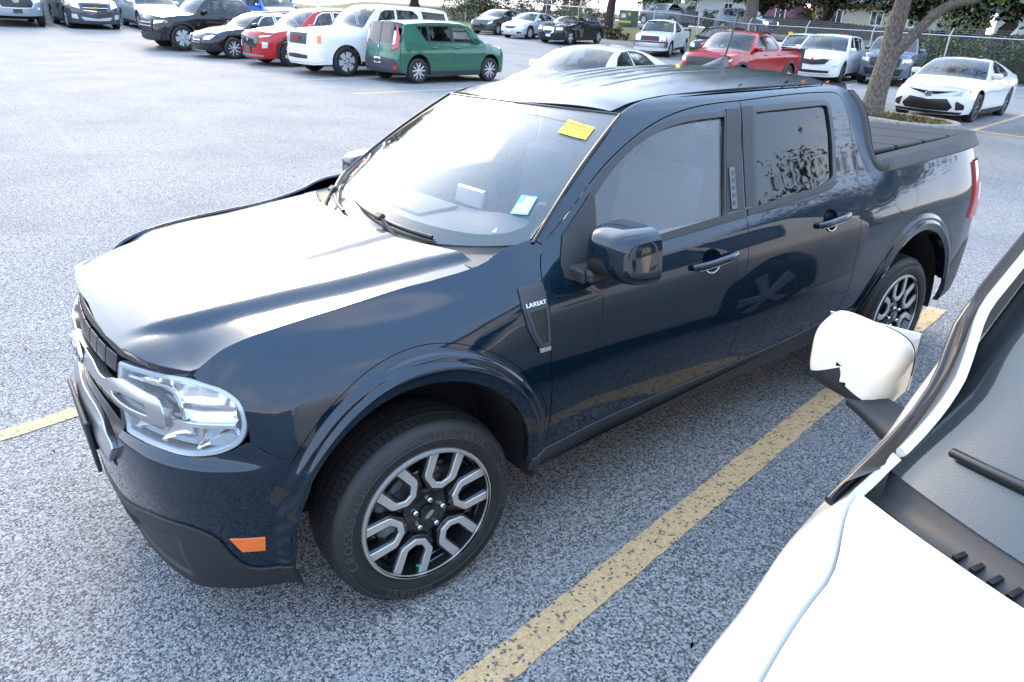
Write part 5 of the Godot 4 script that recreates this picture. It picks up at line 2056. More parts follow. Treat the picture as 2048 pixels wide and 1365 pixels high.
	# --- handles, mirrors
	for j in range(1, cuts.size()):
		for sd in [1.0, -1.0]:
			var q: Vector3 = sh.at(cuts[j] - 0.14 + sx, c.belt - 0.10, 0.03)
			var hm := MB.new()
			hm.box(q, Vector3(0.20, 0.028, 0.03), Basis(), 0.01)
			part("door_handle", hm if sd > 0 else hm.flipped_z(), M[c.get("handle", c.paint)], T)
	for sd in ([] if c.has("no_mirror") else [1.0, -1.0]):
		var q: Vector3 = sh.at(c.xa + c.get("mirror_x", 0.34) + sx, c.belt + 0.02, 0.09)
		var mm := MB.new()
		mm.grid(8, 12, func(u: float, v: float) -> Vector3:
			var w := TAU * v
			var kk := pow(sin(u * PI * 0.5), 0.6)
			return q + Vector3(0.06 - 0.15 * pow(cos(u * PI * 0.5), 0.8), 0.07 * kk * clampf(sin(w) * 1.3, -1, 1) + 0.05, 0.105 * kk * clampf(cos(w) * 1.3, -1, 1)))
		mm.box(q + Vector3(0.0, -0.02, -0.09), Vector3(0.05, 0.04, 0.10), Basis(), 0.01)
		mm.box(q + Vector3(0.05, 0.05, 0.0), Vector3(0.02, 0.12, 0.19))
		part("side_mirror", mm if sd > 0 else mm.flipped_z(), M[c.get("mirror", c.paint)], T)
	# --- cabin and underside
	var inn := MB.new()
	inn.box(Vector3((c.xa + c.xd) * 0.5, 0.38, 0), Vector3(c.xd - c.xa - 0.1, 0.25, c.W * 1.7))
	inn.box(Vector3(c.xa + 0.30, c.belt - 0.14, 0), Vector3(0.55, 0.22, c.W * 1.62), Basis(), 0.05)
	part("cabin_floor", inn, M.dash_plastic, T)
	for e in [[c.xe + 0.55, 0.38], [c.xe + 0.55, -0.38], [c.xe + 1.38, 0.36], [c.xe + 1.38, -0.36]]:
		if e[0] > c.xb - 0.1 and c.kind == "pickup":
			continue
		var sm := MB.new()
		sm.box(Vector3(e[0], c.belt - 0.12, e[1]), Vector3(0.16, 0.62, 0.48), Basis(Vector3(0, 0, 1), -0.2), 0.06)
		sm.box(Vector3(e[0] + 0.10, c.belt + 0.28, e[1]), Vector3(0.10, 0.18, 0.25), Basis(Vector3(0, 0, 1), -0.15), 0.04)
		part("seat", sm, M.seat_cloth, T)
	var un := MB.new()
	un.box(Vector3(L * 0.5, y0 + 0.10, 0), Vector3(L - 0.7, 0.12, c.W * 1.3))
	for cx in [c.xf, c.xr]:
		un.box(Vector3(cx, R + 0.12, 0), Vector3(ro * 2.05, 0.5, c.W * 1.22))
	part("underbody", un, M.dark_void, T)
	for e in [[c.xf, true], [c.xf, false], [c.xr, true], [c.xr, false]]:
		var zt: float = c.W - 0.035 + c.get("stance", 0.0)
		add_wheel(T, c.rim, R, c.get("tw", 0.22), Vector3(e[0], R, zt if e[1] else -zt), e[1], M[c.get("rim_mat", "alloy")], 0.5 * e[0])
	if c.has("sticker"):
		var q: Vector3 = sh.at(sh.s_at(lerpf(c.xa, c.xe, 0.78)), edge_y(c, lerpf(c.xa, c.xe, 0.78)))
		var q2: Vector3 = sh.at(sh.s_at(lerpf(c.xa, c.xe, 0.92)), edge_y(c, lerpf(c.xa, c.xe, 0.92)))
		var sm := MB.new()
		sm.face([Vector3(q.x - 0.05, q.y + 0.035, q.z * 0.55), Vector3(q.x - 0.03, q.y + 0.03, q.z * 0.85), Vector3(q2.x - 0.03, q2.y + 0.03, q2.z * 0.85), Vector3(q2.x - 0.05, q2.y + 0.035, q2.z * 0.55)])
		part("windshield_sticker", sm, M.sticker_yellow, T)
	if c.has("badge"):
		var bs: Array = c.badge   # [material, y, half width, half height]
		var bm := MB.new()
		var ov := PackedVector2Array()
		for j in 24:
			ov.append(Vector2(cos(TAU * j / 24) * bs[2], sin(TAU * j / 24) * bs[3]))
		bm.plate(ov, 0.0, 0.012, Transform3D(Basis(Vector3(0, 0, 1), Vector3(0, 1, 0), Vector3(-1, 0, 0)), sh.at(0.0, bs[1], 0.02)), 0.003)
		part("badge", bm, M[bs[0]], T)
	if c.has("letters"):
		var ls: Array = c.letters   # [text, material, y, size]
		var tm := text_mb(ls[0], ls[3], 0.012, "Droid Sans", 700)
		part("grille_letters", tm, M[ls[1]], T, Transform3D(Basis(Vector3(0, 0, 1), Vector3(0, 1, 0), Vector3(-1, 0, 0)), sh.at(0.0, ls[2], 0.035)))
	if c.has("plate"):
		var pm2 := MB.new()
		var pe: Array = c.plate    # [front?, y]
		var px: Vector3 = sh.at(0.0, pe[1], 0.02) if pe[0] else sh.at(st, pe[1], 0.012)
		pm2.box(px, Vector3(0.008, 0.15, 0.30), Basis(), 0.002)
		part("number_plate", pm2, M[pe[2]], T)
	return T


func pickup_back(c: Dictionary, T: Node3D, sh: Shell, P: Material) -> void:
	# cab back wall with its glass, and the open bed
	var e := sh.at(sh.s_at(c.xb), edge_y(c, c.xb))
	var cw := MB.new()
	cw.grid(6, 6, func(u: float, v: float) -> Vector3: return Vector3(c.xb + 0.07 * (1.0 - v), lerpf(c.belt, e.y + 0.02, v), lerpf(-1, 1, u) * lerpf(c.W * 0.92, e.z, v)))
	part("rear_window", cw, M.car_glass_dark, T)
	var fl := MB.new()
	var bed := edge_y(c, c.xend - 0.2)
	fl.box(Vector3((c.xd + c.L) * 0.5, 0.62, 0), Vector3(c.L - c.xd - 0.1, 0.05, c.W * 1.7))
	fl.box(Vector3(c.xd - 0.02, (0.62 + c.belt) * 0.5, 0), Vector3(0.05, c.belt - 0.62, c.W * 1.8))
	part("bed_floor", fl, M.black_plastic, T)
	for sd in [1.0, -1.0]:
		var w := MB.new()
		w.box(Vector3((c.xd + c.L) * 0.5, (0.62 + bed) * 0.5, (c.W - 0.10) * sd), Vector3(c.L - c.xd - 0.06, bed - 0.62, 0.03))
		w.box(Vector3((c.xd + c.L) * 0.5, bed + 0.006, (c.W - 0.055) * sd), Vector3(c.L - c.xd - 0.04, 0.025, 0.10), Basis(), 0.008)
		part("bed_wall", w, M.black_plastic, T)
	if c.get("tonneau", false):
		var tn := MB.new()
		tn.box(Vector3((c.xd + c.L) * 0.5, bed + 0.015, 0), Vector3(c.L - c.xd - 0.1, 0.03, c.W * 1.75), Basis(), 0.01)
		part("bed_cover", tn, M.vinyl_cover, T)


func base_car(kind: String) -> Dictionary:
	# plain proportions of each body type; the individual cars change them
	if kind == "sedan":
		return {"kind": "sedan", "L": 4.85, "W": 0.92, "H": 1.45, "xf": 0.95, "xr": 3.77, "r": 0.335, "belt": 0.98, "ry": 1.38, "hx": 0.42, "xa": 1.36, "xe": 2.10, "xb": 3.30, "xd": 4.08, "xend": 4.62,
			"ex": [0.0, 0.42, 0.9, 1.36, 1.72, 2.10, 2.4, 2.8, 3.30, 3.70, 4.08, 4.45, 4.7, 5.2], "ey": [0.66, 0.76, 0.88, 0.95, 1.18, 1.345, 1.385, 1.39, 1.345, 1.20, 1.06, 1.03, 1.00, 0.95],
			"nose": [[0.15, 0.3, 0.5, 0.65, 0.75, 0.85], [0.10, 0.02, 0.0, 0.05, 0.14, 0.30]], "tail": [[0.15, 0.4, 0.6, 0.8, 1.0, 1.1], [0.14, 0.02, 0.0, 0.03, 0.07, 0.12]],
			"windows": [[1.80, 0.99, 2.50, 1.01, 2.53, 1.345, 2.25, 1.33, 2.06, 1.25], [2.60, 1.015, 3.28, 1.04, 3.40, 1.10, 3.26, 1.29, 3.05, 1.335, 2.62, 1.347]], "cuts": [1.40, 2.565, 3.45], "rim": "ten", "step": 0.075}
	if kind == "hatch":
		return {"kind": "hatch", "L": 4.14, "W": 0.90, "H": 1.60, "xf": 0.83, "xr": 3.40, "r": 0.325, "belt": 1.02, "ry": 1.53, "tumble": 0.16, "hx": 0.36, "xa": 1.02, "xe": 1.62, "xb": 3.72, "xd": 3.92, "xend": 3.95,
			"ex": [0.0, 0.36, 0.8, 1.02, 1.35, 1.62, 1.95, 2.6, 3.3, 3.72, 3.86, 3.92, 4.2], "ey": [0.84, 0.90, 1.0, 1.04, 1.30, 1.47, 1.53, 1.54, 1.51, 1.47, 1.15, 1.02, 1.0],
			"nose": [[0.15, 0.3, 0.5, 0.75, 0.9, 1.0], [0.08, 0.02, 0.0, 0.02, 0.10, 0.2]], "tail": [[0.15, 0.35, 0.6, 0.75, 1.0, 1.5], [0.12, 0.02, 0.0, 0.05, 0.09, 0.2]],
			"windows": [[1.50, 1.06, 2.18, 1.07, 2.18, 1.45, 1.74, 1.43], [2.26, 1.07, 2.98, 1.08, 2.98, 1.44, 2.26, 1.455], [3.05, 1.085, 3.12, 1.10, 3.36, 1.42, 3.05, 1.44]], "cuts": [1.10, 2.22, 3.02], "rim": "twin", "step": 0.07}
	if kind == "suv":
		return {"kind": "suv", "L": 4.80, "W": 0.95, "H": 1.72, "xf": 0.95, "xr": 3.75, "r": 0.365, "belt": 1.10, "ry": 1.64, "tumble": 0.20, "hx": 0.40, "xa": 1.28, "xe": 1.98, "xb": 4.15, "xd": 4.55, "xend": 4.58,
			"ex": [0.0, 0.40, 0.9, 1.28, 1.65, 1.98, 2.4, 3.0, 3.7, 4.15, 4.38, 4.55, 5.0], "ey": [0.86, 0.95, 1.04, 1.09, 1.38, 1.575, 1.64, 1.65, 1.62, 1.57, 1.30, 1.08, 1.05],
			"nose": [[0.15, 0.3, 0.5, 0.8, 0.95, 1.05], [0.10, 0.02, 0.0, 0.02, 0.08, 0.2]], "tail": [[0.15, 0.35, 0.6, 0.75, 1.0, 1.6], [0.12, 0.02, 0.0, 0.05, 0.09, 0.3]],
			"windows": [[1.72, 1.12, 2.50, 1.135, 2.50, 1.58, 2.20, 1.56, 2.02, 1.48], [2.58, 1.14, 3.38, 1.16, 3.40, 1.56, 2.58, 1.585], [3.47, 1.17, 3.80, 1.19, 4.02, 1.50, 3.90, 1.53, 3.48, 1.56]], "cuts": [1.34, 2.54, 3.43], "rim": "five", "step": 0.08}
	# pickup
	return {"kind": "pickup", "L": 5.40, "W": 0.95, "H": 1.80, "xf": 0.93, "xr": 4.25, "r": 0.39, "belt": 1.20, "ry": 1.71, "tumble": 0.20, "hx": 0.34, "xa": 1.42, "xe": 1.98, "xb": 3.50, "xd": 3.58, "xend": 5.22, "clear": 0.32, "arch": 0.47,
		"ex": [0.0, 0.34, 0.9, 1.42, 1.72, 1.98, 2.4, 2.9, 3.3, 3.50, 3.575, 3.62, 4.4, 5.5], "ey": [1.02, 1.06, 1.13, 1.18, 1.46, 1.66, 1.715, 1.72, 1.70, 1.67, 1.35, 1.24, 1.26, 1.28],
		"nose": [[0.15, 0.3, 0.5, 0.8, 1.0, 1.15], [0.12, 0.04, 0.0, 0.02, 0.06, 0.16]], "tail": [[0.15, 0.35, 0.6, 0.75, 1.0, 1.6], [0.12, 0.06, 0.0, 0.04, 0.03, 0.05]],
		"windows": [[1.80, 1.22, 2.48, 1.23, 2.48, 1.65, 2.22, 1.64, 2.05, 1.58], [2.58, 1.23, 3.22, 1.24, 3.36, 1.30, 3.40, 1.60, 3.30, 1.64, 2.58, 1.65]], "cuts": [1.50, 2.53, 3.44], "rim": "six", "step": 0.08}


func car(kind: String, more: Dictionary) -> Dictionary:
	var c := base_car(kind)
	for k in more:
		c[k] = more[k]
	return c


func build_parked_cars() -> void:
	var near_row := "cars in the row across the aisle"
	var fence_row := "cars parked along the fence"
	var wall_row := "cars parked against the concrete wall"
	# green boxy hatchback, seen from its tail corner
	build_car(car("hatch", {"name": "hatchback", "label": "boxy green hatchback with tall red tail lights, seen from behind", "cat": "hatchback", "group": near_row, "paint": "paint_green", "at": Vector3(12.62, 0, -16.66), "a": 173.0, "rim": "twin", "handle": "paint_green", "sill": "grey_plastic", "step": 0.055,
		"front": [["headlight", "lamp_clear", 0.01, [0.45, 0.72, 0.80, 0.76, 0.86, 0.90, 0.55, 0.86], 1], ["grille", "satin_black", 0.006, [0.0, 0.34, 0.5, 0.36, 0.55, 0.50, 0.0, 0.52], 0]],
		"rear": [["hatch_glass_panel", "gloss_black", 0.008, [-0.0, 0.98, 0.58, 0.98, 0.56, 1.48, 0.0, 1.52], 1], ["hatch_lower_panel", "paint_green", 0.018, [0.0, 0.80, 0.58, 0.80, 0.585, 1.0, 0.0, 1.0], 1], ["tail_light", "red_lens", 0.022, [0.60, 0.84, 0.80, 0.90, 0.86, 1.15, 0.80, 1.44, 0.68, 1.45, 0.745, 1.20, 0.71, 0.98, 0.60, 0.94], 1], ["tail_light_inner", "lamp_clear", 0.016, [0.60, 0.96, 0.70, 1.0, 0.73, 1.2, 0.67, 1.32, 0.60, 1.30], 1], ["rear_bumper", "grey_plastic", 0.02, [0.0, 0.26, 0.80, 0.28, 0.82, 0.42, 0.66, 0.62, 0.0, 0.66], 1], ["rear_reflector", "red_lens", 0.03, [0.66, 0.36, 0.76, 0.37, 0.76, 0.46, 0.66, 0.45], 1], ["hatch_handle_trim", "chrome", 0.03, [-0.03, 0.86, 0.03, 0.86, 0.03, 0.93, -0.03, 0.93], 2]],
		"plate": [false, 0.56, "plate_white"], "dark_from": 2.2}))
	# large white suv
	build_car(car("suv", {"name": "suv", "label": "large white suv with tan lower bumper and six-spoke wheels beside the green hatchback", "cat": "suv", "group": near_row, "paint": "paint_white", "at": Vector3(8.89, 0, -18.48), "a": -8.0, "L": 5.13, "W": 1.0, "H": 1.95, "xf": 1.0, "xr": 3.95, "r": 0.40, "belt": 1.26, "ry": 1.83, "tumble": 0.16, "hx": 0.34, "xa": 1.62, "xe": 2.20, "xb": 4.75, "xd": 4.98, "xend": 4.98, "arch": 0.47, "clear": 0.30, "rim": "six", "mirror": "satin_black", "handle": "paint_white", "dark_from": 2.7, "sticker": 1, "bow": 0.8,
		"ex": [0.0, 0.34, 0.9, 1.62, 1.92, 2.20, 2.6, 3.4, 4.3, 4.75, 4.88, 4.98, 5.4], "ey": [1.08, 1.14, 1.20, 1.26, 1.55, 1.77, 1.83, 1.84, 1.82, 1.78, 1.45, 1.25, 1.2], "nose": [[0.15, 0.3, 0.5, 0.8, 1.1, 1.2], [0.12, 0.03, 0.0, 0.03, 0.06, 0.15]],
		"windows": [[2.02, 1.28, 2.72, 1.29, 2.72, 1.75, 2.42, 1.74, 2.28, 1.68], [2.84, 1.29, 3.62, 1.30, 3.56, 1.64, 3.40, 1.75, 2.84, 1.76], [3.85, 1.30, 4.72, 1.32, 4.64, 1.70, 3.76, 1.745]], "cuts": [1.70, 2.78, 3.70], "cladding": false,
		"front": [["grille", "grey_plastic", 0.012, [0.0, 0.82, 0.44, 0.82, 0.46, 1.10, 0.0, 1.10], 0], ["headlight", "lamp_clear", 0.012, [0.50, 0.84, 0.80, 0.85, 0.84, 1.06, 0.50, 1.08], 1], ["turn_signal", "amber", 0.014, [0.86, 0.86, 0.97, 0.87, 0.97, 1.06, 0.86, 1.06], 1], ["lower_bumper", "paint_cream", 0.02, [0.0, 0.34, 0.9, 0.36, 1.1, 0.42, 1.1, 0.60, 0.9, 0.68, 0.0, 0.70], 0], ["lower_intake", "satin_black", 0.026, [0.0, 0.44, 0.5, 0.45, 0.5, 0.54, 0.0, 0.56], 0]], "letters": ["GMC", "red_lens", 0.95, 0.12]}))
	build_car(car("suv", {"name": "suv", "label": "red suv with dark grille between the large white suv and the black sedan", "cat": "suv", "group": near_row, "paint": "paint_red", "at": Vector3(8.44, 0, -21.44), "a": -8.0, "rim": "five", "cladding": true, "bright_trim": true, "dark_from": 2.5,
		"front": [["grille", "gloss_black", 0.012, [0.0, 0.50, 0.40, 0.54, 0.60, 0.78, 0.50, 0.84, 0.0, 0.86], 0], ["headlight", "lamp_clear", 0.012, [0.68, 0.52, 0.86, 0.54, 0.88, 0.68, 0.70, 0.70], 1], ["daytime_lamp", "lamp_clear", 0.012, [0.58, 0.82, 0.90, 0.86, 1.02, 0.90, 0.80, 0.89, 0.58, 0.86], 1], ["lower_trim", "silver_trim", 0.012, [0.0, 0.26, 0.7, 0.28, 0.7, 0.32, 0.0, 0.32], 0]], "badge": ["chrome", 0.74, 0.07, 0.045], "plate": [true, 0.46, "alloy_dark"]}))
	build_car(car("sedan", {"name": "sedan", "label": "black sedan with chrome double-bar grille beside the black pickup", "cat": "sedan", "group": near_row, "paint": "paint_black", "at": Vector3(7.59, 0, -24.28), "a": -8.0, "rim": "twin", "roof_glass": 1, "bright_trim": true,
		"front": [["grille", "satin_black", 0.010, [0.0, 0.40, 0.38, 0.44, 0.42, 0.62, 0.0, 0.64], 0], ["grille_bar", "chrome", 0.022, [0.0, 0.54, 0.40, 0.55, 0.40, 0.58, 0.0, 0.57], 0], ["grille_bar", "chrome", 0.022, [0.0, 0.46, 0.38, 0.47, 0.38, 0.50, 0.0, 0.49], 0], ["headlight", "lamp_clear", 0.012, [0.52, 0.58, 0.78, 0.58, 1.0, 0.72, 0.88, 0.74, 0.56, 0.68], 1], ["lower_intake", "satin_black", 0.010, [0.40, 0.24, 0.72, 0.25, 0.70, 0.38, 0.46, 0.40], 1], ["lower_lip", "chrome", 0.02, [0.0, 0.21, 0.6, 0.22, 0.6, 0.24, 0.0, 0.235], 0]], "badge": ["chrome", 0.53, 0.07, 0.07]}))
	build_car(car("pickup", {"name": "pickup_truck", "label": "tall black pickup with silver wheels at the far end of the row", "cat": "pickup truck", "group": near_row, "paint": "paint_black", "at": Vector3(6.70, 0, -27.1), "a": -8.0, "cladding": true, "r": 0.41, "arch": 0.49, "rim": "six", "handle": "satin_black", "tonneau": true,
		"front": [["grille", "satin_black", 0.02, [0.0, 0.62, 0.52, 0.62, 0.55, 0.98, 0.0, 1.0], 0], ["grille_bar", "alloy", 0.04, [0.0, 0.86, 0.5, 0.87, 0.5, 0.90, 0.0, 0.90], 0], ["grille_bar", "alloy", 0.04, [0.0, 0.76, 0.5, 0.76, 0.5, 0.79, 0.0, 0.79], 0], ["skid_plate", "alloy", 0.02, [0.0, 0.36, 0.6, 0.37, 0.7, 0.42, 0.0, 0.42], 0], ["headlight", "lamp_clear", 0.012, [0.60, 0.84, 0.95, 0.90, 1.05, 0.98, 0.62, 0.96], 1], ["turn_signal", "amber", 0.014, [1.02, 0.88, 1.12, 0.90, 1.12, 0.97, 1.06, 0.97], 1], ["lower_bumper", "black_plastic", 0.03, [0.0, 0.34, 0.8, 0.36, 0.9, 0.56, 0.0, 0.58], 0]]}))
	# far-left group against the wall
	build_car(car("pickup", {"name": "pickup_truck", "label": "silver-blue pickup facing the lot at its far left corner", "cat": "pickup truck", "group": wall_row, "paint": "paint_steel", "at": Vector3(2.55, 0, -33.9), "a": -91.0, "r": 0.42, "arch": 0.50, "clear": 0.42, "rim": "six", "cladding": true,
		"front": [["grille", "satin_black", 0.02, [0.0, 0.70, 0.48, 0.72, 0.58, 0.86, 0.50, 1.02, 0.0, 1.04], 0], ["grille_rim", "alloy", 0.03, [0.0, 0.66, 0.52, 0.68, 0.62, 0.86, 0.54, 1.05, 0.50, 1.05, 0.57, 0.86, 0.48, 0.71, 0.0, 0.70], 0], ["headlight", "lamp_clear", 0.012, [0.62, 0.88, 1.0, 0.92, 1.0, 1.03, 0.62, 1.03], 1], ["fog_lamp", "white_lens", 0.02, [0.70, 0.64, 0.78, 0.64, 0.78, 0.72, 0.70, 0.72], 1]], "badge": ["chrome", 0.93, 0.11, 0.07], "plate": [true, 0.58, "grey_plastic"]}))
	build_car(car("suv", {"name": "suv", "label": "dark grey suv with a gold badge beside the silver-blue pickup", "cat": "suv", "group": wall_row, "paint": "paint_graphite", "at": Vector3(5.15, 0, -33.6), "a": -93.0, "L": 5.17, "W": 0.99, "H": 1.77, "rim": "five",
		"front": [["grille", "satin_black", 0.012, [0.0, 0.68, 0.42, 0.72, 0.50, 0.92, 0.0, 0.93], 0], ["grille_bar", "chrome", 0.02, [0.0, 0.66, 0.44, 0.70, 0.44, 0.72, 0.0, 0.69], 0], ["grille_bar", "chrome", 0.02, [0.0, 0.78, 0.46, 0.80, 0.46, 0.815, 0.0, 0.80], 0], ["headlight", "lamp_clear", 0.012, [0.56, 0.76, 0.90, 0.84, 1.0, 0.98, 0.60, 0.94], 1], ["fog_lamp", "lamp_clear", 0.012, [0.66, 0.38, 0.92, 0.42, 0.90, 0.56, 0.70, 0.56], 1], ["lower_trim", "alloy", 0.012, [0.0, 0.32, 0.46, 0.34, 0.56, 0.46, 0.48, 0.46, 0.0, 0.40], 0]], "badge": ["gold", 0.80, 0.10, 0.04]}))
	build_car(car("sedan", {"name": "sedan", "label": "silver sedan with a paper in its windshield beside the dark grey suv", "cat": "sedan", "group": wall_row, "paint": "paint_silver", "at": Vector3(7.75, 0, -33.6), "a": -92.0, "sticker": 1,
		"front": [["headlight", "lamp_clear", 0.012, [0.50, 0.60, 0.86, 0.66, 0.98, 0.74, 0.56, 0.70], 1], ["fog_lamp", "satin_black", 0.012, [0.60, 0.30, 0.86, 0.32, 0.86, 0.42, 0.64, 0.42], 1], ["grille", "satin_black", 0.012, [0.0, 0.40, 0.4, 0.42, 0.4, 0.56, 0.0, 0.56], 0]]}))
	build_car(car("hatch", {"name": "hatchback", "label": "bright blue car half hidden behind the tall black pickup", "cat": "hatchback", "paint": "paint_blue", "at": Vector3(13.6, 0, -35.0), "a": -92.0, "group": wall_row}))
	# along the fence
	build_car(car("hatch", {"name": "hatchback", "label": "dark grey hatchback with open black grille beside the silver sedan at the fence", "cat": "hatchback", "group": fence_row, "paint": "paint_graphite", "at": Vector3(27.6, 0, -37.6), "a": -20.0, "L": 4.36, "H": 1.47, "ry": 1.40, "belt": 0.98, "sticker": 1, "xf": 0.88, "xr": 3.53, "xa": 1.15, "xe": 1.95, "xb": 3.75, "xd": 4.12, "xend": 4.15,
		"ex": [0.0, 0.36, 0.8, 1.15, 1.55, 1.95, 2.3, 2.7, 3.3, 3.75, 3.95, 4.12, 4.5], "ey": [0.72, 0.80, 0.92, 0.98, 1.20, 1.37, 1.41, 1.41, 1.36, 1.30, 1.12, 1.0, 0.95], "windows": [[1.62, 1.0, 2.32, 1.02, 2.32, 1.35, 1.95, 1.30], [2.40, 1.02, 3.05, 1.06, 3.05, 1.32, 2.40, 1.35]], "cuts": [1.2, 2.36, 3.12],
		"front": [["grille", "gloss_black", 0.012, [0.0, 0.34, 0.44, 0.38, 0.52, 0.58, 0.0, 0.60], 0], ["headlight", "lamp_clear", 0.012, [0.60, 0.60, 0.92, 0.70, 1.0, 0.80, 0.64, 0.72], 1]]}))
	build_car(car("sedan", {"name": "sedan", "label": "silver sedan between the dark hatchback and the black chrome-grilled sedan", "cat": "sedan", "group": fence_row, "paint": "paint_silver", "at": Vector3(27.5, 0, -34.2), "a": -18.0, "L": 4.6, "W": 0.90, "xf": 0.92, "xr": 3.60, "xend": 4.4, "sticker": 1,
		"front": [["grille", "satin_black", 0.012, [0.0, 0.54, 0.34, 0.58, 0.40, 0.68, 0.0, 0.66], 0], ["headlight", "lamp_clear", 0.012, [0.52, 0.60, 0.86, 0.68, 0.92, 0.80, 0.54, 0.72], 1], ["lower_intake", "satin_black", 0.012, [0.48, 0.28, 0.76, 0.30, 0.76, 0.38, 0.50, 0.38], 1]], "plate": [true, 0.44, "plate_white"]}))
	build_car(car("sedan", {"name": "sedan", "label": "black upright sedan with a large chrome grille beside the tree at the fence", "cat": "sedan", "group": fence_row, "paint": "paint_black", "at": Vector3(27.79, 0, -30.94), "a": -17.0, "L": 5.0, "W": 0.94, "xf": 0.90, "xr": 3.95, "r": 0.36, "belt": 1.06, "ry": 1.40, "bow": 0.7, "sticker": 1, "rim": "five",
		"ex": [0.0, 0.34, 0.9, 1.50, 1.85, 2.15, 2.5, 3.0, 3.45, 3.80, 4.15, 4.5, 4.8, 5.3], "ey": [0.86, 0.90, 0.97, 1.04, 1.23, 1.37, 1.405, 1.40, 1.34, 1.20, 1.08, 1.06, 1.04, 1.0], "xa": 1.50, "xe": 2.15, "xb": 3.45, "xd": 4.15, "xend": 4.78, "hx": 0.34, "nose": [[0.15, 0.3, 0.5, 0.8, 0.9, 1.0], [0.08, 0.02, 0.0, 0.03, 0.08, 0.2]], "windows": [[1.95, 1.07, 2.62, 1.08, 2.62, 1.365, 2.35, 1.355, 2.12, 1.26], [2.70, 1.08, 3.35, 1.10, 3.45, 1.16, 3.30, 1.32, 2.70, 1.365]], "cuts": [1.55, 2.66, 3.55],
		"front": [["grille", "chrome", 0.03, [0.0, 0.50, 0.24, 0.52, 0.34, 0.66, 0.36, 0.86, 0.0, 0.88], 0], ["grille_slats", "satin_black", 0.036, [0.0, 0.56, 0.2, 0.58, 0.28, 0.68, 0.29, 0.70, 0.0, 0.70], 0], ["headlight", "lamp_clear", 0.012, [0.46, 0.72, 0.84, 0.74, 0.86, 0.86, 0.46, 0.87], 1], ["side_marker", "red_lens", 0.012, [1.0, 0.64, 1.10, 0.64, 1.10, 0.69, 1.0, 0.69], 1]], "plate": [true, 0.46, "plate_white"]}))
	build_car(car("sedan", {"name": "sedan", "label": "grey-blue sedan parked behind the green hatchback", "cat": "sedan", "group": near_row, "paint": "paint_steel", "at": Vector3(15.6, 0, -23.4), "a": 173.0, "roof": 1}))
	build_car(car("sedan", {"name": "sedan", "label": "white sedan whose roof shows just above the dark pickup's roof", "cat": "sedan", "group": near_row, "paint": "paint_white", "at": Vector3(8.6, 0, -8.0), "a": -14.0}))
	build_car(car("pickup", {"name": "pickup_truck", "label": "white work pickup with black grille and amber lamps at the fence", "cat": "pickup truck", "group": fence_row, "paint": "paint_white", "at": Vector3(30.8, 0, -26.4), "a": -28.0, "W": 1.0, "H": 1.88, "sticker": 1, "mirror": "satin_black", "handle": "satin_black", "rim": "six",
		"windows": [[1.80, 1.22, 2.48, 1.23, 2.48, 1.65, 2.22, 1.64, 2.05, 1.58], [2.60, 1.26, 2.95, 1.27, 2.95, 1.62, 2.60, 1.64]], "front": [["grille", "satin_black", 0.016, [0.0, 0.80, 0.50, 0.80, 0.50, 1.03, 0.0, 1.04], 0], ["headlight", "lamp_clear", 0.012, [0.54, 0.80, 0.84, 0.80, 0.84, 1.04, 0.54, 1.04], 1], ["turn_signal", "amber", 0.014, [0.86, 0.80, 0.97, 0.80, 0.97, 1.03, 0.86, 1.03], 1], ["bumper_top", "grey_plastic", 0.03, [0.0, 0.70, 1.0, 0.70, 1.0, 0.78, 0.0, 0.78], 0], ["bumper_bar", "silver_trim", 0.05, [0.0, 0.50, 1.0, 0.50, 1.0, 0.70, 0.0, 0.70], 0]], "letters": ["GMC", "red_lens", 0.92, 0.11]}))
	build_car(car("suv", {"name": "suv", "label": "black suv between the white work pickup and the red pickup", "cat": "suv", "group": fence_row, "paint": "paint_black", "at": Vector3(30.6, 0, -22.4), "a": -22.0, "sticker": 1,
		"front": [["grille", "satin_black", 0.012, [0.0, 0.60, 0.45, 0.62, 0.5, 0.84, 0.0, 0.86], 0], ["headlight", "lamp_clear", 0.012, [0.54, 0.72, 0.92, 0.76, 0.98, 0.90, 0.58, 0.88], 1], ["fog_lamp", "white_lens", 0.012, [0.62, 0.38, 0.72, 0.38, 0.72, 0.46, 0.62, 0.46], 1]]}))
	build_car(car("pickup", {"name": "pickup_truck", "label": "bright red pickup with grey wheel arches behind the dark pickup's roof", "cat": "pickup truck", "group": near_row, "paint": "paint_red", "at": Vector3(18.9, 0, -12.6), "a": -9.0, "scale": 0.97, "cladding": true, "cladding_paint": "grey_plastic", "rim": "six", "rim_mat": "alloy_dark", "handle": "paint_red", "step": 0.065,
		"front": [["grille", "satin_black", 0.02, [0.0, 0.62, 0.52, 0.62, 0.55, 0.98, 0.0, 1.0], 0], ["headlight", "lamp_clear", 0.012, [0.60, 0.84, 0.95, 0.90, 1.05, 0.98, 0.62, 0.96], 1]], "flank": [["fuel_flap", "paint_red", 0.006, [3.72, 0.98, 3.86, 0.98, 3.86, 1.10, 3.72, 1.10]]]}))
	build_car(car("suv", {"name": "suv", "label": "small white suv tucked behind the red pickup's bed", "cat": "suv", "group": fence_row, "paint": "paint_white", "at": Vector3(30.6, 0, -17.6), "a": -20.0, "scale": 0.95}))
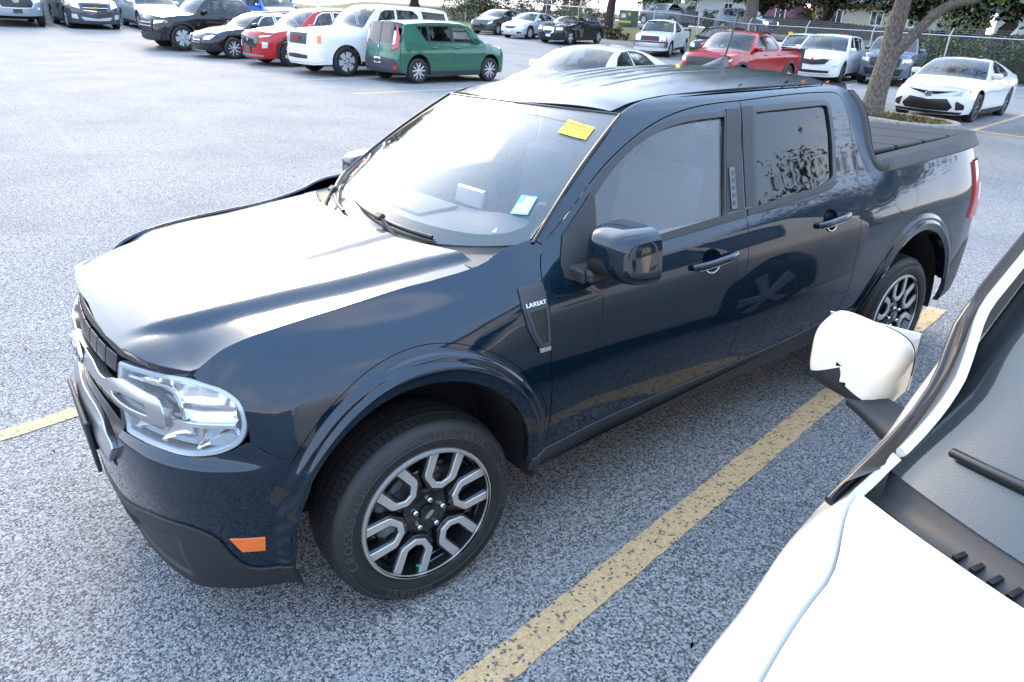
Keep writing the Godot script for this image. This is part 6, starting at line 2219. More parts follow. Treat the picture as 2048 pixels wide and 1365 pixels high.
	build_car(car("suv", {"name": "suv", "label": "white suv with a black winged grille right of the red pickup", "cat": "suv", "group": fence_row, "paint": "paint_white", "at": Vector3(27.2, 0, -14.3), "a": -18.5, "L": 5.18, "W": 1.0, "xf": 1.0, "xr": 4.05, "r": 0.38, "bright_trim": true, "dark_from": 2.5, "rim": "ten", "rim_mat": "alloy_dark", "step": 0.065,
		"front": [["grille", "satin_black", 0.014, [0.0, 0.62, 0.46, 0.66, 0.60, 0.82, 0.0, 0.86], 0], ["grille_bar", "chrome", 0.03, [0.0, 0.80, 0.30, 0.83, 0.62, 0.86, 0.62, 0.88, 0.30, 0.86, 0.0, 0.84], 0], ["headlight", "lamp_clear", 0.012, [0.66, 0.84, 0.95, 0.88, 1.08, 0.95, 0.70, 0.90], 1], ["fog_lamp", "lamp_clear", 0.012, [0.74, 0.58, 0.92, 0.60, 0.92, 0.68, 0.76, 0.66], 1], ["lower_intake", "satin_black", 0.012, [0.0, 0.34, 0.66, 0.36, 0.66, 0.44, 0.0, 0.44], 0], ["lower_trim", "chrome", 0.014, [0.0, 0.28, 0.7, 0.29, 0.7, 0.31, 0.0, 0.30], 0]], "badge": ["chrome", 0.79, 0.06, 0.06]}))
	build_car(car("pickup", {"name": "pickup_truck", "label": "dark grey pickup partly hidden by the leaning tree trunk", "cat": "pickup truck", "group": fence_row, "paint": "paint_greyblue", "at": Vector3(29.2, 0, -12.6), "a": -20.0, "cladding": true, "rim": "six",
		"front": [["grille", "satin_black", 0.02, [0.0, 0.70, 0.52, 0.72, 0.55, 1.0, 0.0, 1.02], 0], ["grille_bar", "grey_plastic", 0.035, [0.0, 0.84, 0.5, 0.85, 0.5, 0.88, 0.0, 0.88], 0], ["lower_bumper", "satin_black", 0.02, [0.0, 0.38, 0.6, 0.40, 0.7, 0.62, 0.0, 0.64], 0], ["headlight", "lamp_clear", 0.012, [0.60, 0.84, 0.95, 0.88, 1.05, 0.98, 0.62, 0.98], 1], ["turn_signal", "amber", 0.014, [1.02, 0.88, 1.12, 0.90, 1.12, 0.97, 1.06, 0.97], 1]]}))
	# white sedan by the kerb island
	build_car(car("sedan", {"name": "sedan", "label": "white sedan with wide black lower grille beside the kerb island", "cat": "sedan", "group": near_row, "paint": "paint_white", "at": Vector3(19.81, 0, -6.21), "a": -8.5, "step": 0.05, "rim": "twin", "rim_mat": "alloy_dark", "roof_glass": 1, "clear": 0.19,
		"front": [["grille", "satin_black", 0.010, [0.0, 0.26, 0.50, 0.27, 0.58, 0.36, 0.42, 0.54, 0.0, 0.50], 0], ["upper_slot", "gloss_black", 0.012, [0.0, 0.62, 0.16, 0.63, 0.52, 0.71, 0.62, 0.72, 0.30, 0.70, 0.0, 0.68], 0], ["headlight", "lamp_clear", 0.014, [0.54, 0.62, 0.78, 0.64, 1.02, 0.74, 0.90, 0.755, 0.70, 0.71], 1], ["turn_signal", "red_lens", 0.016, [0.98, 0.70, 1.06, 0.74, 1.02, 0.76, 0.95, 0.745], 1], ["corner_vent", "satin_black", 0.010, [0.66, 0.30, 0.86, 0.32, 0.84, 0.42, 0.64, 0.50, 0.62, 0.46], 1], ["lower_lip", "black_plastic", 0.02, [0.0, 0.18, 0.80, 0.20, 0.84, 0.25, 0.0, 0.245], 0]], "badge": ["chrome", 0.62, 0.085, 0.06]}))
	build_car(car("sedan", {"name": "sedan", "label": "white car cut off by the right edge of the picture", "cat": "sedan", "group": near_row, "paint": "paint_white", "at": Vector3(30.6, 0, -4.3), "a": -8.5}))
	# on the street beyond the fence
	build_car(car("suv", {"name": "suv", "label": "grey suv with lit headlights on the street beyond the fence", "cat": "suv", "group": "cars on the street", "paint": "paint_greyblue", "at": Vector3(48.0, 0, -32.2), "a": -90.0, "front": [["headlight", "lamp_lit", 0.014, [0.60, 0.74, 0.92, 0.80, 0.98, 0.92, 0.62, 0.90], 1], ["grille", "satin_black", 0.01, [0.0, 0.5, 0.5, 0.5, 0.5, 0.8, 0.0, 0.8], 0]]}))
	build_car(car("pickup", {"name": "pickup_truck", "label": "dark blue pickup driving away on the street beyond the fence", "cat": "pickup truck", "group": "cars on the street", "paint": "paint_greyblue", "at": Vector3(50.5, 0, -45.6), "a": 90.0, "rear": [["tail_light", "red_lens", 0.02, [0.74, 0.80, 0.86, 0.80, 0.86, 1.1, 0.74, 1.1], 1]]}))


func build_litter() -> void:
	# dry leaves: a few caught along the pickup's roof seam, a few on the asphalt
	var r := RandomNumberGenerator.new()
	r.seed = 31
	var lm := mat("dry_leaf", lin(0.30, 0.13, 0.05), 0.8)
	for k in 6:
		var x: float = [2.62, 2.78, 3.12, 3.26, 3.44, 3.47][k]
		var b := LeafBag.new()
		b.leaf(Vector3(0, 0.006, 0), r.randf_range(0.010, 0.016), r, Color.WHITE)
		b.leaf(Vector3(0.004, 0.010, 0.004), r.randf_range(0.008, 0.012), r, Color.WHITE)
		single("fallen_leaf", b.mesh(), lm, "tiny dry leaf caught in the seam along the dark pickup's roof", "leaf", NEAR * Transform3D(Basis(), Vector3(x, roof_y(x, 0.55) + 0.002, 0.552)), "leaves on the roof seam")
	for k in 12:
		var q := Vector2(r.randf_range(-1.2, 3.0), r.randf_range(1.0, 1.9)) if k < 6 else Vector2(r.randf_range(-2.6, 0.0), r.randf_range(-3.0, 1.5))
		var p := NEAR * Vector3(q.x, 0, q.y)
		var b := LeafBag.new()
		b.leaf(Vector3(0, 0.008, 0), r.randf_range(0.010, 0.018), r, Color.WHITE)
		single("fallen_leaf", b.mesh(), lm, "tiny dry leaf lying on the asphalt around the dark pickup", "leaf", Transform3D(Basis(), Vector3(p.x, ground_y(p.x, p.z), p.z)), "leaves on the asphalt")


# ---------------------------------------------------------------- ground, street, plants, fence, houses
func place_materials() -> void:
	var cell := FastNoiseLite.TYPE_CELLULAR
	var m := mat("asphalt", Color.WHITE, 0.82)
	# chips of pale stone in dark binder, about a centimetre across
	m.albedo_texture = noise_tex(2048, 0.135, cell, [[0.0, lin(0.03642, 0.03788, 0.04371)], [0.16, lin(0.05099, 0.05245, 0.05828)], [0.26, lin(0.1238, 0.1253, 0.1297)], [0.55, lin(0.2258, 0.2258, 0.2244)], [0.80, lin(0.3351, 0.3314, 0.3205)], [0.94, lin(0.408, 0.4007, 0.3861)], [1.0, lin(0.2914, 0.255, 0.2113)]], 5, 1, FastNoiseLite.RETURN_CELL_VALUE)
	m.uv1_triplanar = true
	m.uv1_world_triplanar = true
	m.uv1_scale = Vector3(0.52, 0.52, 0.52)
	m.heightmap_enabled = true
	var hn := FastNoiseLite.new()
	hn.seed = 5
	hn.noise_type = cell
	hn.frequency = 0.135
	hn.fractal_type = FastNoiseLite.FRACTAL_NONE
	hn.cellular_return_type = FastNoiseLite.RETURN_DISTANCE
	var ht := NoiseTexture2D.new()
	ht.width = 2048
	ht.height = 2048
	ht.seamless = true
	ht.noise = hn
	m.heightmap_texture = ht
	m.heightmap_scale = -0.45
	# broad patches: oil, wear and damp, repeating only every thirty metres
	m.detail_enabled = true
	m.detail_blend_mode = BaseMaterial3D.BLEND_MODE_MUL
	m.detail_uv_layer = BaseMaterial3D.DETAIL_UV_2
	m.detail_albedo = noise_tex(1024, 0.012, FastNoiseLite.TYPE_SIMPLEX, [[0.0, Color(0.86, 0.865, 0.88)], [0.42, Color(0.94, 0.94, 0.945)], [0.6, Color(0.97, 0.968, 0.96)], [1.0, Color(1, 0.99, 0.975)]], 8, 5)
	m.uv2_triplanar = true
	m.uv2_world_triplanar = true
	m.uv2_scale = Vector3(0.034, 0.034, 0.034)
	m.vertex_color_use_as_albedo = true
	var ln := mat("line_paint", Color.WHITE, 0.75)
	ln.albedo_texture = noise_tex(1024, 0.11, cell, [[0.0, lin(0.06, 0.06, 0.06)], [0.03, lin(0.10, 0.09, 0.08)], [0.04, lin(0.48, 0.31, 0.15)], [0.5, lin(0.54, 0.36, 0.18)], [1.0, lin(0.62, 0.43, 0.23)]], 17, 1, FastNoiseLite.RETURN_CELL_VALUE)
	ln.uv1_triplanar = true
	ln.uv1_world_triplanar = true
	ln.uv1_scale = Vector3(1.05, 1.05, 1.05)
	ln.heightmap_enabled = true
	ln.heightmap_texture = ht
	ln.heightmap_scale = -0.25
	ln.detail_enabled = true
	ln.detail_blend_mode = BaseMaterial3D.BLEND_MODE_MIX
	ln.detail_albedo = noise_tex(1024, 0.02, FastNoiseLite.TYPE_SIMPLEX, [[0.0, Color(0.34, 0.34, 0.36, 1.0)], [0.20, Color(0.36, 0.36, 0.37, 0.9)], [0.27, Color(0.3, 0.3, 0.3, 0.0)], [1.0, Color(0.3, 0.3, 0.3, 0.0)]], 31, 6)
	ln.detail_uv_layer = BaseMaterial3D.DETAIL_UV_2
	ln.uv2_triplanar = true
	ln.uv2_world_triplanar = true
	ln.uv2_scale = Vector3(0.9, 0.9, 0.9)
	var c := mat("concrete", Color.WHITE, 0.88)
	c.albedo_texture = noise_tex(512, 0.02, FastNoiseLite.TYPE_SIMPLEX, [[0.0, lin(0.186, 0.1798, 0.1674)], [0.5, lin(0.2604, 0.248, 0.2232)], [1.0, lin(0.3224, 0.31, 0.2852)]], 12, 6)
	c.uv1_triplanar = true
	c.uv1_world_triplanar = true
	c.uv1_scale = Vector3(0.6, 0.6, 0.6)
	var gr := mat("lawn", Color.WHITE, 0.95)
	gr.albedo_texture = noise_tex(1024, 0.03, FastNoiseLite.TYPE_SIMPLEX, [[0.0, lin(0.035, 0.056, 0.014)], [0.45, lin(0.077, 0.098, 0.028)], [0.7, lin(0.14, 0.14, 0.056)], [1.0, lin(0.21, 0.175, 0.091)]], 4, 6)
	gr.uv1_triplanar = true
	gr.uv1_world_triplanar = true
	gr.uv1_scale = Vector3(0.22, 0.22, 0.22)
	var dg := mat("dry_grass", Color.WHITE, 0.95)
	dg.albedo_texture = noise_tex(1024, 0.05, FastNoiseLite.TYPE_SIMPLEX, [[0.0, lin(0.07, 0.07, 0.028)], [0.4, lin(0.168, 0.14, 0.063)], [0.7, lin(0.224, 0.182, 0.098)], [1.0, lin(0.112, 0.14, 0.042)]], 41, 6)
	dg.uv1_triplanar = true
	dg.uv1_world_triplanar = true
	dg.uv1_scale = Vector3(0.5, 0.5, 0.5)
	var rd := mat("street_asphalt", Color.WHITE, 0.85)
	rd.albedo_texture = noise_tex(512, 0.05, FastNoiseLite.TYPE_SIMPLEX, [[0.0, lin(0.084, 0.084, 0.084)], [1.0, lin(0.156, 0.156, 0.156)]], 2, 5)
	rd.uv1_triplanar = true
	rd.uv1_world_triplanar = true
	rd.uv1_scale = Vector3(0.3, 0.3, 0.3)
	var bk := mat("bark", Color.WHITE, 0.92)
	bk.albedo_texture = noise_tex(512, 0.018, FastNoiseLite.TYPE_SIMPLEX, [[0.0, lin(0.042, 0.033, 0.027)], [0.45, lin(0.102, 0.084, 0.069)], [0.65, lin(0.156, 0.135, 0.114)], [1.0, lin(0.216, 0.198, 0.174)]], 15, 6)
	bk.uv1_triplanar = true
	bk.uv1_scale = Vector3(2.2, 0.8, 2.2)
	bk.heightmap_enabled = true
	bk.heightmap_texture = bk.albedo_texture
	bk.heightmap_scale = 3.0
	var bd := mat("bark_dark", lin(0.055, 0.045, 0.04), 0.95)
	bd.albedo_texture = bk.albedo_texture
	bd.albedo_color = Color(0.62, 0.58, 0.55)
	bd.uv1_triplanar = true
	bd.uv1_scale = Vector3(1.6, 0.7, 1.6)
	bd.heightmap_enabled = true
	bd.heightmap_texture = bk.albedo_texture
	bd.heightmap_scale = 4.0
	var lf := mat("leaves", Color.WHITE, 0.6)
	lf.vertex_color_use_as_albedo = true
	lf.backlight_enabled = true
	lf.backlight = Color(0.32, 0.36, 0.12)
	mat("galvanised", lin(0.42, 0.44, 0.45), 0.42, 0.75)
	mat("house_cream", lin(0.434, 0.392, 0.315), 0.85)
	mat("house_white", lin(0.525, 0.5175, 0.495), 0.85)
	mat("house_purple", lin(0.20, 0.085, 0.13), 0.85)
	mat("house_trim", lin(0.75, 0.75, 0.73), 0.7)
	mat("house_glass", lin(0.04, 0.05, 0.055), 0.08)
	var sg := mat("roof_shingle", Color.WHITE, 0.9)
	sg.albedo_texture = noise_tex(256, 0.09, cell, [[0.0, lin(0.072, 0.068, 0.068)], [1.0, lin(0.152, 0.144, 0.136)]], 6, 1, FastNoiseLite.RETURN_CELL_VALUE)
	sg.uv1_triplanar = true
	sg.uv1_scale = Vector3(0.9, 0.9, 0.9)
	var wd := mat("weathered_wood", Color.WHITE, 0.92)
	wd.albedo_texture = noise_tex(256, 0.03, FastNoiseLite.TYPE_SIMPLEX, [[0.0, lin(0.06, 0.0496, 0.044)], [1.0, lin(0.128, 0.108, 0.092)]], 19, 5)
	wd.uv1_triplanar = true
	wd.uv1_scale = Vector3(2.0, 0.4, 2.0)
	mat("box_green", lin(0.03, 0.09, 0.05), 0.6)
	mat("box_yellow", lin(0.72, 0.46, 0.02), 0.6)
	mat("bulb_glow", lin(1.0, 0.8, 0.5), 0.3)
	M.bulb_glow.emission_enabled = true
	M.bulb_glow.emission = Color(1.0, 0.78, 0.45)
	M.bulb_glow.emission_energy_multiplier = 10.0


func near_plane(x: float, z: float) -> float:
	var n := NEAR.basis * Vector3.UP
	return -(n.x * x + n.z * z) / n.y


func ground_y(x: float, z: float) -> float:
	var w := smoothstep(-4.5, -1.6, z) * (1.0 - smoothstep(5.5, 11.0, x)) * smoothstep(-9.0, -5.0, x)
	var y := w * near_plane(x, z)
	y += 0.38 * smoothstep(-25.0, -33.0, z) + 0.012 * clampf(-33.0 - z, 0.0, 60.0)
	y += 0.75 * smoothstep(38.6, 45.0, x)
	return y


func spread(a: Array) -> PackedFloat32Array:
	# [from, to, step, to, step ...]
	var o := PackedFloat32Array()
	var x: float = a[0]
	for k in range(1, a.size(), 2):
		while x < a[k] - 1e-3:
			o.append(x)
			x += a[k + 1]
		x = a[k]
	o.append(x)
	return o


func sheet(xs: PackedFloat32Array, zs: PackedFloat32Array, up: float, tint: Callable) -> ArrayMesh:
	var v := PackedVector3Array()
	var n := PackedVector3Array()
	var c := PackedColorArray()
	var ids := PackedInt32Array()
	for x in xs:
		for z in zs:
			v.append(Vector3(x, ground_y(x, z) + up, z))
			n.append(Vector3(ground_y(x - 0.1, z) - ground_y(x + 0.1, z), 0.2, ground_y(x, z - 0.1) - ground_y(x, z + 0.1)).normalized())
			c.append(tint.call(x, z))
	var m := zs.size()
	for i in xs.size() - 1:
		for j in m - 1:
			var k := i * m + j
			ids.append_array(PackedInt32Array([k, k + m, k + 1, k + 1, k + m, k + m + 1]))
	for k in range(0, ids.size(), 3):
		if (v[ids[k + 1]] - v[ids[k]]).cross(v[ids[k + 2]] - v[ids[k]]).y > 0.0:
			var t := ids[k + 1]
			ids[k + 1] = ids[k + 2]
			ids[k + 2] = t
	var arr := []
	arr.resize(Mesh.ARRAY_MAX)
	arr[Mesh.ARRAY_VERTEX] = v
	arr[Mesh.ARRAY_NORMAL] = n
	arr[Mesh.ARRAY_COLOR] = c
	arr[Mesh.ARRAY_INDEX] = ids
	var am := ArrayMesh.new()
	am.add_surface_from_arrays(Mesh.PRIMITIVE_TRIANGLES, arr)
	return am


func build_ground() -> void:
	var nz := FastNoiseLite.new()
	nz.seed = 77
	nz.frequency = 0.12
	nz.fractal_octaves = 4
	var plain := func(x: float, z: float) -> Color:
		var d := nz.get_noise_2d(x * 2.2, z * 2.2)
		var k := 0.98 + 0.08 * d
		# newer, darker surface to the right of the island
		k *= lerpf(1.0, 0.55, smoothstep(17.8, 18.3, x + 0.5 * nz.get_noise_2d(x * 9.0, z * 9.0)) * smoothstep(-4.6, -4.2, z + 0.3 * nz.get_noise_2d(z * 8.0, x * 8.0)))
		return Color(k, k, k)
	structure("parking_lot_asphalt", sheet(spread([-60.0, -10.0, 5.0, 14.0, 0.4, 24.0, 0.5, 38.0, 2.0, 46.0, 1.0]), spread([-90.0, -40.0, 5.0, -20.0, 1.0, -8.0, 0.5, 8.0, 0.4, 40.0, 4.0]), 0.0, plain), M.asphalt)
	var white := func(_x: float, _z: float) -> Color: return Color.WHITE
	structure("verge", sheet(spread([37.6, 44.6, 0.7]), spread([-90.0, 30.0, 2.0]), 0.03, white), M.lawn)
	structure("street", sheet(spread([44.6, 53.0, 1.2]), spread([-120.0, 60.0, 6.0]), 0.05, white), M.street_asphalt)
	structure("front_yards", sheet(spread([53.2, 140.0, 12.0]), spread([-160.0, 90.0, 10.0]), 0.10, white), M.lawn)
	structure("far_field", sheet(spread([-60.0, 37.6, 6.0]), spread([-200.0, -39.2, 8.0]), 0.06, white), M.lawn)
	for x in [44.5, 53.1]:
		var kb := MB.new()
		kb.box(Vector3(x, ground_y(x, -30) + 0.08 - 0.006, -30.0), Vector3(0.2, 0.16, 180.0))
		structure("street_kerb", kb, M.concrete)
	# painted stall lines: the pair round the dark pickup, then those of the rows
	var white_n := 0
	for e in [[Vector2(0.05, 1.43), Vector2(5.35, 0.58), 0.128], [Vector2(-0.85, -1.25), Vector2(4.7, -2.15), 0.118]]:
		var a := NEAR * Vector3(e[0].x, 0, e[0].y)
		var b := NEAR * Vector3(e[1].x, 0, e[1].y)
		stall_line(Vector2(a.x, a.z), Vector2(b.x, b.z), e[2])
	for k in 6:
		var p := Vector2(8.2 + 0.43 * -k * 0.5, -16.9 - 2.85 * k)
		stall_line(p + Vector2(-0.9, 0.12), p + Vector2(4.6, -0.65), 0.10)
	stall_line(Vector2(7.4, -13.7), Vector2(12.8, -14.5), 0.10)
	stall_line(Vector2(18.3, -4.62), Vector2(24.2, -5.65), 0.11)
	stall_line(Vector2(18.3, -4.55), Vector2(18.75, -1.2), 0.11)
	for k in 5:
		stall_line(Vector2(26.6 + 0.3 * k, -12.6 - 3.1 * k), Vector2(32.2 + 0.3 * k, -14.4 - 3.1 * k), 0.10)
	for x in [3.95, 6.55, 9.3]:
		stall_line(Vector2(x, -38.0), Vector2(x - 0.02, -33.4), 0.11)
	# kerbed planting island with the leaning tree
	island()


func stall_line(a: Vector2, b: Vector2, w: float) -> void:
	# a strip of worn paint with ragged edges, laid on the ground
	var d := (b - a).normalized()
	var s := Vector2(-d.y, d.x)
	var m := MB.new()
	var steps := int(a.distance_to(b) / 0.03)
	var nz := FastNoiseLite.new()
	nz.seed = int(a.x * 100.0) + 5
	nz.frequency = 9.0
	nz.fractal_octaves = 3
	var base := 0
	for k in steps + 1:
		var c := a.lerp(b, float(k) / steps)
		for sd in [-1.0, 1.0]:
			var q: Vector2 = c + s * sd * (w * 0.5 + 0.007 * nz.get_noise_2d(c.x + sd * 3.0, c.y))
			m.vert(Vector3(q.x, ground_y(q.x, q.y) + 0.004, q.y), Vector3.UP)
	for k in steps:
		m.tri(k * 2, k * 2 + 1, k * 2 + 2)
		m.tri(k * 2 + 1, k * 2 + 3, k * 2 + 2)
	structure("stall_line", m, M.line_paint)


func island() -> void:
	var out := PackedVector2Array()
	for k in 13:
		var w := PI * k / 12.0
		out.append(Vector2(17.62 + cos(w) * 0.95, -5.55 + sin(w) * 0.85))
	out.append(Vector2(16.67, -13.5))
	out.append(Vector2(18.57, -13.5))
	var inn := Geometry2D.offset_polygon(out, -0.16)[0]
	# kerb stones, each a metre or so long
	var ring := ring_points(out, 0.9)
	for k in ring.size():
		var a := ring[k]
		var b := ring[(k + 1) % ring.size()]
		var c := (a + b) * 0.5
		var d := (b - a).normalized()
		var nrm := Vector2(-d.y, d.x)
		if Geometry2D.is_point_in_polygon(c - nrm * 0.05, out):
			nrm = -nrm
		var q := c + nrm * 0.08
		var m := MB.new()
		m.box(Vector3(q.x, 0.065, q.y), Vector3(a.distance_to(b) - 0.008, 0.15, 0.16), Basis(Vector3.UP, -atan2(d.y, d.x)), 0.025)
		var o := part("kerb_stone" if k == 0 else "kerb_stone_%03d" % k, m, M.concrete, self)
		o.set_meta("kind", "structure")
	var soil := MB.new()
	soil.plate(inn, -0.02, 0.10, Transform3D(Basis(Vector3(1, 0, 0), Vector3(0, 0, 1), Vector3(0, 1, 0)), Vector3.ZERO))
	for k in soil.n.size():
		soil.n[k] = Vector3.UP
	structure("island_soil", soil, M.dry_grass)
	# short grass and dry leaves on it
	var g := LeafBag.new()
	var r := RandomNumberGenerator.new()
	r.seed = 90
	for k in 5200:
		var p := Vector2(r.randf_range(16.8, 18.45), r.randf_range(-13.2, -4.85))
		if not Geometry2D.is_point_in_polygon(p, inn):
			continue
		var pale := r.randf()
		var col := Color(0.17, 0.20, 0.06).lerp(Color(0.36, 0.30, 0.15), pale)
		g.blade(Vector3(p.x, 0.09, p.y), r.randf_range(0.04, 0.13), r.randf_range(0.006, 0.012), r, col)
	var o := MeshInstance3D.new()
	o.name = "island_grass"
	o.mesh = g.mesh()
	o.material_override = M.leaves
	add_child(o)
	tag(o, "patchy dry grass inside the kerbed island under the leaning tree", "grass", "", "stuff")


class LeafBag:
	var v := PackedVector3Array()
	var n := PackedVector3Array()
	var c := PackedColorArray()
	var i := PackedInt32Array()

	func leaf(p: Vector3, size: float, r: RandomNumberGenerator, col: Color) -> void:
		# a small folded leaf: two triangles
		var d := Vector3(r.randfn(), r.randfn(), r.randfn()).normalized()
		var e := d.cross(Vector3(r.randfn(), r.randfn(), r.randfn())).normalized()
		var nn := d.cross(e).normalized()
		if nn.y < 0.0:
			nn = -nn
		var b := v.size()
		v.append_array(PackedVector3Array([p - d * size, p + e * size * 0.45 + nn * size * 0.12, p + d * size, p - e * size * 0.45 + nn * size * 0.12]))
		n.append_array(PackedVector3Array([nn, nn, nn, nn]))
		c.append_array(PackedColorArray([col, col, col, col]))
		i.append_array(PackedInt32Array([b, b + 1, b + 2, b, b + 2, b + 3]))

	func blade(p: Vector3, h: float, w: float, r: RandomNumberGenerator, col: Color) -> void:
		var a := r.randf() * TAU
		var s := Vector3(cos(a), 0, sin(a)) * w
		var lean := Vector3(r.randfn() * 0.35, 1.0, r.randfn() * 0.35) * h
		var b := v.size()
		var nn := Vector3(-sin(a), 0.5, cos(a)).normalized()
		v.append_array(PackedVector3Array([p - s, p + s, p + lean]))
		n.append_array(PackedVector3Array([nn, nn, nn]))
		c.append_array(PackedColorArray([col, col, col]))
		i.append_array(PackedInt32Array([b, b + 1, b + 2]))

	func mesh() -> ArrayMesh:
		var arr := []
		arr.resize(Mesh.ARRAY_MAX)
		arr[Mesh.ARRAY_VERTEX] = v
		arr[Mesh.ARRAY_NORMAL] = n
		arr[Mesh.ARRAY_COLOR] = c
		arr[Mesh.ARRAY_INDEX] = i
		var m := ArrayMesh.new()
		m.add_surface_from_arrays(Mesh.PRIMITIVE_TRIANGLES, arr)
		return m


func foliage(c: Vector3, rad: Vector3, clumps: int, per: int, size: float, cols: Array, seed_: int) -> ArrayMesh:
	var r := RandomNumberGenerator.new()
	r.seed = seed_
	var g := LeafBag.new()
	for k in clumps:
		var d := Vector3(r.randfn(), r.randfn(), r.randfn()).normalized() * pow(r.randf(), 0.42)
		var q := c + d * rad
		var cr := r.randf_range(0.16, 0.34) * minf(rad.x, minf(rad.y * 1.4, rad.z))
		var tone: Color = cols[r.randi() % cols.size()]
		for j in per:
			var e := Vector3(r.randfn(), r.randfn() * 0.75, r.randfn()) * cr * 0.55
			var col := tone * r.randf_range(0.75, 1.25)
			g.leaf(q + e, size * r.randf_range(0.6, 1.3), r, Color(col.r, col.g, col.b))
	return g.mesh()


const OAK := [Color(0.045, 0.075, 0.022), Color(0.06, 0.095, 0.03), Color(0.035, 0.06, 0.02), Color(0.085, 0.12, 0.035)]
const LIME := [Color(0.12, 0.19, 0.035), Color(0.16, 0.22, 0.05), Color(0.09, 0.15, 0.03)]
const SCRUB := [Color(0.05, 0.09, 0.03), Color(0.075, 0.11, 0.04), Color(0.13, 0.14, 0.06), Color(0.16, 0.08, 0.04)]


func tree(called: String, label: String, base: Vector2, h: float, r0: float, lean: Vector3, crown_c: Vector3, crown_r: Vector3, clumps: int, per: int, leaf: float, cols: Array, bark_: String, seed_: int, limbs := 5, group := "trees beyond the fence") -> void:
	var y := ground_y(base.x, base.y)
	var T := thing(called, label, "tree", Transform3D(Basis(), Vector3(base.x, y, base.y)), group)
	var r := RandomNumberGenerator.new()
	r.seed = seed_
	var m := MB.new()
	var path := []
	var rad := []
	for k in 11:
		var u := k / 10.0
		path.append(Vector3(0, -0.08, 0) + Vector3.UP * h * u + lean * pow(u, 1.3) + Vector3(r.randfn(), 0, r.randfn()) * r0 * 0.22 * sin(PI * u))
		rad.append(r0 * (1.0 - 0.45 * u + 0.55 * exp(-u * 11.0)))
	m.tube(path, rad, 14)
	part("trunk", m, M[bark_], T)
	for k in limbs:
		var u := 0.55 + 0.45 * k / maxf(1.0, limbs - 1.0)
		var at: Vector3 = path[int(u * 10.0)]
		var w := TAU * (k * 0.382 + r.randf() * 0.1)
		var tip := crown_c + Vector3(cos(w) * crown_r.x, r.randf_range(-0.2, 0.5) * crown_r.y, sin(w) * crown_r.z) * 0.75
		var lm := MB.new()
		var lp := []
		var lr := []
		for j in 7:
			var s := j / 6.0
			lp.append(at.lerp(tip, s) + Vector3.UP * 0.5 * sin(PI * s) * 0.4 + Vector3(r.randfn(), r.randfn(), r.randfn()) * 0.12 * sin(PI * s))
			lr.append(r0 * 0.42 * (1.0 - 0.8 * s) + 0.01)
		lm.tube(lp, lr, 8)
		part("limb", lm, M[bark_], T)
	part("crown", foliage(crown_c, crown_r, clumps, per, leaf, cols, seed_ + 1), M.leaves, T)


func bush(called: String, label: String, at: Vector2, rad: Vector3, clumps: int, per: int, leaf: float, cols: Array, seed_: int) -> void:
	var y := ground_y(at.x, at.y)
	var T := thing(called, label, "bush", Transform3D(Basis(), Vector3(at.x, y, at.y)), "bushes along the fence and street")
	part("foliage", foliage(Vector3(0, rad.y * 0.85, 0), rad, clumps, per, leaf, cols, seed_), M.leaves, T)
	var m := MB.new()
	for k in 4:
		var w := TAU * k / 4.0
		m.tube([Vector3(cos(w) * 0.1, -0.05, sin(w) * 0.1), Vector3(cos(w) * rad.x * 0.4, rad.y * 0.9, sin(w) * rad.z * 0.4)], [0.04, 0.015], 6)
	part("stems", m, M.bark_dark, T)


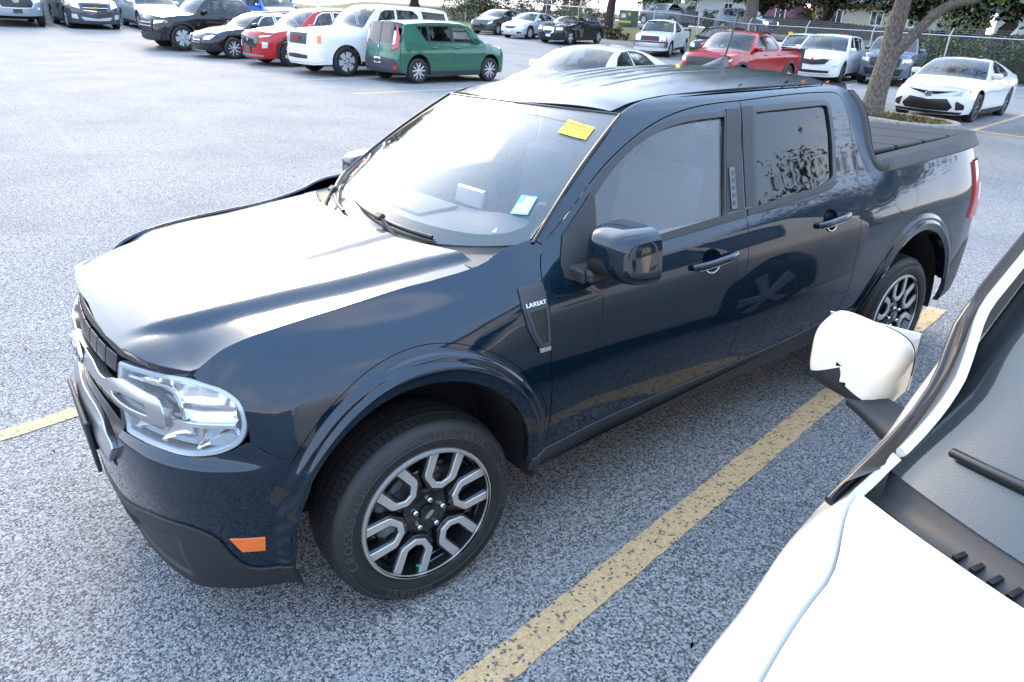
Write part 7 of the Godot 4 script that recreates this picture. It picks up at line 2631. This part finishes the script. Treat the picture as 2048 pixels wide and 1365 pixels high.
func build_surroundings() -> void:
	chain_fence()
	# the leaning tree on the island
	var T := thing("tree", "leaning grey-barked tree with a forked trunk on the kerbed island", "tree", Transform3D(Basis(), Vector3(17.40, 0.06, -6.62)))
	var m := MB.new()
	m.tube([Vector3(0, -0.1, 0), Vector3(0, 0.12, 0.02), Vector3(0.02, 0.45, 0.03), Vector3(0.0, 0.9, 0.06), Vector3(0.04, 1.4, 0.10), Vector3(0.0, 1.9, 0.08), Vector3(0.05, 2.5, 0.10), Vector3(0.1, 3.3, 0.0), Vector3(0.0, 4.2, -0.2), Vector3(0.1, 5.2, -0.3)], [0.36, 0.29, 0.245, 0.225, 0.225, 0.195, 0.17, 0.15, 0.12, 0.07], 20)
	part("trunk", m, M.bark, T)
	var br := MB.new()
	br.tube([Vector3(0.02, 1.25, 0.12), Vector3(0.0, 1.62, 0.38), Vector3(0.05, 1.95, 0.62), Vector3(0.0, 2.28, 0.90), Vector3(0.05, 2.50, 1.2), Vector3(0.1, 2.58, 1.6), Vector3(0.2, 2.9, 2.2)], [0.14, 0.125, 0.115, 0.105, 0.095, 0.08, 0.05], 14)
	part("limb", br, M.bark, T)
	for e in [[Vector3(0.05, 3.0, 0.0), Vector3(-1.6, 4.6, -1.2)], [Vector3(0.0, 3.8, -0.1), Vector3(1.6, 5.4, 0.8)], [Vector3(0.1, 4.6, -0.2), Vector3(-0.8, 6.2, 1.0)]]:
		var lm := MB.new()
		lm.tube([e[0], e[0].lerp(e[1], 0.5) + Vector3(0, 0.25, 0), e[1]], [0.09, 0.06, 0.02], 8)
		part("limb", lm, M.bark, T)
	part("crown", foliage(Vector3(0.0, 6.3, 0.5), Vector3(5.2, 3.0, 5.6), 420, 60, 0.105, OAK + LIME, 301), M.leaves, T)
	part("hanging_spray", foliage(Vector3(0.35, 2.72, 1.95), Vector3(0.55, 0.26, 0.75), 12, 34, 0.055, LIME, 305), M.leaves, T)
	# trees past the fence
	tree("tree", "brown tree trunk rising behind the black chrome-grilled sedan", Vector2(36.9, -36.5), 8.0, 0.30, Vector3(0.2, 0, 0.3), Vector3(0, 9.5, 0), Vector3(7, 5, 7), 200, 52, 0.22, OAK, "bark_dark", 11)
	tree("tree", "thick grey tree trunk standing behind the red pickup, before the street", Vector2(41.2, -28.3), 8.0, 0.43, Vector3(0, 0, -0.3), Vector3(0, 9.0, 0), Vector3(7, 5, 7.5), 210, 52, 0.22, OAK, "bark", 21)
	tree("tree", "dark spreading tree above the green hedge at the right", Vector2(43.5, -14.6), 3.2, 0.42, Vector3(0.2, 0, 0.5), Vector3(0, 5.2, 0.6), Vector3(5.0, 3.2, 6.0), 260, 60, 0.15, OAK, "bark_dark", 31, 8)
	tree("tree", "broad oak in front of the cream house", Vector2(54.6, -31.6), 2.6, 0.40, Vector3(0, 0, 0.6), Vector3(0, 3.4, 0.4), Vector3(3.6, 1.5, 4.2), 150, 55, 0.13, OAK, "bark_dark", 41, 8)
	tree("tree", "dark oak between the purple and cream walls", Vector2(55.0, -37.4), 2.4, 0.36, Vector3(0, 0, -0.4), Vector3(0, 3.0, -0.2), Vector3(2.6, 1.4, 3.0), 110, 52, 0.13, OAK, "bark_dark", 51, 7)
	tree("tree", "oak standing right of the cream house", Vector2(56.0, -25.0), 2.6, 0.34, Vector3(0, 0, 0.4), Vector3(0, 3.6, 0.2), Vector3(3.4, 1.7, 3.8), 140, 52, 0.13, OAK, "bark_dark", 61, 7)
	tree("tree", "leafy tree behind the dark pickup on the street", Vector2(56.0, -50.0), 2.2, 0.3, Vector3(0, 0, 0.3), Vector3(0, 3.2, 0), Vector3(3.6, 1.7, 4.6), 130, 50, 0.14, OAK + LIME, "bark_dark", 71, 6)
	tree("tree", "leafy tree above the orange blossom", Vector2(50.0, -57.0), 2.2, 0.3, Vector3(0, 0, 0.3), Vector3(0, 3.0, 0), Vector3(4.0, 1.9, 5.0), 140, 50, 0.15, OAK + LIME, "bark_dark", 81, 6)
	var more := [[58.0, -64.0, "tall oak beyond the street, left of the pale pole"], [60.0, -72.0, "tall oak far beyond the russet scrub"], [70.0, -58.0, "tall oak rising behind the white house"], [72.0, -47.0, "tall oak rising behind the purple house"], [73.0, -36.0, "tall oak rising behind the cream house"], [72.0, -26.0, "tall oak rising behind the right-hand houses"], [64.0, -10.0, "tall oak at the far right of the street"], [44.0, -76.0, "tall oak far behind the grey-blue sedan"], [30.0, -78.0, "tall oak far behind the large white suv"]]
	for k in more.size():
		tree("tree", more[k][2], Vector2(more[k][0], more[k][1]), 6.0, 0.45, Vector3(0.2, 0, 0.3), Vector3(0, 8.5, 0), Vector3(6.5, 6.0, 7.5), 190, 48, 0.30, OAK, "bark_dark", 700 + k * 7, 6)
	# trees across the drive to the right of the camera; the doors and rear window mirror them
	tree("tree", "broad dark oak behind the photographer, mirrored in the pickup's rear window", Vector2(21.5, 11.0), 5.0, 0.34, Vector3(0.3, 0, 0), Vector3(0, 7.4, 0), Vector3(3.8, 3.2, 3.8), 260, 80, 0.09, OAK, "bark_dark", 91, 7, "trees across the drive")
	tree("tree", "small dark oak behind the photographer, beside the broader one", Vector2(27.0, 20.0), 3.4, 0.26, Vector3(-0.2, 0, 0.2), Vector3(0, 4.8, 0), Vector3(2.6, 2.0, 2.6), 140, 70, 0.09, OAK, "bark_dark", 95, 6, "trees across the drive")
	# bushes
	bush("bush", "dark green scrub with russet stems behind the grey-blue sedan", Vector2(38.9, -57.5), Vector3(2.0, 1.5, 2.6), 80, 60, 0.09, SCRUB, 101)
	bush("bush", "scrubby bush with dead russet leaves left of the dark hatchback", Vector2(37.6, -52.0), Vector3(1.8, 1.5, 2.2), 80, 60, 0.09, SCRUB, 103)
	bush("bush", "green bush behind the dark hatchback at the fence", Vector2(39.2, -48.6), Vector3(1.6, 1.2, 2.4), 70, 56, 0.09, SCRUB, 105)
	bush("bush", "pale green bush behind the silver sedan at the fence", Vector2(39.6, -44.4), Vector3(1.4, 1.0, 2.2), 70, 56, 0.08, LIME + SCRUB, 107)
	bush("bush", "leafy bush between the silver sedan and the brown trunk", Vector2(39.4, -40.6), Vector3(1.3, 1.0, 1.9), 60, 56, 0.08, SCRUB, 109)
	bush("bush", "bush with orange blossom beyond the fence", Vector2(42.8, -47.0), Vector3(1.2, 1.25, 1.5), 46, 50, 0.08, [Color(0.42, 0.07, 0.03), Color(0.36, 0.10, 0.04), Color(0.08, 0.12, 0.04)], 111)
	bush("bush", "dry brown brush round the foot of the brown trunk", Vector2(36.7, -35.6), Vector3(0.8, 0.45, 1.2), 40, 40, 0.07, [Color(0.22, 0.14, 0.08), Color(0.30, 0.21, 0.12), Color(0.16, 0.12, 0.06)], 113)
	bush("bush", "brown withered vine on the fence behind the small white suv", Vector2(38.2, -21.8), Vector3(0.4, 0.95, 1.5), 40, 40, 0.07, [Color(0.20, 0.12, 0.08), Color(0.27, 0.18, 0.11), Color(0.10, 0.09, 0.05)], 115)
	bush("bush", "trimmed dark hedge left of the thick grey trunk", Vector2(54.5, -46.0), Vector3(1.0, 0.9, 3.4), 80, 50, 0.09, OAK, 117)
	bush("bush", "trimmed dark hedge below the purple wall", Vector2(54.2, -41.2), Vector3(0.9, 0.8, 2.6), 70, 50, 0.09, OAK, 119)
	bush("bush", "bright green shrub before the cream house", Vector2(57.0, -33.8), Vector3(1.0, 1.0, 2.0), 60, 50, 0.09, LIME, 121)
	bush("bush", "tall bright green hedge left of the dark spreading tree", Vector2(42.0, -16.8), Vector3(1.2, 0.80, 2.2), 120, 70, 0.075, LIME, 123)
	bush("bush", "tall bright green hedge right of the dark spreading tree", Vector2(42.0, -12.2), Vector3(1.2, 0.80, 2.6), 130, 70, 0.075, LIME, 125)
	bush("bush", "pale climbing plant against the wooden fence", Vector2(50.5, -20.0), Vector3(0.8, 1.2, 2.4), 80, 55, 0.08, LIME, 127)
	# tall grass along the right of the fence
	var g := LeafBag.new()
	var r := RandomNumberGenerator.new()
	r.seed = 500
	for k in 9000:
		var p := Vector2(r.randf_range(38.4, 41.5), r.randf_range(-19.5, -6.0))
		var col := Color(0.13, 0.22, 0.04).lerp(Color(0.20, 0.26, 0.07), r.randf())
		g.blade(Vector3(p.x, ground_y(p.x, p.y), p.y), r.randf_range(0.25, 0.75), r.randf_range(0.012, 0.025), r, col)
	var o := MeshInstance3D.new()
	o.name = "tall_grass"
	o.mesh = g.mesh()
	o.material_override = M.leaves
	add_child(o)
	tag(o, "tall bright green grass growing along the fence at the right", "grass", "", "stuff")
	wooden_fence()
	houses()
	corner_wall()
	street_things()


func chain_fence() -> void:
	var T := thing("chain_link_fence", "galvanised chain link fence with angled barb arms behind the parked cars", "fence")
	var x := 37.9
	var z0 := -60.0
	var z1 := 4.0
	var n := 18
	for k in n:
		var z := lerpf(z0, z1, k / (n - 1.0)) + 0.32
		var y := ground_y(x, z)
		var m := MB.new()
		m.tube([Vector3(x, y - 0.05, z), Vector3(x, y + 1.88, z)], [0.038], 10)
		var P := part("post", m, M.galvanised, T)
		var a := MB.new()
		a.tube([Vector3(x, y + 1.86, z), Vector3(x + 0.20, y + 2.16, z)], [0.026, 0.020], 8)
		part("barb_arm", a, M.galvanised, P)
	var rail := MB.new()
	var path := []
	for k in 65:
		var z := lerpf(z0, z1, k / 64.0)
		path.append(Vector3(x, ground_y(x, z) + 1.84, z))
	rail.tube(path, [0.028], 8)
	part("top_rail", rail, M.galvanised, T)
	for e in [0.0, 0.5, 1.0]:
		var w := MB.new()
		var wp := []
		for k in 33:
			var z := lerpf(z0, z1, k / 32.0)
			wp.append(Vector3(x + 0.06 + 0.13 * e, ground_y(x, z) + 1.95 + 0.2 * e, z))
		w.tube(wp, [0.004], 4)
		part("barbed_wire", w, M.galvanised, T)
	# woven wire: two families of thin slanting strands
	var mesh := MB.new()
	var z := z0
	while z < z1 - 1.8:
		var ya := ground_y(x, z)
		for sd in [0.0, 1.0]:
			var a := Vector3(x + 0.004 * sd, ya + 0.03, z + 1.8 * sd)
			var b := Vector3(x + 0.004 * sd, ya + 1.83, z + 1.8 * (1.0 - sd))
			var w := Vector3(0, 0, 0.0016)
			mesh.face([a - w, a + w, b + w, b - w])
		z += 0.08
	var o := part("woven_wire", mesh, M.galvanised, T)
	o.set_meta("kind", "stuff")


func wooden_fence() -> void:
	var T := thing("wooden_fence", "weathered board fence along the far side of the street", "fence")
	var r := RandomNumberGenerator.new()
	r.seed = 77
	var x := 53.6
	for k in 290:
		var z := -38.5 + 0.145 * k
		if z > 0.0:
			break
		var h := 1.25 + 0.04 * r.randfn()
		var m := MB.new()
		var y := ground_y(x, z)
		m.box(Vector3(x + 0.006 * r.randfn(), y + h * 0.5, z), Vector3(0.022, h, 0.137))
		part("board", m, M.weathered_wood, T)
	for yy in [0.3, 1.0]:
		var m := MB.new()
		m.box(Vector3(x + 0.05, ground_y(x, -18) + yy, -19.3), Vector3(0.05, 0.09, 38.4))
		part("fence_rail", m, M.weathered_wood, T)


func house(called: String, label: String, x: float, z0: float, z1: float, h: float, depth: float, wall: String, wins: Array, door_z: float) -> void:
	var y := ground_y(x, (z0 + z1) * 0.5) + 0.1
	var T := thing(called, label, "house", Transform3D(Basis(), Vector3(x, y, (z0 + z1) * 0.5)), "houses across the street")
	var w := z1 - z0
	var m := MB.new()
	m.box(Vector3(depth * 0.5, h * 0.5, 0), Vector3(depth, h, w))
	part("wall", m, M[wall], T)
	var rf := MB.new()
	var e := 0.5
	rf.face([Vector3(-e, h - 0.1, -w * 0.5 - e), Vector3(-e, h - 0.1, w * 0.5 + e), Vector3(depth * 0.5, h + depth * 0.22, w * 0.5 + e), Vector3(depth * 0.5, h + depth * 0.22, -w * 0.5 - e)])
	rf.face([Vector3(depth + e, h - 0.1, w * 0.5 + e), Vector3(depth + e, h - 0.1, -w * 0.5 - e), Vector3(depth * 0.5, h + depth * 0.22, -w * 0.5 - e), Vector3(depth * 0.5, h + depth * 0.22, w * 0.5 + e)])
	rf.box(Vector3(-e, h - 0.18, 0), Vector3(0.06, 0.2, w + 2 * e))
	for k in rf.n.size():
		if rf.n[k].y < -0.2:
			rf.n[k] = -rf.n[k]
	part("roof", rf, M.roof_shingle, T)
	for q in wins:
		var wm := MB.new()
		wm.box(Vector3(-0.01, 1.5, q), Vector3(0.04, 1.0, 0.9))
		var W := part("window", wm, M.house_glass, T)
		for f in [[0.0, 0.55, 0.09, 1.08], [0.0, -0.55, 0.09, 1.08]]:
			var fm := MB.new()
			fm.box(Vector3(-0.03, 1.5 + f[1], q), Vector3(0.05, f[2], f[3]))
			part("frame", fm, M.house_trim, W)
		for sd in [-0.5, 0.0, 0.5]:
			var fm := MB.new()
			fm.box(Vector3(-0.03, 1.5, q + sd), Vector3(0.05, 1.0, 0.07))
			part("frame", fm, M.house_trim, W)
	var dm := MB.new()
	dm.box(Vector3(-0.015, 1.02, door_z), Vector3(0.05, 2.04, 0.92))
	part("door", dm, M.house_trim, T)


func houses() -> void:
	house("house", "white house with plain walls behind the thick grey trunk", 64.0, -60.0, -45.2, 3.0, 9.0, "house_white", [-4.0, 0.0, 4.5], -6.2)
	house("house", "house with a dark purple wall beside the white house", 62.0, -43.8, -39.2, 2.8, 8.0, "house_purple", [0.9], -1.2)
	house("house", "cream house with a low shingle roof behind the broad oak", 63.0, -37.8, -27.0, 2.7, 9.0, "house_cream", [-3.2, 0.4, 3.6], 1.9)
	house("house", "white house half hidden by trees at the right", 66.0, -24.0, -12.0, 2.9, 9.0, "house_white", [-3.0, 1.0, 4.0], -4.8)


func corner_wall() -> void:
	# pale wall of blocks behind the cars at the left
	var T := thing("concrete_wall", "pale concrete wall behind the cars at the far left", "wall")
	var x := -14.0
	var k := 0
	while x < 12.6:
		var m := MB.new()
		var y := ground_y(x, -39.0)
		m.box(Vector3(x + 1.2, y + 1.25, -39.1), Vector3(2.392, 2.5, 0.25), Basis(), 0.012)
		part("wall_panel", m, M.concrete, T)
		x += 2.4
	var cp := MB.new()
	cp.box(Vector3(-0.8, ground_y(0, -39) + 2.55, -39.1), Vector3(27.0, 0.12, 0.36), Basis(), 0.02)
	part("coping", cp, M.concrete, T)


func street_things() -> void:
	# utility cabinet with yellow notices, seen past the fence
	var y := ground_y(44.0, -41.2)
	var T := thing("utility_cabinet", "green utility cabinet with yellow notices beside the street", "cabinet", Transform3D(Basis(), Vector3(43.6, y, -41.4)))
	var m := MB.new()
	m.box(Vector3(0, 0.55, 0), Vector3(0.7, 1.1, 1.5), Basis(), 0.03)
	part("housing", m, M.box_green, T)
	for e in [[0.85, 0.42, 0.20, 0.26, "box_yellow"], [0.30, 0.0, 0.14, 1.3, "box_yellow"], [0.72, -0.2, 0.30, 0.5, "plate_white"]]:
		var p := MB.new()
		p.box(Vector3(-0.356, e[0], e[1]), Vector3(0.008, e[2], e[3]))
		part("notice", p, M[e[4]], T)
	var p2 := thing("utility_pole", "pale steel pole beyond the fence behind the silver sedan", "pole", Transform3D(Basis(), Vector3(42.0, ground_y(42, -45.3), -45.3)))
	var pm := MB.new()
	pm.tube([Vector3(0, -0.1, 0), Vector3(0, 7.0, 0)], [0.09, 0.07], 12)
	part("shaft", pm, M.galvanised, p2)
	var p3 := thing("utility_pole", "white post on the grass behind the red suv", "pole", Transform3D(Basis(), Vector3(17.6, ground_y(17.6, -40.0), -40.0)))
	var pm3 := MB.new()
	pm3.tube([Vector3(0, -0.1, 0), Vector3(0, 4.0, 0)], [0.10, 0.10], 12)
	part("shaft", pm3, M.house_trim, p3)
	# yellow tag on the fence
	var tg := MB.new()
	tg.box(Vector3(37.84, ground_y(37.9, -22.9) + 1.45, -22.9), Vector3(0.006, 0.24, 0.3))
	single("fence_sign", tg, M.box_yellow, "small yellow sign fixed to the chain link fence", "sign")
	# bare bulbs hung in the trees
	var names := ["warm glowing bulb hanging left of the thick grey trunk", "warm glowing bulb hanging before the cream house"]
	var at := [Vector3(55.0, 3.30, -46.2), Vector3(55.0, 3.32, -33.3)]
	for k in 2:
		var bT := thing("light_bulb", names[k], "light bulb", Transform3D(Basis(), at[k]), "bulbs hung in the trees")
		var b := MB.new()
		b.lathe(V2([0.0, 0.12, 0.06, 0.10, 0.09, 0.04, 0.08, -0.02, 0.03, -0.10]), 16)
		part("glass_bulb", b, M.bulb_glow, bT)
		var s := MB.new()
		s.tube([Vector3(0, 0.08, 0), Vector3(0, 1.2, 0)], [0.01], 6)
		part("cable", s, M.satin_black, bT)
		var lt := OmniLight3D.new()
		lt.name = "bulb_light"
		lt.light_color = Color(1.0, 0.8, 0.5)
		lt.light_energy = 0.6
		lt.light_size = 0.08
		lt.omni_range = 12.0
		lt.shadow_enabled = true
		bT.add_child(lt)


# ---------------------------------------------------------------- the white suv at the right edge
func build_white_suv() -> void:
	var a := deg_to_rad(-9.2)
	var xf := NEAR * Transform3D(Basis(Vector3.UP, -a), Vector3(0.13, 0.0, 3.15))
	var c := car("suv", {"name": "suv", "label": "cream white suv cut off at the right edge beside the yellow line", "cat": "suv", "paint": "paint_cream", "at": Vector3.ZERO, "a": 0.0, "frame": xf, "L": 4.9, "W": 0.955, "H": 1.76, "xf": 0.93, "xr": 3.78, "r": 0.37, "belt": 1.06, "ry": 1.68, "tumble": 0.20, "shoulder": 0.08, "hx": 0.36, "xa": 1.20, "xe": 1.92, "xb": 4.3, "xd": 4.62, "xend": 4.64, "fender_in": 0.15, "step": 0.035, "no_mirror": true, "dark_from": 2.5, "hood_shrink": 0.985, "no_windshield": true,
		"hood_bow": 0.26, "hood_bow2": 0.30, "hood_crown": 0.055, "ex": [0.0, 0.36, 0.8, 1.20, 1.42, 1.58, 1.92, 2.3, 3.0, 3.8, 4.3, 4.5, 4.62, 5.0], "ey": [0.88, 0.955, 1.01, 1.055, 1.31, 1.455, 1.655, 1.70, 1.71, 1.68, 1.62, 1.35, 1.1, 1.05],
		"windows": [[1.64, 1.085, 2.42, 1.10, 2.42, 1.60, 2.15, 1.59, 1.92, 1.50], [2.52, 1.10, 3.35, 1.12, 3.38, 1.59, 2.52, 1.605], [3.48, 1.13, 3.90, 1.15, 4.12, 1.50, 4.0, 1.55, 3.48, 1.59]], "cuts": [1.28, 2.47, 3.42],
		"front": [["grille", "satin_black", 0.012, [0.0, 0.55, 0.4, 0.56, 0.46, 0.82, 0.0, 0.84], 0], ["headlight", "lamp_clear", 0.012, [0.54, 0.68, 0.88, 0.72, 0.94, 0.88, 0.58, 0.84], 1]]})
	var T := build_car(c)
	var sh := car_shell(c)
	# windshield with its dark printed border, cowl, wipers
	var lo := func(u: float) -> Vector3:
		var e := sh.at(sh.s_at(1.27), 1.09)
		return Vector3(1.27 - 0.30 * (1.0 - u * u), 1.085 + 0.03 * (1.0 - u * u), (absf(e.z) - 0.015) * u)
	var hi := func(u: float) -> Vector3:
		var e := sh.at(sh.s_at(1.92), 1.65)
		return Vector3(1.92 - 0.12 * (1.0 - u * u), 1.655 + 0.05 * (1.0 - u * u), (absf(e.z) - 0.03) * u)
	var gl := func(q: Vector2, out: float) -> Vector3:
		return lo.call(q.x).lerp(hi.call(q.x), q.y) + Vector3(-0.62, 0.78, 0) * (0.02 * sin(PI * q.y) + out)
	var ws := MB.new()
	ws.grid(36, 16, func(u: float, v: float) -> Vector3: return gl.call(Vector2(lerpf(-1, 1, u), v), 0.0))
	for k in ws.n.size():
		if ws.n[k].y < 0.0:
			ws.n[k] = -ws.n[k]
	var W := part("windshield", double_glazed(ws), M.clear_glass, T)
	var outer := PackedVector2Array()
	for k in 21:
		outer.append(Vector2(lerpf(-1, 1, k / 20.0), 0.0))
	for k in 21:
		outer.append(Vector2(lerpf(1, -1, k / 20.0), 1.0))
	var hole := curve(V2([-0.76, 0.31, -0.66, 0.24, 0.0, 0.21, 0.66, 0.24, 0.76, 0.31, 0.80, 0.42, 0.87, 0.84, 0.85, 0.92, 0.78, 0.94, -0.78, 0.94, -0.85, 0.92, -0.87, 0.84, -0.80, 0.42, -0.76, 0.31]), 5)
	part("windshield_border", panel(outer, [hole], 0.035, func(q: Vector2) -> Vector3: return gl.call(q, -0.0025), 0.0, true), M.satin_black, W)
	for sd in [1.0, -1.0]:
		# pillar face between the glass and the door, and the dark seals on either side of it
		var pl := MB.new()
		pl.grid(30, 14, func(u: float, v: float) -> Vector3:
			var x := lerpf(1.19, 1.95, u)
			var o: Vector3 = sh.at(sd * (x + sh.sx), edge_y(c, x) - 0.035, 0.012)
			var e: Vector3 = sh.at(sd * (x + sh.sx), edge_y(c, x) + 0.004, 0.014) + Vector3(-0.014, 0.020, 0)
			var i: Vector3 = gl.call(Vector2(sd * 1.0, clampf((x - 1.27) / 0.65, 0.0, 1.0)), 0.006)
			return i.lerp(e, 1.0 - pow(1.0 - v * 2.0, 1.5)) if v < 0.5 else e.lerp(o, pow(v * 2.0 - 1.0, 1.3)))
		part("pillar_moulding", pl, M.bronze_paint, T)
		var tp := []
		var tq := []
		for k in 25:
			var x := lerpf(1.19, 1.95, k / 24.0)
			tp.append(gl.call(Vector2(sd * 0.998, clampf((x - 1.27) / 0.65, 0.0, 1.0)), 0.006))
			tq.append(sh.at(sd * (x + sh.sx), edge_y(c, x) - 0.04, 0.010))
		var tm := MB.new()
		tm.tube(tp, [0.024], 8)
		part("glass_edge_moulding", tm, M.satin_black, T)
		var tn := MB.new()
		tn.tube(tq, [0.011], 8)
		part("door_edge_seal", tn, M.satin_black, T)
	# cowl: louvred black strip between hood and glass
	var cw := MB.new()
	cw.grid(40, 5, func(u: float, v: float) -> Vector3:
		var z := lerpf(-1.0, 1.0, u)
		var g: Vector3 = gl.call(Vector2(z, 0.02), -0.004)
		var h := Vector3(1.215 - 0.315 * (1.0 - z * z), 1.035 + 0.055 * (1.0 - z * z), z * 0.80)
		return h.lerp(g, v) + Vector3(0, -0.016 * sin(PI * v), 0))
	part("cowl", cw, M.black_plastic, T)
	for k in 46:
		var z := lerpf(-0.80, 0.80, k / 45.0)
		var b := Vector3(1.215 - 0.315 * (1.0 - z * z) + 0.022, 1.035 + 0.055 * (1.0 - z * z) + 0.006, z * 0.80)
		var sl := MB.new()
		sl.box(b, Vector3(0.034, 0.006, 0.009), Basis(Vector3.UP, 0.5 * z))
		part("cowl_louvre", sl, M.satin_black, T)
	for w in [[Vector2(-0.90, 0.10), Vector2(-0.12, 0.16)], [Vector2(0.0, 0.06), Vector2(0.80, 0.14)]]:
		var bl := MB.new()
		var pts := []
		for k in 13:
			pts.append(gl.call(w[0].lerp(w[1], k / 12.0), 0.012))
		bl.tube(pts, [0.009], 6)
		var B := part("wiper", bl, M.satin_black, T)
		for k in [3, 5, 7, 9]:
			var cl := MB.new()
			cl.box(pts[k] + Vector3(-0.006, 0.009, 0), Vector3(0.02, 0.012, 0.05), Basis(Vector3(0, 0, 1), 0.8), 0.003)
			part("wiper_clip", cl, M.black_plastic, B)
		var arm := MB.new()
		arm.tube([gl.call(w[1] + Vector2(0.02, -0.13), 0.01), pts[7] + Vector3(-0.012, 0.016, 0)], [0.011, 0.007], 8)
		part("wiper_arm", arm, M.black_plastic, B)
	# door mirrors: white cap, dark band below, foot
	for sd in [1.0, -1.0]:
		var cc := Vector3(1.655, 1.105, 1.022)
		var shell := func(u: float, v: float, out: float) -> Vector3:
			var w := TAU * v
			var cz := signf(cos(w)) * pow(absf(cos(w)), 0.5)
			var sy := signf(sin(w)) * pow(absf(sin(w)), 0.5)
			var k := pow(sin(u * PI * 0.5), 0.5)
			return cc + Vector3(0.08 - (0.17 + out) * pow(cos(u * PI * 0.5), 0.75), sy * (0.086 * k + out) + 0.006 + 0.02 * cz, cz * (0.108 * k + out))
		var cap := MB.new()
		cap.grid(20, 34, func(u: float, v: float) -> Vector3: return shell.call(u, lerpf(-0.07, 0.575, v), 0.0))
		var band := MB.new()
		band.grid(10, 24, func(u: float, v: float) -> Vector3: return shell.call(u, lerpf(0.575, 0.93, v), 0.0))
		var foot := MB.new()
		foot.grid(10, 12, func(u: float, v: float) -> Vector3:
			var w := TAU * v
			var r := lerpf(0.075, 0.05, sin(u * PI * 0.5))
			return Vector3(lerpf(1.56, 1.625, u) + cos(w) * r * 1.1, lerpf(1.02, 1.045, u) + sin(w) * r * 0.55, lerpf(0.86, 1.00, u)))
		var gm := MB.new()
		gm.box(cc + Vector3(0.086, 0.012, 0), Vector3(0.006, 0.155, 0.22), Basis(), 0.002)
		for e in [["mirror_cap", cap, "paint_cream"], ["mirror_lower_band", band, "black_plastic"], ["mirror_foot", foot, "black_plastic"], ["mirror_glass", gm, "chrome"]]:
			part(e[0], e[1] if sd > 0 else e[1].flipped_z(), M[e[2]], T)
	# toll tag on the glass
	var tag_ := MB.new()
	for e in [[-0.80, -0.74, 0.60, 0.612], [-0.788, -0.784, 0.53, 0.60], [-0.756, -0.752, 0.53, 0.60], [-0.788, -0.752, 0.527, 0.536]]:
		tag_.face([gl.call(Vector2(e[0], e[2]), 0.002), gl.call(Vector2(e[1], e[2]), 0.002), gl.call(Vector2(e[1], e[3]), 0.002), gl.call(Vector2(e[0], e[3]), 0.002)])
	part("glass_tag", tag_, M.sticker_white, W)
	var dash := MB.new()
	dash.grid(10, 6, func(u: float, v: float) -> Vector3: return Vector3(lerpf(1.20, 1.85, v), 1.06 + 0.03 * sin(PI * v) - 0.25 * smoothstep(0.75, 1.0, v), lerpf(-0.72, 0.72, u)))
	part("dashboard", dash, M.dash_pale, T)
